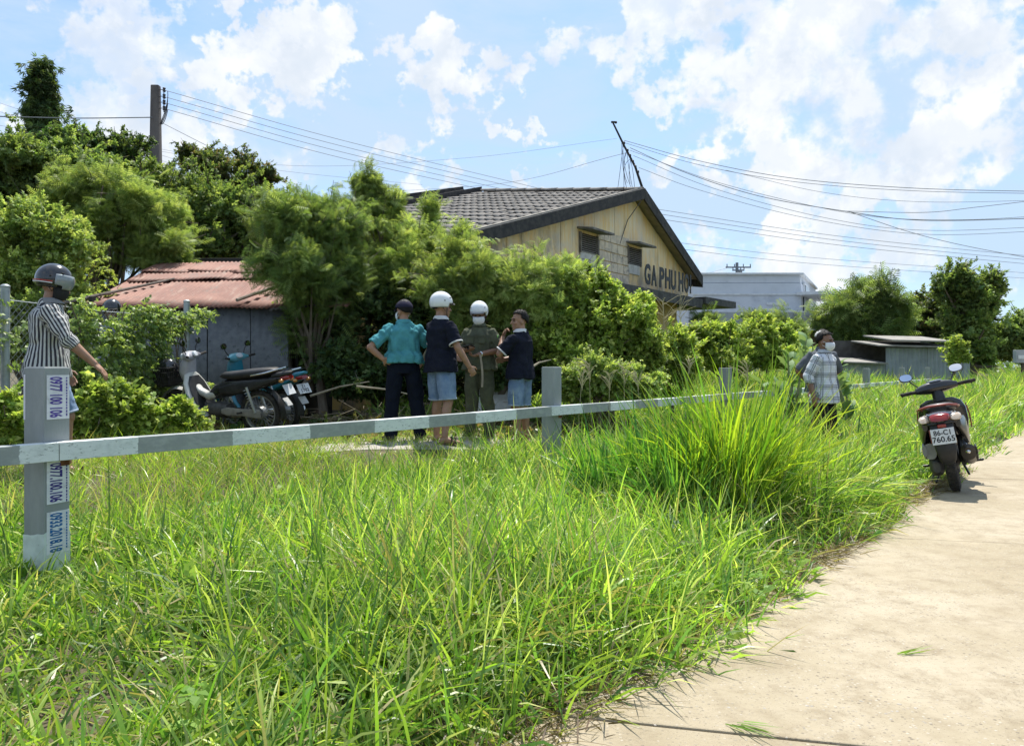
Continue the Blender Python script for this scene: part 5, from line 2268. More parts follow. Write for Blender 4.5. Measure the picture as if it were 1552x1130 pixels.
    keep &= np.where(track, (pat > -.1) & (rng.random(N) < .7), (pat > -.6) | (d < 1.5))
    keep &= rng.random(N) < np.where(d > 4.2, .3, .9)
    x, y, d = x[keep], y[keep], d[keep]
    hm = np.where((d < .9) | (sa[keep] < 8.2), .22, .10) * (1 + .35 * vnoise(np.stack([x, y], 1), 2.1, 9, 2))
    tufts(sw, x, y, hm, 7, .05, .007, rng, .16, 3, cols=[(.22, .36, .06), (.32, .44, .09), (.14, .26, .05), (.40, .42, .16)], wts=[4, 4, 3, 2])
    sw.build('grass', 'short patchy grass round the standing men inside the guard rail')

    # -- the big clump of tall reed grass, one plant
    cx, cy = at(1085, 0, 5.75).x, 5.75
    root = thing('reed_grass_clump', 'tall fountain of reed grass by the road edge right of the second post', 'grass clump', (cx, cy, 0))
    sw = Sward()
    for (ox, oy, n, h) in ((.1, 0, 300, 1.0), (.3, .1, 240, .95), (-.15, .12, 230, .85), (-.42, .3, 200, .72), (.1, -.22, 120, .55), (-.75, .45, 200, .6), (-.3, -.15, 140, .6), (.42, .3, 120, .8)):
        a = rng.uniform(0, 6.28, n)
        r = .17 * np.sqrt(rng.random(n))
        x, y = cx + ox + np.cos(a) * r, cy + oy + np.sin(a) * r
        z = hgt(x, y) - .02
        L = h * np.clip(1 + rng.normal(size=n) * .2, .5, 1.5)
        col = palette(n, [(.25, .40, .05), (.38, .48, .06), (.14, .27, .045), (.08, .17, .04)], [4, 4, 3, 2], rng, .15)
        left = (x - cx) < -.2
        col[left] = col[left] * np.array((.6, .8, 1.3))  # left blades darker and bluer: sky reflection painted into the tint
        V = blades(np.stack([x, y, z], 1), a + rng.normal(size=n) * .5, L, rng.uniform(.010, .024, n), np.abs(rng.normal(size=n)) * .24, np.abs(rng.normal(size=n)) * .7, col, 5, col * np.array((1.25, 1.1, .8)), rng)
        sw.add(*V)
    # a few long stems standing out
    n = 26
    a = rng.uniform(0, 6.28, n)
    x, y = cx + rng.normal(size=n) * .35, cy + rng.normal(size=n) * .2
    col = palette(n, [(.36, .4, .08), (.4, .38, .12)], [1, 1], rng)
    sw.add(*blades(np.stack([x, y, np.zeros(n)], 1), a, rng.uniform(.95, 1.3, n), rng.uniform(.006, .012, n), rng.uniform(0, .2, n), rng.uniform(0, .5, n), col, 5, None, rng))
    o = sw.build('blades', None, root, off=(cx, cy, 0))
    # dead straw skirt at the foot
    sw = Sward()
    n = 900
    a = rng.uniform(0, 6.28, n)
    r = rng.uniform(.1, .55, n)
    x, y = cx + .1 + np.cos(a) * r, cy + np.sin(a) * r * .8
    col = palette(n, [(.20, .13, .07), (.3, .22, .12), (.11, .075, .04)], [3, 2, 2], rng)
    sw.add(*blades(np.stack([x, y, hgt(x, y)], 1), a + rng.normal(size=n), rng.uniform(.12, .35, n), rng.uniform(.005, .011, n), rng.uniform(.3, 1.4, n), rng.uniform(0, .9, n), col, 3, None, rng))
    sw.build('dead_straw', None, root, off=(cx, cy, 0))

    # -- feathery seed heads
    rs = np.random.default_rng(120)
    spots = [(880, 590, 8.6, 1.0), (905, 575, 8.8, 1.1), (930, 590, 8.7, 1.05), (955, 580, 9.0, 1.0), (985, 590, 8.8, .95), (1145, 575, 8.2, 1.0), (1040, 570, 9.5, 1.0)]
    lab = ['nearest the second guard rail post', 'second to the right of the second post', 'third to the right of the second post', 'fourth to the right of the second post', 'fifth to the right of the second post', 'beside the third guard rail post', 'in front of the small rounded shrub']
    straw = pmat('pale_seed_straw', (.45, .40, .24), (.34, .30, .18), 9, .9)
    for i, (px, py, Y, h) in enumerate(spots):
        x, y, _ = g3(px, Y)
        zb = hz(x, y)
        root = thing('seed_head_grass', 'pale feathery grass seed head ' + lab[i], 'grass', (x, y, zb), 0, 'seed heads along the guard rail')
        topz = at(px, py - 25, Y).z - zb
        lean = rs.uniform(-.14, .04)
        st = MB()
        top = np.array((lean, rs.uniform(-.1, .1), topz))
        st.tube([(0, 0, 0), top * .5 + np.array((-.03, 0, .05)), top], [.004, .003, .002], 5)
        st.build('stalk', straw, root)
        sp = MB()
        for k in range(12):
            b0 = top * (.82 + .18 * k / 12)
            e = b0 + np.array((lean * .5 + rs.normal() * .07, rs.normal() * .05, rs.uniform(.08, .2) * (1.2 - k / 14)))
            sp.tube([b0, (b0 + e) / 2 + np.array((0, 0, .02)), e], [.003, .0035, .0015], 4)
        sp.build('seed_spray', straw, root)
    # tall dry stalks by the station door
    for i, (px, py, Y) in enumerate(((1005, 452, 14.5), (1030, 462, 14.8))):
        x, y, _ = g3(px, Y)
        root = thing('dry_stalk', ('tall' if i == 0 else 'shorter') + ' branching dry stalk in front of the dark station doorway', 'plant', (x, y, .25))
        top = at(px, py, Y).z - .25
        mb = MB()
        mb.tube([(0, 0, 0), (.03, 0, top * .6), (0, 0, top)], [.014, .01, .004], 6)
        mb.build('stem', straw, root)
        sp = MB()
        for k in range(26):
            t = rs.uniform(.5, 1)
            b0 = np.array((.03 * (1 - t), 0, top * t))
            a = rs.uniform(0, 6.28)
            l = rs.uniform(.25, .55)
            e = b0 + np.array((math.cos(a) * l, math.sin(a) * l * .5, rs.uniform(.1, .45)))
            sp.tube([b0, (b0 + e) / 2 + np.array((0, 0, .06)), e], [.005, .004, .002], 4)
        sp.build('branches', straw, root)

    # -- cut blades lying on the road
    for i, (px, py, ang, n, s, lb) in enumerate(((1368, 993, .1, 7, .12, 'small bundle of cut green blades lying mid road'), (1120, 1103, -1.0, 12, .14, 'wilted grass tuft lying by the lowest road joint'), (1205, 905, .05, 5, .14, 'single fallen blades lying near the road edge'))):
        Y = CH * F / (py - HY)
        x = (px - CX) / F * Y
        sw = Sward()
        P = np.stack([x + rng.normal(size=n) * .02, Y + rng.normal(size=n) * .012, np.full(n, .008)], 1)
        col = palette(n, [(.2, .32, .06), (.34, .36, .12)], [3, 1], rng)
        sw.add(*blades(P, ang + rng.normal(size=n) * .25, rng.uniform(.6, 1.2, n) * s, np.full(n, .006), np.full(n, 1.42), rng.uniform(-.05, .12, n), col, 3, None, rng))
        o = sw.build('cut_grass', lb, None, 'grass', None, off=(x, Y, 0))
        o.location = (x, Y, 0)


build_grass()


# ---- brushwood heap behind the group
def build_brush():
    rs = np.random.default_rng(130)
    dry = pmat('dry_twig', (.30, .25, .17), (.19, .15, .10), 9, .95)
    root = thing('brush_pile', 'heap of dry cut branches on the ground behind the men', 'brushwood', (g3(640, 11.3)[0], 11.3, .25))
    big = MB()
    for i in range(46):
        a = rs.uniform(0, math.pi)
        c = np.array((rs.normal() * 1.1, rs.normal() * .35, abs(rs.normal()) * .16 + .04))
        l = rs.uniform(.3, 1.1)
        dr = np.array((math.cos(a), math.sin(a) * .6, rs.normal() * .14))
        big.tube([c - dr * l / 2, c + rs.normal(size=3) * .04, c + dr * l / 2], [rs.uniform(.006, .016), .008, .003], 5)
    big.build('branches', dry, root)
    tw = MB()
    for i in range(300):
        a = rs.uniform(0, 6.28)
        c = np.array((rs.normal() * 1.3, rs.normal() * .5, abs(rs.normal()) * .16 + .02))
        l = rs.uniform(.1, .4)
        dr = np.array((math.cos(a), math.sin(a), rs.normal() * .5))
        tw.tube([c - dr * l / 2, c + dr * l / 2], [.004, .002], 4)
    o = tw.build('twigs', dry, root)
    o['kind'] = 'stuff'
    # dead leaf litter
    n = 2600
    P = np.stack([rs.normal(size=n) * 1.7, rs.normal(size=n) * .75, np.abs(rs.normal(size=n)) * .07 + .02], 1)
    col = palette(n, [(.2, .15, .08), (.28, .23, .13), (.12, .12, .05), (.1, .16, .04)], [3, 2, 2, 2], rs)
    v, q, c = scatter(SPRIG, P, rs.normal(size=(n, 3)) * (1, 1, .4), rs.uniform(.08, .18, n), col, rs, 1.0)
    o = link('litter', np_mesh('litter', v, q, None, LEAF, c), root)
    o['kind'] = 'stuff'
    # three longer sticks
    for i, (x0, x1, y, z0, z1) in enumerate(((470, 560, 11.0, 600, 578), (540, 640, 10.9, 585, 602), (800, 835, 10.6, 560, 545))):
        mb = MB()
        a, b = at(x0, z0, y), at(x1, z1, y + .2)
        o0 = np.array(a)
        mb.tube([(0, 0, 0), (np.array(b) - o0) * .5 + np.array((0, 0, .03)), np.array(b) - o0], [.018, .014, .007], 6)
        o = mb.build('fallen_branch', pmat('pale_stick', (.42, .36, .26), (.3, .25, .17), 6, .9), None, True)
        o.location = tuple(o0)
        tag(o, ('pale bare stick lying on the brush left of the teal shirt', 'long pale stick crossing behind the teal shirt', 'short stick poking up right of the black polo shirt')[i], 'stick')
    # old corrugated sheet lying behind the officer
    c = at(735, 606, 10.9)
    sh = corrugated(1.05, .62, pitch=.085, amp=.016, rows=2, seed=3)
    o = sh.build('corrugated_sheet', pmat('bleached_sheet', (.42, .41, .38), (.3, .29, .26), 5, .7), None, True)
    so = o.modifiers.new('s', 'SOLIDIFY')
    so.thickness = .006
    o.matrix_world = Matrix.Translation((c.x - .3, c.y, hz(c.x, c.y) + .12)) @ Matrix.Rotation(R(12), 4, 'Z') @ Matrix.Rotation(R(24), 4, 'X') @ Matrix.Rotation(R(90), 4, 'Z') @ Matrix.Translation((0, -.8, 0))
    tag(o, 'bleached corrugated sheet lying on the ground behind the officer', 'sheet')


build_brush()
# ================================================================ people
def skin_mat(name, c):
    m, nt, b = new_mat(name)
    tc = nt.new('ShaderNodeTexCoord').outputs['Object']
    n = nt.noise(tc, 18, 5, .6)
    nt.l.new(nt.mix(nt.remap(n, .35, .7), c, tuple(x * .82 for x in c)), b.inputs['Base Color'])
    b.inputs['Roughness'].default_value = .52
    b.inputs['Subsurface Weight'].default_value = .12
    b.inputs['Subsurface Radius'].default_value = (.02, .008, .004)
    b.inputs['Subsurface Scale'].default_value = .3
    return m


def cloth(name, c, c2=None, rough=.9, bump=.25):
    return pmat(name, c, c2 or tuple(x * .8 for x in c), 9, rough, bump=bump, bscale=220, spec=.12)


SKIN_A = skin_mat('tan_skin', (.34, .185, .115))
SKIN_B = skin_mat('brown_skin', (.25, .13, .08))
HAIR = pmat('black_hair', (.006, .0055, .0055), (.014, .012, .011), 40, .62, spec=.2, stretch=(1, 1, .2), bump=.4, bscale=90)
TEAL = cloth('teal_cotton', (.085, .30, .33), (.065, .24, .27))
NAVYBLK = cloth('black_pique', (.010, .012, .022), (.015, .017, .028))
COLLAR_W = cloth('white_rib', (.62, .62, .62))
OLIVE_U = cloth('olive_uniform_cloth', (.10, .108, .07), (.075, .08, .055))
DENIM = pmat('faded_denim', (.12, .19, .31), (.22, .30, .42), 5, .9, bump=.25, bscale=200, c3=(.08, .13, .22), s3=7, lo3=.55, hi3=.7)
DENIM_HEM = pmat('frayed_denim', (.32, .38, .46), (.22, .28, .38), 30, .95)
NAVY = cloth('navy_trouser', (.008, .011, .02))
GREYSHIRT = cloth('grey_cotton', (.12, .13, .145), (.09, .10, .115))
BLACKT = cloth('black_trouser', (.018, .018, .02))
CAPN = cloth('dark_violet_cap', (.03, .028, .05))
MASK = cloth('white_mask', (.72, .73, .75), (.66, .67, .7), .8, .1)
HELM_W = pmat('white_shell', (.74, .75, .76), (.66, .67, .68), 6, .25, coat=.5)
HELM_B = pmat('black_shell', (.018, .019, .022), (.03, .03, .034), 6, .18, coat=.6)
STRAP = pmat('black_strap', (.015, .015, .016), None, rough=.8)
LEATHER = pmat('black_leather', (.02, .018, .016), (.035, .03, .026), 14, .5)
BROWN_S = pmat('brown_rubber', (.06, .035, .022), (.09, .055, .035), 14, .7)
EYE = pmat('dark_eye', (.015, .012, .01), None, rough=.2)
VISOR = pmat('smoked_visor', (.22, .245, .26), None, rough=.06, spec=.8)
REDTRIM = pmat('red_trim', (.5, .06, .04), None, rough=.4)
WHITETRIM = pmat('white_trim_paint', (.75, .75, .75), None, rough=.4)
LIME = pmat('green_badge', (.10, .30, .06), (.16, .38, .08), 30, .7)


def stripe_mat():
    m, nt, b = new_mat('black_white_stripe')
    u = nt.new('ShaderNodeAttribute', attribute_name='su').outputs['Fac']
    fr = nt.math('FRACT', nt.math('ADD', nt.math('MULTIPLY', u, 1 / .0235), 40.0))
    w = nt.remap(nt.math('ABSOLUTE', nt.math('SUBTRACT', fr, .5)), .22, .29)
    c = nt.mix(w, (.03, .03, .04), (.50, .50, .475))
    nt.l.new(c, b.inputs['Base Color'])
    b.inputs['Roughness'].default_value = .85
    return m


def plaid_mat():
    m, nt, b = new_mat('white_check_cloth')
    u = nt.new('ShaderNodeAttribute', attribute_name='su').outputs['Fac']
    v = nt.new('ShaderNodeAttribute', attribute_name='sv').outputs['Fac']

    def line(s, per, ph, w):
        fr = nt.math('FRACT', nt.math('ADD', nt.math('MULTIPLY', s, 1 / per), ph + 40.0))
        return nt.remap(nt.math('ABSOLUTE', nt.math('SUBTRACT', fr, .5)), w, w + .015, 1, 0)
    lines = None
    for s, per, ph, w in ((u, .13, .0, .03), (u, .13, .16, .03), (v, .15, .0, .03), (v, .15, .14, .03), (v, .15, .27, .02)):
        l = line(s, per, ph, w)
        lines = l if lines is None else nt.math('MAXIMUM', lines, l)
    c = nt.mix(nt.math('MULTIPLY', lines, .8), (.60, .62, .65), (.07, .07, .08))
    nt.l.new(c, b.inputs['Base Color'])
    b.inputs['Roughness'].default_value = .85
    return m


STRIPE, PLAID = stripe_mat(), plaid_mat()


def rz3(a):
    return np.array(Matrix.Rotation(a, 3, 'Z'))


class Person:
    """facing +y, right hand towards +x, 1.66 m tall at scale 1"""
    def __init__(self, label, loc, face, scale=1.0, skin=SKIN_A, group=None, **J):
        yaw = math.atan2(-face[0], face[1])
        self.root = thing('person', label, 'person', loc, yaw, group)
        self.root.scale = (scale,) * 3
        self.skin = skin
        j = dict(
            hip_l=(-.09, 0, .88), hip_r=(.09, 0, .88), knee_l=(-.10, .015, .47), knee_r=(.10, .015, .47),
            ankle_l=(-.105, -.02, .075), ankle_r=(.105, -.02, .075), toe_l=(-.125, .16, .02), toe_r=(.125, .16, .02),
            sh_l=(-.158, 0, 1.318), sh_r=(.158, 0, 1.318), elbow_l=(-.222, -.03, 1.07), elbow_r=(.222, -.03, 1.07),
            wrist_l=(-.235, .06, .83), wrist_r=(.235, .06, .83), palm_l=(1, 0, 0), palm_r=(-1, 0, 0),
            head=(0, .02, 1.525), head_yaw=0.0, head_pitch=0.0, lean=(0, 0), curl_l=.5, curl_r=.5, fat=1.0)
        j.update(J)
        self.j = {k: (np.array(v, float) if isinstance(v, tuple) and len(v) == 3 else v) for k, v in j.items()}
        # lean the upper body
        lx, ly = j['lean']
        for k in ('sh_l', 'sh_r', 'head'):
            p = self.j[k]
            p += np.array((lx, ly, 0)) * max(0, (p[2] - .9) / .6)
        self.HR = rz3(self.j['head_yaw']) @ np.array(Matrix.Rotation(self.j['head_pitch'], 3, 'X'))
        self.body()

    def lx(self, z):
        lx, ly = self.j['lean']
        t = max(0, (z - .9) / .6)
        return lx * t, ly * t

    def hp(self, x, y, z):
        return self.j['head'] + self.HR @ np.array((x, y, z))

    def torso(self, mb, rings, n=22):
        f = self.j['fat']
        out = []
        for z, a, b, yo in rings:
            ox, oy = self.lx(z)
            out.append(sring((ox, oy + yo, z), (a * f, 0, 0), (0, b * f, 0), 2.5, n))
        mb.loft(out)

    def hand(self, mb, w, fwd, pn, side, curl):
        fwd = fwd / np.linalg.norm(fwd)
        pn = pn - fwd * (pn @ fwd)
        pn = pn / (np.linalg.norm(pn) + 1e-9)
        ac = np.cross(fwd, pn)
        Rm = np.stack([ac, fwd, pn], 1)
        mb.ell(w + fwd * .048, (.041, .056, .018), Rm, 12, 8)
        for i, l in enumerate((.070, .080, .074, .058)):
            # index finger lies on the thumb's side
            off = (1.5 - i) * .0205 * side
            p0 = w + fwd * .088 + ac * off
            d1 = fwd * math.cos(curl * .6) + pn * math.sin(curl * .6) + ac * off * 1.2
            p1 = p0 + d1 * l * .52
            d2 = fwd * math.cos(curl * 1.7) + pn * math.sin(curl * 1.7)
            p2 = p1 + d2 * l * .48
            mb.cap_tube(p0, p1, .0098, .009, 8)
            mb.cap_tube(p1, p2, .009, .0075, 8)
        p0 = w + fwd * .028 + ac * side * .032
        p1 = p0 + (fwd * .65 + ac * side * .65 + pn * .35) * .042
        p2 = p1 + (fwd * .85 + ac * side * .2 + pn * .45) * .032
        mb.cap_tube(p0, p1, .014, .011, 8)
        mb.cap_tube(p1, p2, .011, .009, 8)

    def body(self):
        j = self.j
        mb = MB()
        self.torso(mb, [(.80, .125, .085, 0), (.88, .155, .10, 0), (.97, .15, .10, 0), (1.06, .14, .092, 0), (1.2, .152, .1, 0), (1.27, .14, .095, -.005), (1.34, .085, .065, -.008), (1.40, .052, .048, 0)])
        for s in 'lr':
            h, k, a, t = j['hip_' + s], j['knee_' + s], j['ankle_' + s], j['toe_' + s]
            f = j['fat']
            pts = [h, h * .5 + k * .5 + np.array((0, .01, 0)), k, k * .7 + a * .3 + np.array((0, -.012, 0)), k * .3 + a * .7, a]
            mb.tube(pts, [.088 * f, .074 * f, .054, .056, .042, .036], 14)
            mb.ell(k + np.array((0, .008, 0)), (.054, .056, .065))
            fd = t - a
            fd[2] = 0
            fd = fd / (np.linalg.norm(fd) + 1e-9)
            sd = np.array((-fd[1], fd[0], 0))
            base = np.array((a[0], a[1], 0))
            rings = []
            for d, w, hh in ((-.062, .022, .03), (-.045, .033, .06), (0, .036, .085), (.06, .042, .062), (.13, .047, .040), (.175, .040, .028), (.195, .02, .018)):
                rings.append(sring(base + fd * d + np.array((0, 0, a[2] - .075 + hh / 2 + .006)), sd * w, np.array((0, 0, hh / 2)), 2.4, 14))
            mb.loft(rings)
            sh, e, w = j['sh_' + s], j['elbow_' + s], j['wrist_' + s]
            mb.tube([sh, sh * .6 + e * .4, e], [.055, .05, .04], 12)
            mb.ell(e, (.041, .041, .041))
            mb.tube([e, e * .7 + w * .3, w], [.04, .041, .027], 12)
            mb.ell(w, (.028, .028, .028))
            self.hand(mb, w, (w - e) if ('hd_' + s) not in j else j['hd_' + s], j['palm_' + s], 1 if s == 'r' else -1, j['curl_' + s])
        # neck and head
        nb = np.array((*self.lx(1.38), 1.36)) + np.array((0, -.01, 0))
        mb.tube([nb, nb * .5 + j['head'] * .5 + np.array((0, -.012, -.01)), j['head'] + np.array((0, -.01, -.02))], [.062, .053, .055], 12)
        H = self.HR
        mb.ell(self.hp(0, -.008, .03), (.074, .092, .098), H, 18, 12)           # skull
        mb.ell(self.hp(0, .022, -.038), (.058, .066, .078), H, 16, 10)         # face and jaw
        mb.ell(self.hp(0, .064, -.094), (.026, .022, .022), H)                 # chin
        mb.cap_tube(self.hp(0, .086, .012), self.hp(0, .104, -.028), .009, .015)  # nose
        mb.ell(self.hp(0, .083, -.063), (.025, .012, .011), H)                 # mouth
        mb.ell(self.hp(0, .076, .03), (.052, .018, .012), H)                   # brow
        for s in (-1, 1):
            mb.ell(self.hp(s * .076, -.012, -.012), (.011, .022, .034), H)     # ears
            mb.ell(self.hp(s * .042, .062, -.025), (.02, .02, .02), H)         # cheeks
        remesh(mb, 'body', self.skin, .0068, 3, .5, self.root)
        eb = MB()
        for s in (-1, 1):
            eb.ell(self.hp(s * .030, .082, .006), (.014, .008, .007), H, 10, 6)
        eb.build('eyes', EYE, self.root, True)
        br = MB()
        for s in (-1, 1):
            br.tube([self.hp(s * .014, .094, .027), self.hp(s * .035, .090, .033), self.hp(s * .054, .074, .027)], [.004, .005, .003], 6)
        br.build('eyebrows', HAIR, self.root, True)

    # ------- clothes
    def shirt(self, mat, hem=.86, sleeve=.75, long=False, ease=1.0, fold=.006, name='shirt', seed=1, hemdrop=0.0, wide=1.0):
        j = self.j
        e = ease
        mb = MB()
        self.torso(mb, [(hem, .202 * e * wide, .15 * e, 0), (hem + .1, .184 * e * wide, .14 * e, 0), (1.06, .153 * e * wide, .116 * e, 0), (1.2, .158 * e, .118 * e, 0), (1.28, .158 * e, .112 * e, -.005), (1.335, .134, .1, -.010), (1.38, .094, .084, -.012), (1.415, .068, .064, -.006)])
        for s in 'lr':
            sh, el, w = j['sh_' + s], j['elbow_' + s], j['wrist_' + s]
            mb.ell(sh + np.array((0, 0, -.02)), (.068, .072, .06))
            inner = sh * .72 + np.array((0, 0, 1.30)) * .28
            if long:
                end = el + (w - el) * sleeve
                mb.tube([inner, sh, sh * .5 + el * .5, el, end], [.058, .067, .066, .058, .052], 14)
            else:
                end = sh + (el - sh) * sleeve
                mb.tube([inner, sh, sh * .5 + end * .5, end], [.058, .068, .072, .076], 14)
            setattr(self, 'cuff_' + s, (end, (end - (el if long else sh)), .052 if long else .076))
        o = remesh(mb, name, mat, .009, 2, .7, self.root, fold * .8, 30, seed)
        # cloth coordinates for stripes and checks
        n = len(o.data.vertices)
        co = np.empty(n * 3, np.float32)
        o.data.vertices.foreach_get('co', co)
        co = co.reshape(-1, 3).astype(float)
        su = np.arctan2(co[:, 0], co[:, 1]) * .155
        back = co[:, 1] < 0
        su = np.where(np.abs(co[:, 0]) < .13, np.where(back, -co[:, 0] * 1.05 + .48, co[:, 0] * 1.05), su)
        sv = co[:, 2].copy()
        for s in 'lr':
            sh, el, w = j['sh_' + s], j['elbow_' + s], j['wrist_' + s]
            sg = 1 if s == 'r' else -1
            best = None
            for a, b in ((sh, el), (el, w)):
                ax = b - a
                L = np.linalg.norm(ax)
                ax = ax / L
                t = np.clip((co - a) @ ax, 0, L)
                rel = co - a - t[:, None] * ax
                dist = np.linalg.norm(rel, axis=1)
                x, y, _ = frame(ax, (0, 1, 0))
                ang = np.arctan2(rel @ x, rel @ y) * .062
                if best is None:
                    best, bu, bv = dist, ang, t
                else:
                    m = dist < best
                    best = np.where(m, dist, best)
                    bu = np.where(m, ang, bu)
                    bv = np.where(m, t + .28, bv)
            on = (best < .088) & (np.abs(co[:, 0] - self.lx(1.2)[0]) > .165)
            su = np.where(on, bu, su)
            sv = np.where(on, bv, sv)
        for nm, arr in (('su', su), ('sv', sv)):
            at_ = o.data.attributes.new(nm, 'FLOAT', 'POINT')
            at_.data.foreach_set('value', arr.astype(np.float32))
        return o

    def ring(self, name, c, ax, r, tr, mat, parent=None):
        mb = MB()
        mb.torus(c, ax, r, tr, 22, 8, 1.6)
        return mb.build(name, mat, parent or self.root, True)

    def collar(self, mat, parent=None):
        mb = MB()
        ox, oy = self.lx(1.4)
        rings = []
        for z, a, b in ((1.390, .080, .074), (1.418, .070, .066), (1.434, .065, .061), (1.432, .071, .067), (1.405, .092, .086), (1.390, .096, .090)):
            rings.append(sring((ox, oy - .004 + (1.44 - z) * .2, z), (a, 0, 0), (0, b, 0), 2, 22))
        mb.loft(rings, False)
        return mb.build('collar', mat, parent or self.root, True)

    def trousers(self, mat, length='long', name='trousers', seed=2, fold=.007, wide=1.0):
        j = self.j
        mb = MB()
        self.torso(mb, [(.80, .16, .112, 0), (.88, .166, .112, 0), (.97, .152, .102, 0), (1.02, .145, .095, 0)])
        for s in 'lr':
            h, k, a = j['hip_' + s], j['knee_' + s], j['ankle_' + s]
            if length == 'long':
                pts = [h + np.array((0, 0, .02)), h * .5 + k * .5, k, k * .5 + a * .5, a + np.array((0, 0, -.015))]
                mb.tube(pts, [.098 * wide, .096 * wide, .085 * wide, .079 * wide, .072 * wide], 16)
            else:
                end = k + (h - k) * .06
                pts = [h + np.array((0, 0, .02)), h * .5 + end * .5, end]
                mb.tube(pts, [.098 * wide, .1 * wide, .096 * wide], 16)
        o = remesh(mb, name, mat, .009, 2, .7, self.root, fold, 26, seed)
        if length != 'long':
            for s in 'lr':
                h, k = j['hip_' + s], j['knee_' + s]
                end = k + (h - k) * .07
                self.ring('hem', end, k - h, .094 * wide, .006, DENIM_HEM, o)
        return o

    def shoes(self, mat, name='shoe', low=False):
        for s in 'lr':
            a, t = self.j['ankle_' + s], self.j['toe_' + s]
            fd = t - a
            fd[2] = 0
            fd = fd / np.linalg.norm(fd)
            sd = np.array((-fd[1], fd[0], 0))
            base = np.array((a[0], a[1], a[2] - .075))
            mb = MB()
            if low:
                rings = []
                for d, w in ((-.075, .02), (-.06, .038), (0, .042), (.08, .05), (.15, .052), (.19, .042), (.21, .02)):
                    rings.append(sring(base + fd * d + np.array((0, 0, .008)), sd * w, np.array((0, 0, .012)), 4, 12))
                mb.loft(rings)
                for d in (.075, .115):
                    c = base + fd * d
                    mb.tube([c + sd * .05 + np.array((0, 0, .015)), c + sd * .03 + np.array((0, 0, .068)), c + np.array((0, 0, .075)), c - sd * .03 + np.array((0, 0, .068)), c - sd * .05 + np.array((0, 0, .015))], .011, 6)
            else:
                rings = []
                for d, w, hh in ((-.08, .02, .03), (-.068, .04, .075), (0, .046, .10), (.06, .05, .078), (.13, .054, .055), (.185, .046, .042), (.212, .02, .025)):
                    rings.append(sring(base + fd * d + np.array((0, 0, hh / 2 + .002)), sd * w, np.array((0, 0, hh / 2)), 2.8, 14))
                mb.loft(rings)
            mb.build('sandal' if low else name, mat, self.root, True)

    def shell(self, name, mat, c, r, keep, th=.008, nu=40, nv=26, noise=0.0):
        """part of an ellipsoid round the head kept by a test on the unit vector"""
        H = self.HR
        vs, fs = [], []
        idx = {}
        for i in range(nv + 1):
            a = -math.pi / 2 + math.pi * i / nv
            for k in range(nu):
                b = 2 * math.pi * k / nu
                u = np.array((math.cos(a) * math.cos(b), math.cos(a) * math.sin(b), math.sin(a)))
                rr = 1 + noise * (math.sin(7 * b + 3 * a) * .5 + math.sin(13 * b - 5 * a) * .5)
                vs.append(self.hp(*(np.array(c) + u * np.array(r) * rr)))
        for i in range(nv):
            a = -math.pi / 2 + math.pi * (i + .5) / nv
            for k in range(nu):
                b = 2 * math.pi * (k + .5) / nu
                u = np.array((math.cos(a) * math.cos(b), math.cos(a) * math.sin(b), math.sin(a)))
                if keep(u):
                    q = (k + 1) % nu
                    fs.append((i * nu + k, i * nu + q, (i + 1) * nu + q, (i + 1) * nu + k))
        mb = MB()
        mb.add(vs, fs)
        me = mb.mesh(name, mat, True, False)
        bm = bmesh.new()
        bm.from_mesh(me)
        bmesh.ops.remove_doubles(bm, verts=bm.verts, dist=1e-5)
        bmesh.ops.delete(bm, geom=[v for v in bm.verts if not v.link_faces], context='VERTS')
        bmesh.ops.smooth_vert(bm, verts=[v for v in bm.verts if v.is_boundary], factor=.5, use_axis_x=True, use_axis_y=True, use_axis_z=True)
        bm.to_mesh(me)
        bm.free()
        o = link(name, me, self.root)
        s = o.modifiers.new('s', 'SOLIDIFY')
        s.thickness = th
        s.offset = 1
        return o

    def hair(self, locks=False):
        o = self.shell('hair', HAIR, (0, -.012, .034), (.082, .100, .103), lambda u: u[2] > .42 - .55 * max(0, -u[1]) - .45 * (1 if u[1] < .18 else 0) + (.12 if u[1] > .5 else 0), .010, noise=.03)
        if locks:
            self.strands(o)

    def strands(self, shell):
        """short locks lying over the hair shell"""
        rng = np.random.default_rng(5)
        me = shell.data
        n = len(me.polygons)
        C = np.array([p.center for p in me.polygons])
        N = np.array([p.normal for p in me.polygons])
        i = rng.integers(0, n, 520)
        c, nn = C[i] + rng.normal(size=(520, 3)) * .006, N[i]
        flip = np.sign(((C[i] - np.array(self.hp(0, -.012, .03))) * nn).sum(1))
        nn = nn * flip[:, None]
        d = nn * .55 + rng.normal(size=(520, 3)) * .45 + np.array((0, 0, -.25))
        v, q, _ = scatter(tpl_join([tpl_leaf(1, .22, .0, .15, .4)]), c + nn * .006, d, rng.uniform(.012, .026, 520), np.zeros((520, 3)), rng, .3)
        link('locks', np_mesh('locks', v, q, None, HAIR), shell)

    def mask(self):
        self.shell('face_mask', MASK, (0, .012, -.045), (.073, .104, .080), lambda u: u[1] > .2 and -.95 < u[2] < .42, .004)
        mb = MB()
        for s in (-1, 1):
            mb.tube([self.hp(s * .066, .055, -.02), self.hp(s * .078, .02, .0), self.hp(s * .084, -.02, -.005), self.hp(s * .078, -.01, -.04), self.hp(s * .066, .045, -.07)], .0025, 5)
        mb.build('mask_strap', MASK, self.root)

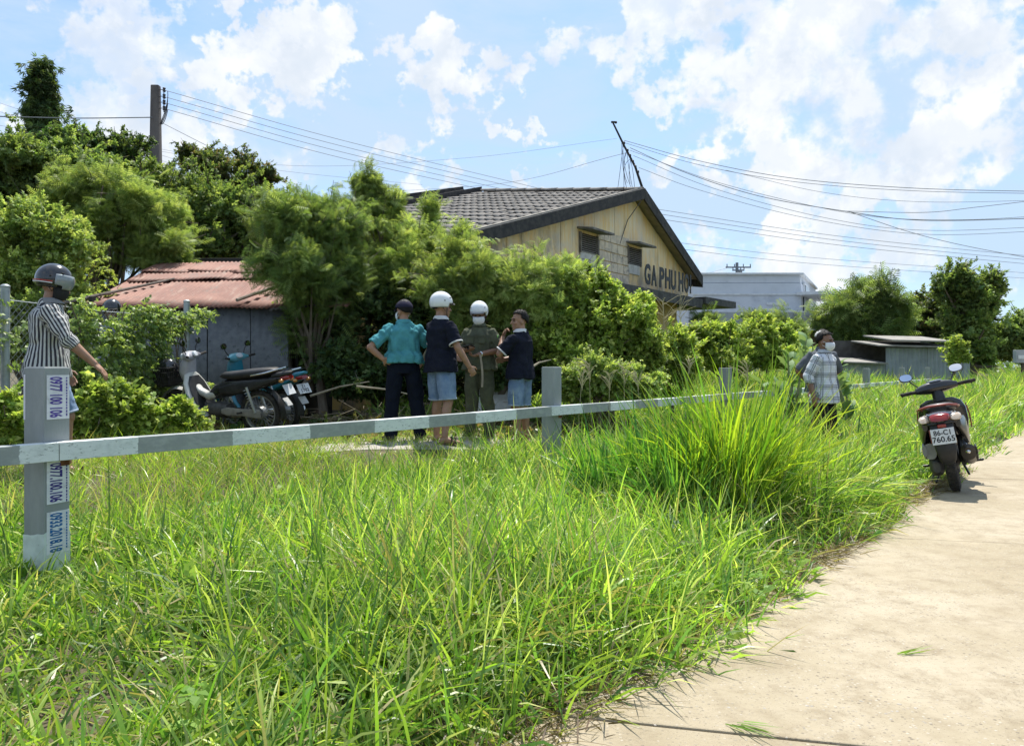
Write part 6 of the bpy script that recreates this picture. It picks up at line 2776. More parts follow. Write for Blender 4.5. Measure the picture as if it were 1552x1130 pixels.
    def half_helmet(self, mat, deep=False):
        o = self.shell('helmet', mat, (0, -.014, .060), (.106, .126, .116), lambda u: u[2] > ((-.62 if u[1] < .35 else -.05) if deep else (-.12 if u[1] > .42 else -.46)), .01, 44, 30)
        mb = MB()
        n = 40
        if not deep:
            pts = [self.hp((.109 if math.sin(a) > .42 else .100) * math.cos(a), -.014 + (.129 if math.sin(a) > .42 else .118) * math.sin(a), .048 if math.sin(a) > .45 else .008) for a in np.linspace(0, 2 * math.pi, n)]
            mb.tube(pts, .007, 6)
            # small peak in front
            mb.loft([[self.hp(.085 * x, .102 + dy * (1 - x * x), .058 - dy * .3) for x in np.linspace(-1, 1, 9)] + [self.hp(.085 * x, .102 + dy * (1 - x * x), .050 - dy * .3) for x in np.linspace(1, -1, 9)] for dy in (0, .03, .05)])
            mb.build('rim', STRAP if mat is HELM_B else pmat('grey_rim', (.25, .25, .26), None, rough=.6), o, True)
        st = MB()
        for s in (-1, 1):
            st.tube([self.hp(s * .098, .02, .03), self.hp(s * .082, .02, -.05), self.hp(s * .05, .035, -.115), self.hp(0, .045, -.13)], .006, 5, flat=(1, .4))
            st.tube([self.hp(s * .095, -.06, .03), self.hp(s * .084, 0, -.04)], .006, 5, flat=(1, .4))
        st.build('chin_strap', STRAP, o)
        vt = MB()
        for s in (-1, 1):
            vt.ell(self.hp(s * .116, -.02, .075), (.004, .008, .008), self.HR, 8, 6)
            vt.ell(self.hp(s * .092, .058, .11), (.006, .014, .006), self.HR, 8, 6)
            vt.ell(self.hp(s * .06, -.112, .1), (.01, .006, .006), self.HR, 8, 6)
        vt.build('vents', STRAP, o, True)
        return o

    def cap(self, mat):
        o = self.shell('cap', mat, (0, -.01, .045), (.09, .11, .09), lambda u: u[2] > -.05, .006)
        mb = MB()
        top, bot = [], []
        rings = []
        for t in np.linspace(0, 1, 5):
            r = []
            for a in np.linspace(-.95, .95, 11):
                r.append(self.hp(math.sin(a) * .088, .098 * math.cos(a) * (1) + t * .075 * (math.cos(a) - .35), .047 - .018 * t - .02 * abs(a) * t))
            for a in np.linspace(.95, -.95, 11):
                r.append(self.hp(math.sin(a) * .088, .098 * math.cos(a) * (1) + t * .075 * (math.cos(a) - .35), .042 - .018 * t - .02 * abs(a) * t))
            rings.append(r)
        mb.loft(rings)
        mb.ell(self.hp(0, -.01, .138), (.01, .01, .005), self.HR, 8, 5)
        mb.build('brim', mat, o, True)
        return o


def ground_at(px, Y):
    x = (px - CX) / F * Y
    return x, Y, hz(x, Y)


def build_people():
    G = 'men standing and talking on the track'
    # ---- man in the striped shirt on the left, arm held out
    p = Person('man in black and white striped shirt and black helmet reaching out his arm', ground_at(72, 6.26), (.93, .36), .99, SKIN_A,
               sh_r=(.168, .02, 1.32), elbow_r=(.25, .17, 1.10), wrist_r=(.24, .36, .91), palm_r=(-.3, -.5, -.8), curl_r=.45,
               elbow_l=(-.24, -.05, 1.08), wrist_l=(-.25, .08, .86), knee_l=(-.10, .12, .48), ankle_l=(-.105, .12, .075), ankle_r=(.105, -.12, .075), knee_r=(.1, .03, .47), toe_l=(-.11, .3, .02), toe_r=(.12, .06, .02),
               head_yaw=R(-2), head_pitch=R(-8), lean=(0, .03))
    p.shirt(STRIPE, .80, .30, True, 1.14, .012, seed=3)
    p.collar(cloth('grey_stripe_collar', (.24, .24, .24)))
    p.trousers(DENIM, 'short', 'shorts', 4)
    p.shoes(BROWN_S, low=True)
    h = p.half_helmet(HELM_B, True)
    vis = p.shell('visor', VISOR, (0, -.008, .055), (.119, .141, .128), lambda u: u[1] > .22 and -.52 < u[2] < .30 and (u[1] > .5 or u[2] > -.35), .003)
    p.shell('balaclava', STRAP, (0, .006, -.03), (.076, .100, .095), lambda u: u[1] > .05 and u[2] < .42, .004)
    vis.parent = h
    for dz, mt in ((.014, REDTRIM), (.002, WHITETRIM)):
        mb = MB()
        for s in (-1, 1):
            pts = [p.hp(s * .121 * math.cos(a), -.012 - .143 * math.sin(a), .02 + dz + .0 * a) for a in np.linspace(-.1, 1.45, 14)]
            mb.tube(pts, .0042, 5)
        mb.build('trim', mt, h, True)
    p.hair()
    # ---- barely seen behind the vines
    p = Person('person in dark helmet and grey jacket hidden behind the vine-covered fence', ground_at(170, 10.3), (.3, -.95), 1.02, SKIN_B)
    p.shirt(cloth('pale_grey_jacket', (.30, .31, .36)), .82, .9, True, 1.1, seed=5)
    p.trousers(BLACKT)
    p.shoes(LEATHER)
    p.half_helmet(HELM_B)
    # ---- teal shirt, dark cap, hand on hip
    p = Person('man in teal shirt and dark cap seen from behind with hand on hip', ground_at(612, 9.35), (-.25, .97), 1.0, SKIN_A, G,
               elbow_l=(-.40, -.08, 1.10), wrist_l=(-.25, -.09, .965), palm_l=(.4, .9, 0), curl_l=.5, hd_l=np.array((.85, .3, -.35)),
               elbow_r=(.33, .06, 1.11), wrist_r=(.25, .16, .95), palm_r=(-1, 0, 0),
               ankle_l=(-.16, -.04, .075), ankle_r=(.19, -.02, .075), knee_l=(-.135, .02, .47), knee_r=(.155, .02, .47), toe_l=(-.24, .12, .02), toe_r=(.27, .13, .02), head_yaw=R(32), fat=1.0)
    p.shirt(TEAL, .92, .86, False, 1.16, .016, seed=7, wide=1.03)
    p.collar(TEAL)
    p.trousers(NAVY, 'long', 'trousers', 8, wide=1.02)
    p.shoes(LEATHER)
    p.hair()
    p.cap(CAPN)
    p.mask()
    # ---- black polo, white helmet
    p = Person('man in black polo and denim shorts wearing a round white helmet', ground_at(668, 9.2), (.74, .67), 1.03, SKIN_A, G,
               elbow_r=(.27, .03, 1.07), wrist_r=(.30, .17, .86), palm_r=(-.9, .2, .2), curl_r=1.2, elbow_l=(-.24, .08, 1.09), wrist_l=(-.16, .27, 1.0),
               ankle_l=(-.16, .06, .075), ankle_r=(.15, -.06, .075), knee_l=(-.13, .05, .47), knee_r=(.12, .01, .47), toe_l=(-.22, .22, .02), toe_r=(.22, .10, .02), head_yaw=R(-12), fat=1.0)
    p.shirt(NAVYBLK, .80, .80, False, 1.1, .011, seed=9)
    p.collar(COLLAR_W)
    for s in 'lr':
        c, ax, r = getattr(p, 'cuff_' + s)
        p.ring('cuff', c, ax, r + .002, .006, COLLAR_W)
    p.trousers(DENIM, 'short', 'shorts', 10, wide=1.05)
    p.shoes(BROWN_S, low=True)
    p.hair()
    p.half_helmet(HELM_W)
    # ---- officer facing us
    p = Person('officer in olive uniform with white helmet and face mask looking down at his hands', ground_at(727, 10.0), (-.30, -.95), 1.0, SKIN_B, G,
               elbow_l=(-.27, -.01, 1.09), wrist_l=(-.07, .22, 1.03), palm_l=(0, .2, 1), curl_l=.9, elbow_r=(.25, .0, 1.1), wrist_r=(.06, .22, 1.09), palm_r=(0, .3, 1), curl_r=1.0,
               head_pitch=R(-10), head_yaw=R(8), ankle_l=(-.13, -.02, .075), ankle_r=(.13, -.02, .075))
    sh = p.shirt(OLIVE_U, .84, .86, False, 1.12, .012, seed=11)
    p.collar(OLIVE_U)
    bt = MB()
    for z in (1.28, 1.18, 1.08, .98):
        bt.ell((0, .142, z), (.006, .004, .006), None, 8, 5)
    bt.build('buttons', LEATHER, sh, True)
    pk = MB()
    for s in (-1, 1):
        pk.box((s * .075, .138, 1.22), (.085, .012, .1))
        pk.box((s * .075, .142, 1.262), (.088, .012, .022))
    pk.build('pocket', OLIVE_U, sh, bevel=.004)
    mb = MB()
    mb.ell((-.250, .015, 1.235), (.012, .036, .046), None, 12, 8)
    mb.build('arm_badge', LIME, sh, True)
    mb = MB()
    for s in (-1, 1):
        mb.box((s * .115, -.005, 1.395), (.07, .05, .008), np.array(Matrix.Rotation(s * R(18), 3, 'Y')))
    mb.build('shoulder_board', pmat('gold_green', (.16, .17, .04), None, rough=.6), sh)
    w = p.j['wrist_l']
    p.ring('wristwatch', w + np.array((-.02, -.02, .005)), p.j['wrist_l'] - p.j['elbow_l'], .032, .007, pmat('steel_watch', (.6, .6, .6), None, rough=.25, metal=.9))
    p.trousers(OLIVE_U, 'long', 'trousers', 12)
    p.shoes(LEATHER)
    p.hair()
    p.half_helmet(HELM_W)
    p.mask()
    M = Matrix.LocRotScale(p.root.location, p.root.rotation_euler, p.root.scale)
    # things in his hands
    ph = MB()
    ph.box((0, 0, 0), (.075, .15, .009))
    o = ph.build('mobile_phone', pmat('black_phone', (.02, .02, .022), None, rough=.2), None, bevel=.004)
    o.matrix_world = M @ Matrix.Translation((.035, .305, 1.125)) @ Matrix.Rotation(R(25), 4, 'X') @ Matrix.Rotation(R(70), 4, 'Z')
    tag(o, 'black mobile phone held in the hands of the masked officer', 'phone')
    st = MB()
    rings = []
    for t in np.linspace(0, 1, 10):
        z = 1.03 - .40 * t
        x = -.10 - .03 * math.sin(t * 2.2)
        rings.append([(x - .012, .255, z), (x + .012, .258, z), (x + .012, .261, z), (x - .012, .258, z)])
    st.loft(rings)
    o = st.build('lanyard', pmat('tan_strap', (.38, .33, .25), (.3, .26, .2), 9, .8), None, True)
    o.matrix_world = M
    tag(o, 'pale strap hanging from the hand of the masked officer', 'strap')
    # ---- man with hand on chin
    p = Person('bareheaded man in black polo and denim shorts with his hand on his chin', ground_at(789, 9.75), (-.88, .47), 1.0, SKIN_A, G,
               elbow_l=(-.25, .16, 1.12), wrist_l=(-.07, .21, 1.33), palm_l=(.25, -1, .2), curl_l=1.3, hd_l=np.array((.25, -.25, .9)), elbow_r=(.25, .12, 1.1), wrist_r=(.03, .24, 1.06), palm_r=(0, -1, 0),
               ankle_l=(-.11, -.02, .075), ankle_r=(.13, -.02, .075), head_yaw=R(48), fat=1.0)
    p.shirt(NAVYBLK, .82, .84, False, 1.1, .011, seed=13)
    p.collar(COLLAR_W)
    for s in 'lr':
        c, ax, r = getattr(p, 'cuff_' + s)
        p.ring('cuff', c, ax, r + .002, .006, COLLAR_W)
    p.trousers(DENIM, 'short', 'shorts', 14, wide=1.02)
    p.shoes(BROWN_S, low=True)
    p.hair(True)
    # ---- right: plaid shirt, and the man behind him
    p = Person('man in white checked shirt and face mask standing in the tall grass', (at(1249, 0, 10.0).x, 10.0, -.03), (.62, -.78), .985, SKIN_B,
               elbow_r=(.25, -.07, 1.08), wrist_r=(.255, .0, .84), palm_r=(-1, 0, 0), elbow_l=(-.22, -.1, 1.08), wrist_l=(-.1, -.19, .92), palm_l=(0, 1, 0), head_yaw=R(6))
    p.shirt(PLAID, .75, .35, True, 1.08, .011, seed=15)
    p.collar(cloth('pale_check_collar', (.46, .48, .51)))
    p.trousers(BLACKT, 'long', 'trousers', 16)
    p.shoes(LEATHER)
    p.hair(True)
    p.mask()
    p = Person('man in grey shirt and white cap half hidden behind the checked shirt', (at(1246, 0, 10.75).x, 10.75, .0), (.25, -.97), 1.0, SKIN_B,
               elbow_r=(.30, -.1, 1.1), wrist_r=(.1, -.16, .95), palm_r=(0, 1, 0), elbow_l=(-.32, -.1, 1.1), wrist_l=(-.1, -.16, .93), palm_l=(0, 1, 0), fat=1.08)
    p.shirt(GREYSHIRT, .82, .95, False, 1.1, .007, seed=17)
    p.collar(GREYSHIRT)
    p.trousers(cloth('khaki_trouser', (.2, .18, .14)), 'long', 'trousers', 18)
    p.shoes(LEATHER)
    p.hair()
    p.cap(cloth('white_cap', (.62, .62, .6)))
    p.mask()


build_people()

# ================================================================ two-wheelers
RUBBER = pmat('tyre_rubber', (.018, .017, .016), (.05, .043, .035), 20, .85, bump=.3)
BLACKP = pmat('black_plastic', (.016, .016, .017), (.03, .03, .031), 14, .45, spec=.4)
GLOSSB = pmat('black_gloss_paint', (.014, .014, .016), (.022, .022, .024), 6, .22, coat=.5)
BROWNG = pmat('bronze_black_paint', (.05, .045, .035), (.035, .032, .027), 5, .3, coat=.3)
REDP = pmat('dusty_red_paint', (.24, .04, .03), (.18, .035, .027), 8, .4, coat=.2)
WHITEP = pmat('cream_white_paint', (.56, .55, .50), (.48, .47, .43), 6, .35, coat=.3, c3=(.3, .28, .24), s3=8, lo3=.62, hi3=.75)
TEALP = pmat('teal_paint', (.03, .22, .30), (.025, .17, .24), 6, .3, coat=.4)
PALE_TEAL = pmat('pale_teal_paint', (.16, .42, .48), (.12, .34, .4), 6, .3, coat=.4)
GREENP = pmat('dark_green_decal', (.02, .12, .075), None, rough=.4)
CHROME = pmat('chrome', (.62, .62, .62), (.5, .5, .5), 12, .18, metal=1.0)
ALU = pmat('dull_aluminium', (.36, .36, .35), (.26, .26, .255), 10, .45, metal=.7)
ENGINE = pmat('grimy_engine', (.07, .068, .065), (.12, .115, .11), 14, .6, metal=.4)
SEATV = pmat('black_vinyl', (.017, .016, .016), (.028, .026, .025), 18, .5)
TAILR = pmat('red_lens', (.27, .014, .012), (.20, .011, .01), 30, .15, coat=.6)
CLEARL = pmat('amber_clear_lens', (.55, .46, .36), (.44, .34, .25), 40, .15, coat=.6)
MIRROR = pmat('mirror_glass', (.82, .84, .88), None, rough=.02, metal=1.0)
PLATE = pmat('plate_white', (.66, .67, .68), (.58, .59, .6), 20, .45)
PLATE_INK = pmat('plate_ink', (.015, .015, .017), None, rough=.6)
LENS = pmat('headlamp_lens', (.62, .65, .68), (.52, .55, .58), 14, .1, coat=.6)


def lsec(y, zc, hw, hh, e=2.6, n=20, x=0.0):
    return sring((x, y, zc), (hw, 0, 0), (0, 0, hh), e, n)


def make_wheel(parent, y, r, tw, spokes=0, n_cast=5, mat_rim=ALU, steer=0.0):
    w = MB()
    tr = tw / 2
    prof = []
    for a in np.linspace(0, 2 * math.pi, 12, endpoint=False):
        prof.append((r - tr * .95 + tr * .95 * math.cos(a), tr * math.sin(a)))
    w.lathe(prof, (0, 0, 0), (1, 0, 0), 40, True)
    # tread grooves: small blocks round the tyre
    for i in range(40):
        a = 2 * math.pi * i / 40
        for s in (-1, 1):
            c = np.array((s * tr * .42, math.cos(a + s * .05) * (r - .004), math.sin(a + s * .05) * (r - .004)))
            w.box(c, (tr * .5, .018, .012), np.array(Matrix.Rotation(a + math.pi / 2, 3, 'X')))
    tyre = w.build('wheel', RUBBER, parent, True)
    tyre.location = (0, y, r)
    rm = MB()
    rr = r - tr * 1.75
    rm.lathe([(rr - .012, -tr * .55), (rr + .008, -tr * .7), (rr + .008, tr * .7), (rr - .012, tr * .55)], (0, 0, 0), (1, 0, 0), 36, True)
    rm.lathe([(.03, -.06), (.042, -.05), (.042, .05), (.03, .06)], (0, 0, 0), (1, 0, 0), 16)
    if spokes:
        for i in range(spokes):
            a = 2 * math.pi * i / spokes
            b = a + (.35 if i % 2 else -.35)
            s = .04 if i % 4 < 2 else -.04
            rm.tube([(s, math.cos(b) * .04, math.sin(b) * .04), (0, math.cos(a) * rr, math.sin(a) * rr)], .0022, 4)
    else:
        for i in range(n_cast):
            a = 2 * math.pi * i / n_cast
            rm.tube([(0, math.cos(a) * .035, math.sin(a) * .035), (0, math.cos(a) * rr, math.sin(a) * rr)], [.02, .013], 6)
    rm.build('rim', mat_rim, tyre, True)
    return tyre


def plate(parent, c, tilt, l1, l2, w=.19, h=.14):
    """rear number plate facing -y, tilted back"""
    M = np.array(Matrix.Rotation(tilt, 3, 'X'))
    mb = MB()
    mb.box(c, (w, .004, h), M)
    o = mb.build('number_plate', PLATE, parent, bevel=.0015)
    x, z = (1, 0, 0), tuple(M @ np.array((0, 0, 1.0)))
    n = M @ np.array((0, -1.0, 0))
    if l1:
        text_on('lettering', l1, .046, PLATE_INK, o, np.array(c) + n * .0035 + np.array(z) * h * .22, x, z, .001, .92, .0012)
        text_on('lettering', l2, .050, PLATE_INK, o, np.array(c) + n * .0035 - np.array(z) * h * .2, x, z, .001, .98, .0012)
    return o


def mirror(parent, base, tip, tilt_x=0.0, tilt_z=0.0, size=(.058, .042)):
    mb = MB()
    mid = np.array(base) * .5 + np.array(tip) * .5 + np.array((0, .02, .0))
    mb.tube([base, mid, tip], .0065, 6)
    st = mb.build('mirror', BLACKP, parent, True)
    Rm = Matrix.Rotation(tilt_z, 3, 'Z') @ Matrix.Rotation(tilt_x, 3, 'X')
    t = np.array(tip)
    x, y, z = (np.array(Rm @ Vector(v)) for v in ((1, 0, 0), (0, 1, 0), (0, 0, 1)))
    hs = MB()
    hs.loft([sring(t + y * d, x * size[0] * k, z * size[1] * k, 2.5, 20) for d, k in ((-.006, 1.0), (.012, .98), (.03, .6), (.036, .2))])
    hs.build('mirror_shell', BLACKP, st, True)
    gl = MB()
    gl.loft([sring(t + y * d, x * size[0] * .93, z * size[1] * .92, 2.5, 20) for d in (-.0085, -.007)])
    gl.build('mirror_glass', MIRROR, st)
    return st


def build_scooter():
    """black scooter parked on the road, seen from behind; local +y is forward"""
    x, Y = (1450 - CX) / F * 7.36, 7.36
    root = thing('scooter', 'black scooter with red grab rail and white number plate parked on the concrete road', 'scooter', (x, Y, .004), 0)
    head = math.atan2(-.49, .87)
    root.rotation_mode = 'XYZ'
    Mx = Matrix.Rotation(head, 4, 'Z') @ Matrix.Rotation(R(-11), 4, 'Y')
    root.rotation_euler = Mx.to_euler()
    make_wheel(root, 0, .245, .098, 0, 5, BLACKP)
    make_wheel(root, 1.24, .245, .085, 0, 5, BLACKP)
    # tail body: from under the seat to the tail tip
    mb = MB()
    mb.loft([lsec(.52, .50, .12, .16), lsec(.35, .56, .155, .19), lsec(.15, .60, .172, .17), lsec(-.05, .635, .165, .145), lsec(-.2, .665, .145, .105), lsec(-.3, .69, .115, .065), lsec(-.345, .70, .09, .04)])
    mb.build('tail_body', GLOSSB, root, True)
    # side panels, a bronze-black skirt on each side
    for s in (-1, 1):
        mb = MB()
        mb.loft([sring((s * w, y, z), (.022, 0, 0), (0, .0, h), 2.6, 14) for y, w, z, h in ((.42, .16, .5, .1), (.2, .182, .53, .135), (0, .182, .56, .13), (-.16, .165, .60, .09), (-.27, .135, .645, .045))])
        mb.build('side_panel', BROWNG, root, True)
    # seat
    mb = MB()
    mb.loft([lsec(.55, .72, .075, .02), lsec(.5, .735, .10, .035), lsec(.35, .745, .13, .045), lsec(.15, .765, .145, .05), lsec(-.02, .785, .14, .045), lsec(-.13, .79, .12, .04), lsec(-.18, .785, .09, .02)])
    mb.build('seat', SEATV, root, True)
    # red grab rail: an arch round the tail
    mb = MB()
    pts = [(-.15, .10, .765), (-.165, -.08, .785), (-.15, -.22, .80), (-.09, -.29, .815), (0, -.305, .82), (.09, -.29, .815), (.15, -.22, .80), (.165, -.08, .785), (.15, .10, .765)]
    mb.tube(pts, [.012, .013, .014, .015, .015, .015, .014, .013, .012], 10, flat=(1.1, .7))
    mb.build('grab_rail', REDP, root, True)
    # tail lamp and indicators: one wide cluster
    mb = MB()
    mb.loft([sring((0, y, z), (w, 0, 0), (0, .01, h), 3, 18) for y, z, w, h in ((-.30, .715, .088, .040), (-.36, .71, .084, .036), (-.385, .705, .074, .026))])
    mb.build('tail_lamp', TAILR, root, True)
    for s in (-1, 1):
        mb = MB()
        mb.loft([sring((s * xx, y, z), (w, .01, 0), (0, .01, h), 2.4, 14) for xx, y, z, w, h in ((.118, -.25, .705, .055, .036), (.124, -.33, .70, .052, .032), (.128, -.35, .695, .036, .018))])
        mb.build('indicator', CLEARL, root, True)
        mb = MB()
        mb.tube([(s * .165, -.2, .665), (s * .10, -.36, .66), (s * .03, -.385, .662)], .009, 6)
        mb.build('lamp_trim', BLACKP, root, True)
    mb = MB()
    mb.box((.005, -.385, .635), (.07, .02, .03))
    mb.build('reflector', TAILR, root, bevel=.005)
    # plate carrier and hanging rear mudguard
    mb = MB()
    mb.loft([sring((0, y, z), (w, 0, 0), (0, d, 0), 3.2, 14) for y, z, w, d in ((-.30, .665, .10, .05), (-.345, .60, .095, .03), (-.375, .50, .09, .02), (-.385, .42, .082, .018), (-.375, .345, .07, .016), (-.355, .30, .05, .012), (-.35, .288, .02, .008))])
    mb.build('rear_mudguard', BLACKP, root, True)
    plate(root, (0, -.408, .545), R(-6), '86-C1', '760.65')
    mb = MB()
    mb.box((-.10, -.36, .55), (.012, .03, .12))
    mb.build('plate_edge', REDP, root)
    # inner mudguard over the tyre
    mb = MB()
    vs, fs = [], []
    for i, a in enumerate(np.linspace(R(20), R(170), 12)):
        c = np.array((0, -math.cos(a) * .275, .245 + math.sin(a) * .275))
        vs += [(-.07, c[1], c[2]), (.07, c[1], c[2])]
        if i:
            o = i * 2
            fs.append((o - 2, o - 1, o + 1, o))
    mb.add(vs, fs)
    mb.build('inner_guard', BLACKP, root, True)
    # engine and belt case (left), muffler (right)
    mb = MB()
    mb.loft([sring((-.115, y, z), (w, 0, 0), (0, 0, h), 2.6, 18) for y, z, w, h in ((.50, .28, .05, .06), (.4, .285, .06, .085), (.2, .27, .062, .08), (.02, .255, .064, .095), (-.08, .25, .055, .085), (-.125, .25, .03, .05))])
    mb.build('belt_case', ENGINE, root, True)
    mb = MB()
    mb.loft([sring((-.185, y, z), (.02, 0, 0), (0, 0, h), 2.6, 18) for y, z, h in ((.2, .40, .04), (.08, .40, .075), (-.04, .405, .08), (-.12, .41, .05))])
    mb.loft([sring((-.14, y, .40), (.05, 0, 0), (0, 0, .075), 2.6, 16) for y in (.22, -.11)])
    mb.build('air_box', pmat('silver_grey_cover', (.34, .34, .34), (.24, .24, .24), 7, .45), root, True)
    mb = MB()
    mb.box((0, .25, .32), (.16, .32, .2))
    mb.tube([(-.03, .1, .3), (.0, .35, .36)], .06, 10)
    mb.build('engine', ENGINE, root, bevel=.02)
    mb = MB()
    mb.loft([sring((.165, y, z), (w, 0, 0), (0, -.02, h), 2.3, 20) for y, z, w, h in ((.26, .27, .03, .035), (.2, .28, .055, .07), (.05, .31, .066, .082), (-.12, .345, .068, .085), (-.22, .365, .06, .075), (-.235, .367, .03, .04))])
    mu = mb.build('muffler', pmat('brown_black_muffler', (.045, .04, .035), (.065, .058, .05), 8, .4, metal=.3), root, True)
    mb = MB()
    mb.loft([sring((.228, y, z), (.012, 0, 0), (0, -.02, h), 2.4, 16) for y, z, h in ((.12, .31, .04), (0, .33, .07), (-.14, .355, .072), (-.21, .37, .04))])
    mb.build('heat_shield', BLACKP, mu, True)
    mb = MB()
    mb.ell((.165, -.238, .37), (.02, .01, .02), None, 10, 6)
    mb.ell((.16, -.2, .43), (.012, .012, .012), None, 8, 6)
    mb.build('tail_pipe', CHROME, mu, True)
    # swing arm, shock, footpeg, stands
    mb = MB()
    mb.tube([(.115, .35, .3), (.11, 0, .245)], .02, 8)
    mb.tube([(.1, -.02, .26), (.12, .02, .55)], .022, 8)
    mb.build('shock_absorber', BLACKP, root, True)
    mb = MB()
    mb.tube([(.16, .18, .24), (.25, .17, .245)], .012, 8)
    mb.tube([(-.14, .2, .24), (-.24, .19, .245)], .012, 8)
    mb.ell((.255, .17, .245), (.022, .018, .014), None, 8, 6)
    mb.build('pillion_peg', BLACKP, root, True)
    mb = MB()
    mb.tube([(-.12, .5, .22), (-.19, .46, .1), (-.245, .42, .0)], .010, 7)
    mb.box((-.25, .42, .0), (.05, .04, .008))
    mb.build('side_stand', BLACKP, root, True)
    mb = MB()
    mb.tube([(-.10, .36, .2), (-.13, .1, .13), (-.15, .02, .1)], .011, 7)
    mb.tube([(.10, .36, .2), (.13, .12, .13)], .011, 7)
    mb.build('centre_stand', BLACKP, root, True)
    # floorboard and front leg shield
    mb = MB()
    mb.loft([lsec(.5, .33, .15, .035), lsec(.7, .31, .165, .03), lsec(.9, .33, .17, .035), lsec(1.0, .38, .16, .05)])
    mb.build('floorboard', BLACKP, root, True)
    mb = MB()
    mb.loft([sring((0, y, z), (w, 0, 0), (0, d, 0), 2.8, 22) for y, z, w, d in ((1.0, .34, .15, .05), (1.02, .45, .20, .07), (1.0, .6, .225, .08), (.97, .72, .225, .075), (.93, .80, .19, .06), (.91, .84, .12, .04))])
    mb.build('leg_shield', GLOSSB, root, True)
    for s in (-1, 1):
        mb = MB()
        mb.tube([(s * .235, .98, .5), (s * .24, .96, .64), (s * .225, .92, .76)], [.006, .009, .006], 6)
        mb.build('shield_edge', REDP, root, True)
    mb = MB()
    mb.loft([lsec(1.02, .55, .1, .1), lsec(1.15, .52, .11, .12), lsec(1.25, .5, .08, .08), lsec(1.3, .49, .03, .03)])
    mb.build('front_cowl', GLOSSB, root, True)
    for s in (-1, 1):
        mb = MB()
        mb.tube([(s * .06, 1.05, .52), (s * .06, 1.24, .245)], .018, 8)
        mb.build('fork', BLACKP, root, True)
    vs, fs = [], []
    mb = MB()
    for i, a in enumerate(np.linspace(R(10), R(150), 12)):
        vs += [(-.06, 1.24 - math.cos(a) * .27, .245 + math.sin(a) * .27), (.06, 1.24 - math.cos(a) * .27, .245 + math.sin(a) * .27)]
        if i:
            o = i * 2
            fs.append((o - 2, o - 1, o + 1, o))
    mb.add(vs, fs)
    mb.build('front_mudguard', GLOSSB, root, True)
    # handlebar: steered a little to the left
    bar = bpy.data.objects.new('handlebar', None)
    COL.objects.link(bar)
    bar.parent = root
    bar.matrix_local = Matrix.Translation((0, .93, .86)) @ Matrix.Rotation(R(-14), 4, 'X') @ Matrix.Rotation(R(12), 4, 'Z') @ Matrix.Rotation(R(-6), 4, 'Y')
    mb = MB()
    mb.loft([sring((x_, y, z), (0, d, 0), (0, 0, h), 2.4, 16) for x_, y, z, d, h in ((-.20, -.02, .09, .028, .028), (-.15, -.005, .10, .05, .045), (-.08, .01, .105, .075, .06), (0, .02, .11, .085, .068), (.08, .01, .105, .075, .06), (.15, -.005, .10, .05, .045), (.20, -.02, .09, .028, .028))])
    cover = mb.build('handlebar_cover', GLOSSB, bar, True)
    mb = MB()
    mb.loft([sring((0, -.012, .162), (.075, 0, 0), (0, .045, .008), 3, 18), sring((0, -.014, .176), (.068, 0, 0), (0, .04, .008), 3, 18), sring((0, -.014, .180), (.045, 0, 0), (0, .026, .005), 3, 18)])
    mb.build('instrument_glass', pmat('clock_glass', (.2, .22, .24), None, rough=.06, spec=.8, coat=.6), cover, True)
    mb = MB()
    mb.tube([(0, .0, -.06), (0, .01, .09)], [.065, .05], 12)
    mb.build('steering_neck', BLACKP, bar, True)
    for s in (-1, 1):
        mb = MB()
        mb.tube([(s * .19, -.02, .09), (s * .25, -.04, .088), (s * .345, -.075, .08)], [.016, .0175, .0175], 10)
        mb.ell((s * .35, -.077, .08), (.012, .02, .02), None, 8, 6)
        mb.build('grip', RUBBER, bar, True)
        mb = MB()
        mb.tube([(s * .17, .035, .085), (s * .24, .03, .085), (s * .33, -.01, .075)], [.008, .006, .006], 6, flat=(1, .6))
        mb.ell((s * .335, -.012, .075), (.01, .01, .01), None, 8, 6)
        mb.build('brake_lever', BLACKP, bar, True)
        mirror(bar, (s * .15, .01, .13), (s * .245, .03, .27), R(-14), R(s * -6), (.064, .044))
    return root


build_scooter()


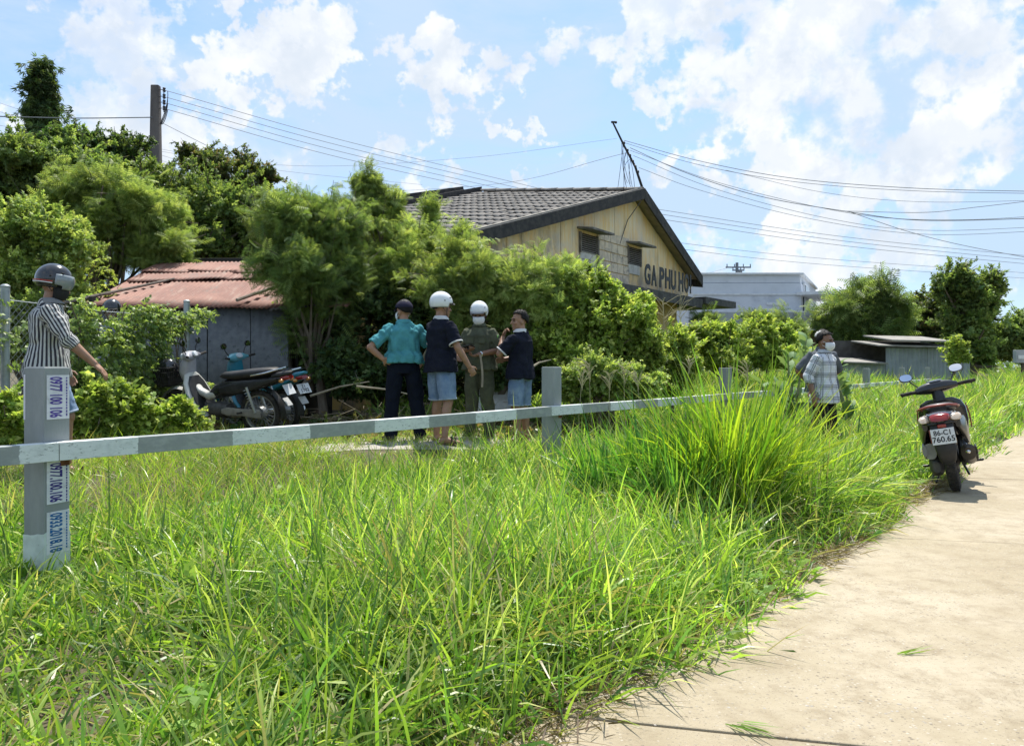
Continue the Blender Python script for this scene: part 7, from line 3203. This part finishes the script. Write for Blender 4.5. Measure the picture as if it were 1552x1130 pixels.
def build_bike(label, loc, heading, lean, paint, seatcol, white=False, basket=False, plate_txt=('', ''), group='motorbikes parked by the shed'):
    """small step-through motorbike; local +y forward, rear axle over the origin"""
    root = thing('motorbike', label, 'motorbike', loc, 0, group)
    Mx = Matrix.Rotation(math.atan2(-heading[0], heading[1]), 4, 'Z') @ Matrix.Rotation(R(-lean), 4, 'Y')
    root.rotation_euler = Mx.to_euler()
    make_wheel(root, 0, .285, .075, 36, 0, ALU)
    make_wheel(root, 1.22, .285, .068, 36, 0, ALU)
    hub = MB()
    hub.lathe([(.03, -.05), (.075, -.045), (.08, .03), (.03, .05)], (0, 0, .285), (1, 0, 0), 22)
    hub.build('brake_drum', ALU, root, True)
    # main body under the seat
    mb = MB()
    mb.loft([lsec(.72, .50, .05, .06), lsec(.6, .56, .075, .10), lsec(.42, .60, .095, .115), lsec(.2, .63, .105, .10), lsec(-.05, .665, .105, .08), lsec(-.25, .70, .09, .06), lsec(-.38, .725, .06, .035)])
    mb.build('side_cover', paint if not white else GLOSSB, root, True)
    for s in (-1, 1):
        mb = MB()
        mb.loft([sring((s * .105, y, z), (.012, 0, 0), (0, 0, h), 2.6, 12) for y, z, h in ((.5, .575, .04), (.3, .6, .075), (.05, .635, .06), (-.2, .69, .035), (-.33, .72, .012))])
        mb.build('side_panel', BLACKP if white else paint, root, True)
    # seat
    mb = MB()
    mb.loft([lsec(.52, .745, .07, .02), lsec(.46, .755, .10, .045), lsec(.3, .755, .122, .058), lsec(.1, .775, .128, .062), lsec(-.1, .795, .122, .056), lsec(-.24, .81, .105, .045), lsec(-.3, .815, .07, .02)])
    mb.build('seat', seatcol, root, True)
    # grab rail
    mb = MB()
    mb.tube([(-.12, .02, .765), (-.135, -.2, .80), (-.10, -.36, .84), (0, -.40, .855), (.10, -.36, .84), (.135, -.2, .80), (.12, .02, .765)], .0115, 8)
    mb.build('grab_rail', CHROME, root, True)
    # tail cowl with lamp
    mb = MB()
    mb.loft([sring((0, y, z), (w, 0, 0), (0, 0, h), 2.6, 16) for y, z, w, h in ((-.25, .75, .09, .04), (-.36, .765, .08, .04), (-.46, .785, .055, .028), (-.5, .795, .03, .014))])
    mb.build('tail_cowl', paint if not white else BLACKP, root, True)
    mb = MB()
    mb.loft([sring((0, y, z), (w, 0, 0), (0, .008, h), 2.8, 16) for y, z, w, h in ((-.36, .725, .07, .03), (-.45, .735, .062, .032), (-.475, .74, .045, .02))])
    mb.build('tail_lamp', TAILR, root, True)
    for s in (-1, 1):
        mb = MB()
        mb.ell((s * .105, -.40, .70), (.035, .03, .024), None, 10, 8)
        mb.build('indicator', pmat('amber_lens', (.5, .22, .05), None, rough=.2, coat=.5), root, True)
    # rear mudguard, plate, flap
    mb = MB()
    vs, fs = [], []
    for i, a in enumerate(np.linspace(R(-12), R(120), 12)):
        y, z = -math.cos(a) * .325, .285 + math.sin(a) * .325
        vs += [(-.055, y, z), (0, y - .012 * math.cos(a), z + .012), (.055, y, z)]
        if i:
            o = i * 3
            fs += [(o - 3, o - 2, o + 1, o), (o - 2, o - 1, o + 2, o + 1)]
    mb.add(vs, fs)
    mb.build('rear_mudguard', BLACKP, root, True)
    plate(root, (0, -.435, .585), R(-28), *plate_txt)
    mb = MB()
    mb.box((0, -.40, .43), (.11, .006, .12), np.array(Matrix.Rotation(R(-38), 3, 'X')))
    mb.build('mud_flap', pmat('pale_flap', (.5, .5, .49), (.4, .4, .39), 9, .6), root, bevel=.003)
    # shocks, swing arm, chain case, exhaust
    for s in (-1, 1):
        mb = MB()
        mb.tube([(s * .115, .0, .30), (s * .115, .1, .62)], [.018, .018], 8)
        for k in range(7):
            mb.torus((s * .115, .03 + .0106 * k * 1.5, .38 + .033 * k * 1.0), (0, .3, 1), .022, .005, 12, 5)
        mb.build('shock_absorber', pmat('dull_chrome_spring', (.42, .42, .40), None, rough=.35, metal=.8), root, True)
        mb = MB()
        mb.tube([(s * .085, 0, .285), (s * .085, .42, .31)], .018, 8, flat=(.7, 1.2))
        mb.build('swing_arm', ENGINE, root, True)
    mb = MB()
    mb.loft([sring((-.10, y, z), (.012, 0, 0), (0, 0, h), 3, 14) for y, z, h in ((-.06, .285, .05), (0, .29, .06), (.2, .30, .045), (.42, .31, .055), (.5, .31, .03))])
    mb.build('chain_case', pmat('dusty_case', (.2, .185, .16), (.28, .26, .22), 8, .7), root, True)
    mb = MB()
    mb.tube([(.09, .72, .3), (.11, .6, .2), (.125, .35, .21), (.13, .1, .25), (.135, -.2, .30)], [.018, .02, .03, .042, .038], 12)
    mb.build('exhaust', CHROME, root, True)
    mb = MB()
    mb.loft([lsec(.45, .31, .09, .09), lsec(.6, .32, .105, .1), lsec(.72, .33, .1, .08)])
    mb.tube([(0, .7, .34), (0, .92, .38)], [.055, .06], 12)
    mb.build('engine', ENGINE, root, True)
    mb = MB()
    for s in (-1, 1):
        mb.tube([(s * .06, .58, .21), (s * .23, .58, .215)], .015, 8)
        mb.tube([(s * .08, .2, .3), (s * .2, .2, .305)], .012, 8)
    mb.build('foot_pegs', RUBBER, root, True)
    mb = MB()
    mb.tube([(-.08, .5, .22), (-.17, .46, .1), (-.25, .42, .0)], .010, 7)
    mb.build('side_stand', BLACKP, root, True)
    # step-through frame cover and leg shields
    mb = MB()
    mb.loft([sring((0, y, z), (w, 0, 0), (0, .02, h), 2.6, 16) for y, z, w, h in ((.62, .52, .07, .05), (.74, .49, .065, .055), (.86, .54, .06, .06), (.95, .66, .06, .06), (1.0, .78, .055, .05))])
    mb.build('frame_cover', paint, root, True)
    mb = MB()
    mb.loft([sring((0, y, z), (w, 0, 0), (0, d, .2 * d), 3.0, 26) for y, z, w, d in ((.76, .25, .15, .03), (.80, .30, .19, .045), (.86, .42, .218, .04), (.92, .55, .222, .034), (.97, .67, .185, .034), (1.0, .76, .12, .04), (1.01, .80, .07, .04))])
    o = mb.build('leg_shield', paint, root, True)
    mb = MB()
    mb.loft([sring((0, y - .036, z), (w * .86, 0, 0), (0, .012, 0), 3.0, 22) for y, z, w in ((.80, .32, .17), (.86, .42, .2), (.92, .55, .2), (.97, .67, .165), (1.0, .75, .10))])
    mb.build('inner_shield', BLACKP, o, True)
    for s in (-1, 1):
        mb = MB()
        mb.prism([(s * .222, .84, .40), (s * .228, .90, .44), (s * .228, .93, .56), (s * .222, .89, .52)], (s * .006, 0, 0))
        mb.build('decal', GREENP if white else WHITEP, o)
    # front end
    for s in (-1, 1):
        mb = MB()
        mb.tube([(s * .055, 1.02, .74), (s * .06, 1.17, .36), (s * .06, 1.22, .285)], [.02, .022, .018], 8)
        mb.build('fork', ALU, root, True)
    mb = MB()
    vs, fs = [], []
    for i, a in enumerate(np.linspace(R(15), R(165), 14)):
        y, z = 1.22 - math.cos(a) * .318, .285 + math.sin(a) * .318
        vs += [(-.052, y, z - .02), (0, y, z + .008), (.052, y, z - .02)]
        if i:
            o = i * 3
            fs += [(o - 3, o - 2, o + 1, o), (o - 2, o - 1, o + 2, o + 1)]
    mb.add(vs, fs)
    mb.build('front_mudguard', paint, root, True)
    mb = MB()
    mb.loft([sring((0, y, z), (w, 0, 0), (0, d, 0), 2.8, 20) for y, z, w, d in ((1.04, .66, .06, .035), (1.05, .72, .10, .05), (1.05, .80, .125, .065), (1.04, .89, .115, .07), (1.02, .96, .095, .06), (1.0, 1.0, .06, .04))])
    mb.build('front_cowl', paint if not white else pmat('pearl_grey_paint', (.42, .41, .44), (.34, .33, .36), 6, .3, coat=.4), root, True)
    bar = bpy.data.objects.new('handlebar', None)
    COL.objects.link(bar)
    bar.parent = root
    bar.matrix_local = Matrix.Translation((0, .98, .94)) @ Matrix.Rotation(R(20), 4, 'Z')
    mb = MB()
    mb.loft([sring((x_, y, z), (0, d, 0), (0, .0, h), 2.4, 14) for x_, y, z, d, h in ((-.21, -.03, .06, .02, .02), (-.14, .0, .065, .045, .045), (-.06, .025, .06, .07, .065), (.06, .025, .06, .07, .065), (.14, .0, .065, .045, .045), (.21, -.03, .06, .02, .02))])
    hc = mb.build('headset', PALE_TEAL if not white else MATS['pearl_grey_paint'], bar, True)
    mb = MB()
    mb.loft([sring((0, y, .055), (w, 0, 0), (0, 0, h), 2.6, 18) for y, w, h in ((.08, .075, .05), (.11, .065, .045), (.12, .04, .03))])
    mb.build('headlamp', LENS, hc, True)
    mb = MB()
    mb.loft([sring((0, -.045, .085), (.06, 0, 0), (0, .02, .035), 2.8, 16), sring((0, -.062, .095), (.056, 0, 0), (0, .018, .032), 2.8, 16), sring((0, -.066, .097), (.03, 0, 0), (0, .01, .018), 2.8, 16)])
    mb.build('speedometer', LENS, hc, True)
    for s in (-1, 1):
        mb = MB()
        mb.tube([(s * .2, -.03, .06), (s * .33, -.07, .075)], .0165, 8)
        mb.build('grip', RUBBER, bar, True)
        mb = MB()
        mb.tube([(s * .19, .02, .06), (s * .32, -.01, .07)], [.007, .005], 6)
        mb.build('brake_lever', CHROME, bar, True)
        mirror(bar, (s * .16, -.0, .09), (s * .27, -.01, .24), R(-8), 0, (.055, .04))
    if basket:
        bk = MB()
        w0, w1, d0, d1, z0, z1 = .13, .17, .10, .125, .62, .86
        yc = 1.36
        rim = [(-w1, yc - d1, z1), (w1, yc - d1, z1), (w1, yc + d1, z1), (-w1, yc + d1, z1), (-w1, yc - d1, z1)]
        bk.tube(rim, .009, 6)
        bo = bk.build('basket', BLACKP, root, True)
        for z, t in ((z0, 0), (.68, .25), (.74, .5), (.80, .75)):
            w = w0 + (w1 - w0) * t
            d = d0 + (d1 - d0) * t
            mb = MB()
            mb.tube([(-w, yc - d, z), (w, yc - d, z), (w, yc + d, z), (-w, yc + d, z), (-w, yc - d, z)], .006, 5)
            mb.build('basket_hoop', BLACKP, bo)
        mb = MB()
        for i in range(9):
            t = i / 8 * 2 - 1
            for sy in (-1, 1):
                mb.tube([(w0 * t, yc + sy * d0, z0), (w1 * t, yc + sy * d1, z1)], .005, 4)
            for sx in (-1, 1):
                mb.tube([(sx * w0, yc + d0 * t, z0), (sx * w1, yc + d1 * t, z1)], .005, 4)
            mb.tube([(w0 * t, yc - d0, z0), (w0 * t, yc + d0, z0)], .005, 4)
        mb.build('basket_wires', BLACKP, bo)
        mb = MB()
        mb.box((0, yc, .72), (.27, .21, .16))
        mb.build('basket_liner', BLACKP, bo, bevel=.01)
        mb = MB()
        mb.tube([(0, 1.14, .80), (0, yc - .1, .74)], .014, 6)
        mb.build('basket_bracket', BLACKP, bo)
        # the helmet lying in the basket is a thing of its own
        hm = MB()
        hm.ell((0, 0, .0), (.11, .135, .115), None, 24, 16)
        M = Matrix.Translation(Vector(loc)) @ Mx
        he = thing('helmet', 'black helmet lying in the front basket of the white motorbike', 'helmet', tuple(M @ Vector((0, yc, .86))), 0)
        he.rotation_euler = Mx.to_euler()
        hm.build('shell', HELM_B, he, True)
        mb = MB()
        mb.torus((0, 0, -.02), (0, 0, 1), .124, .008, 28, 6)
        mb.build('rim', STRAP, he, True)
    return root


def build_bikes():
    x, Y, z = ground_at(398, 9.9)
    build_bike('cream white motorbike with black seat and front basket parked by the weeds', (x, Y, z + .01), (-.95, .31), 7, WHITEP, SEATV, True, True, ('', ''))
    x, Y, z = ground_at(436, 10.65)
    build_bike('teal motorbike with white number plate parked behind the white one', (x, Y, z + .01), (-.80, .60), 7, TEALP, SEATV, False, False, ('Z1', '1702'))


build_bikes()
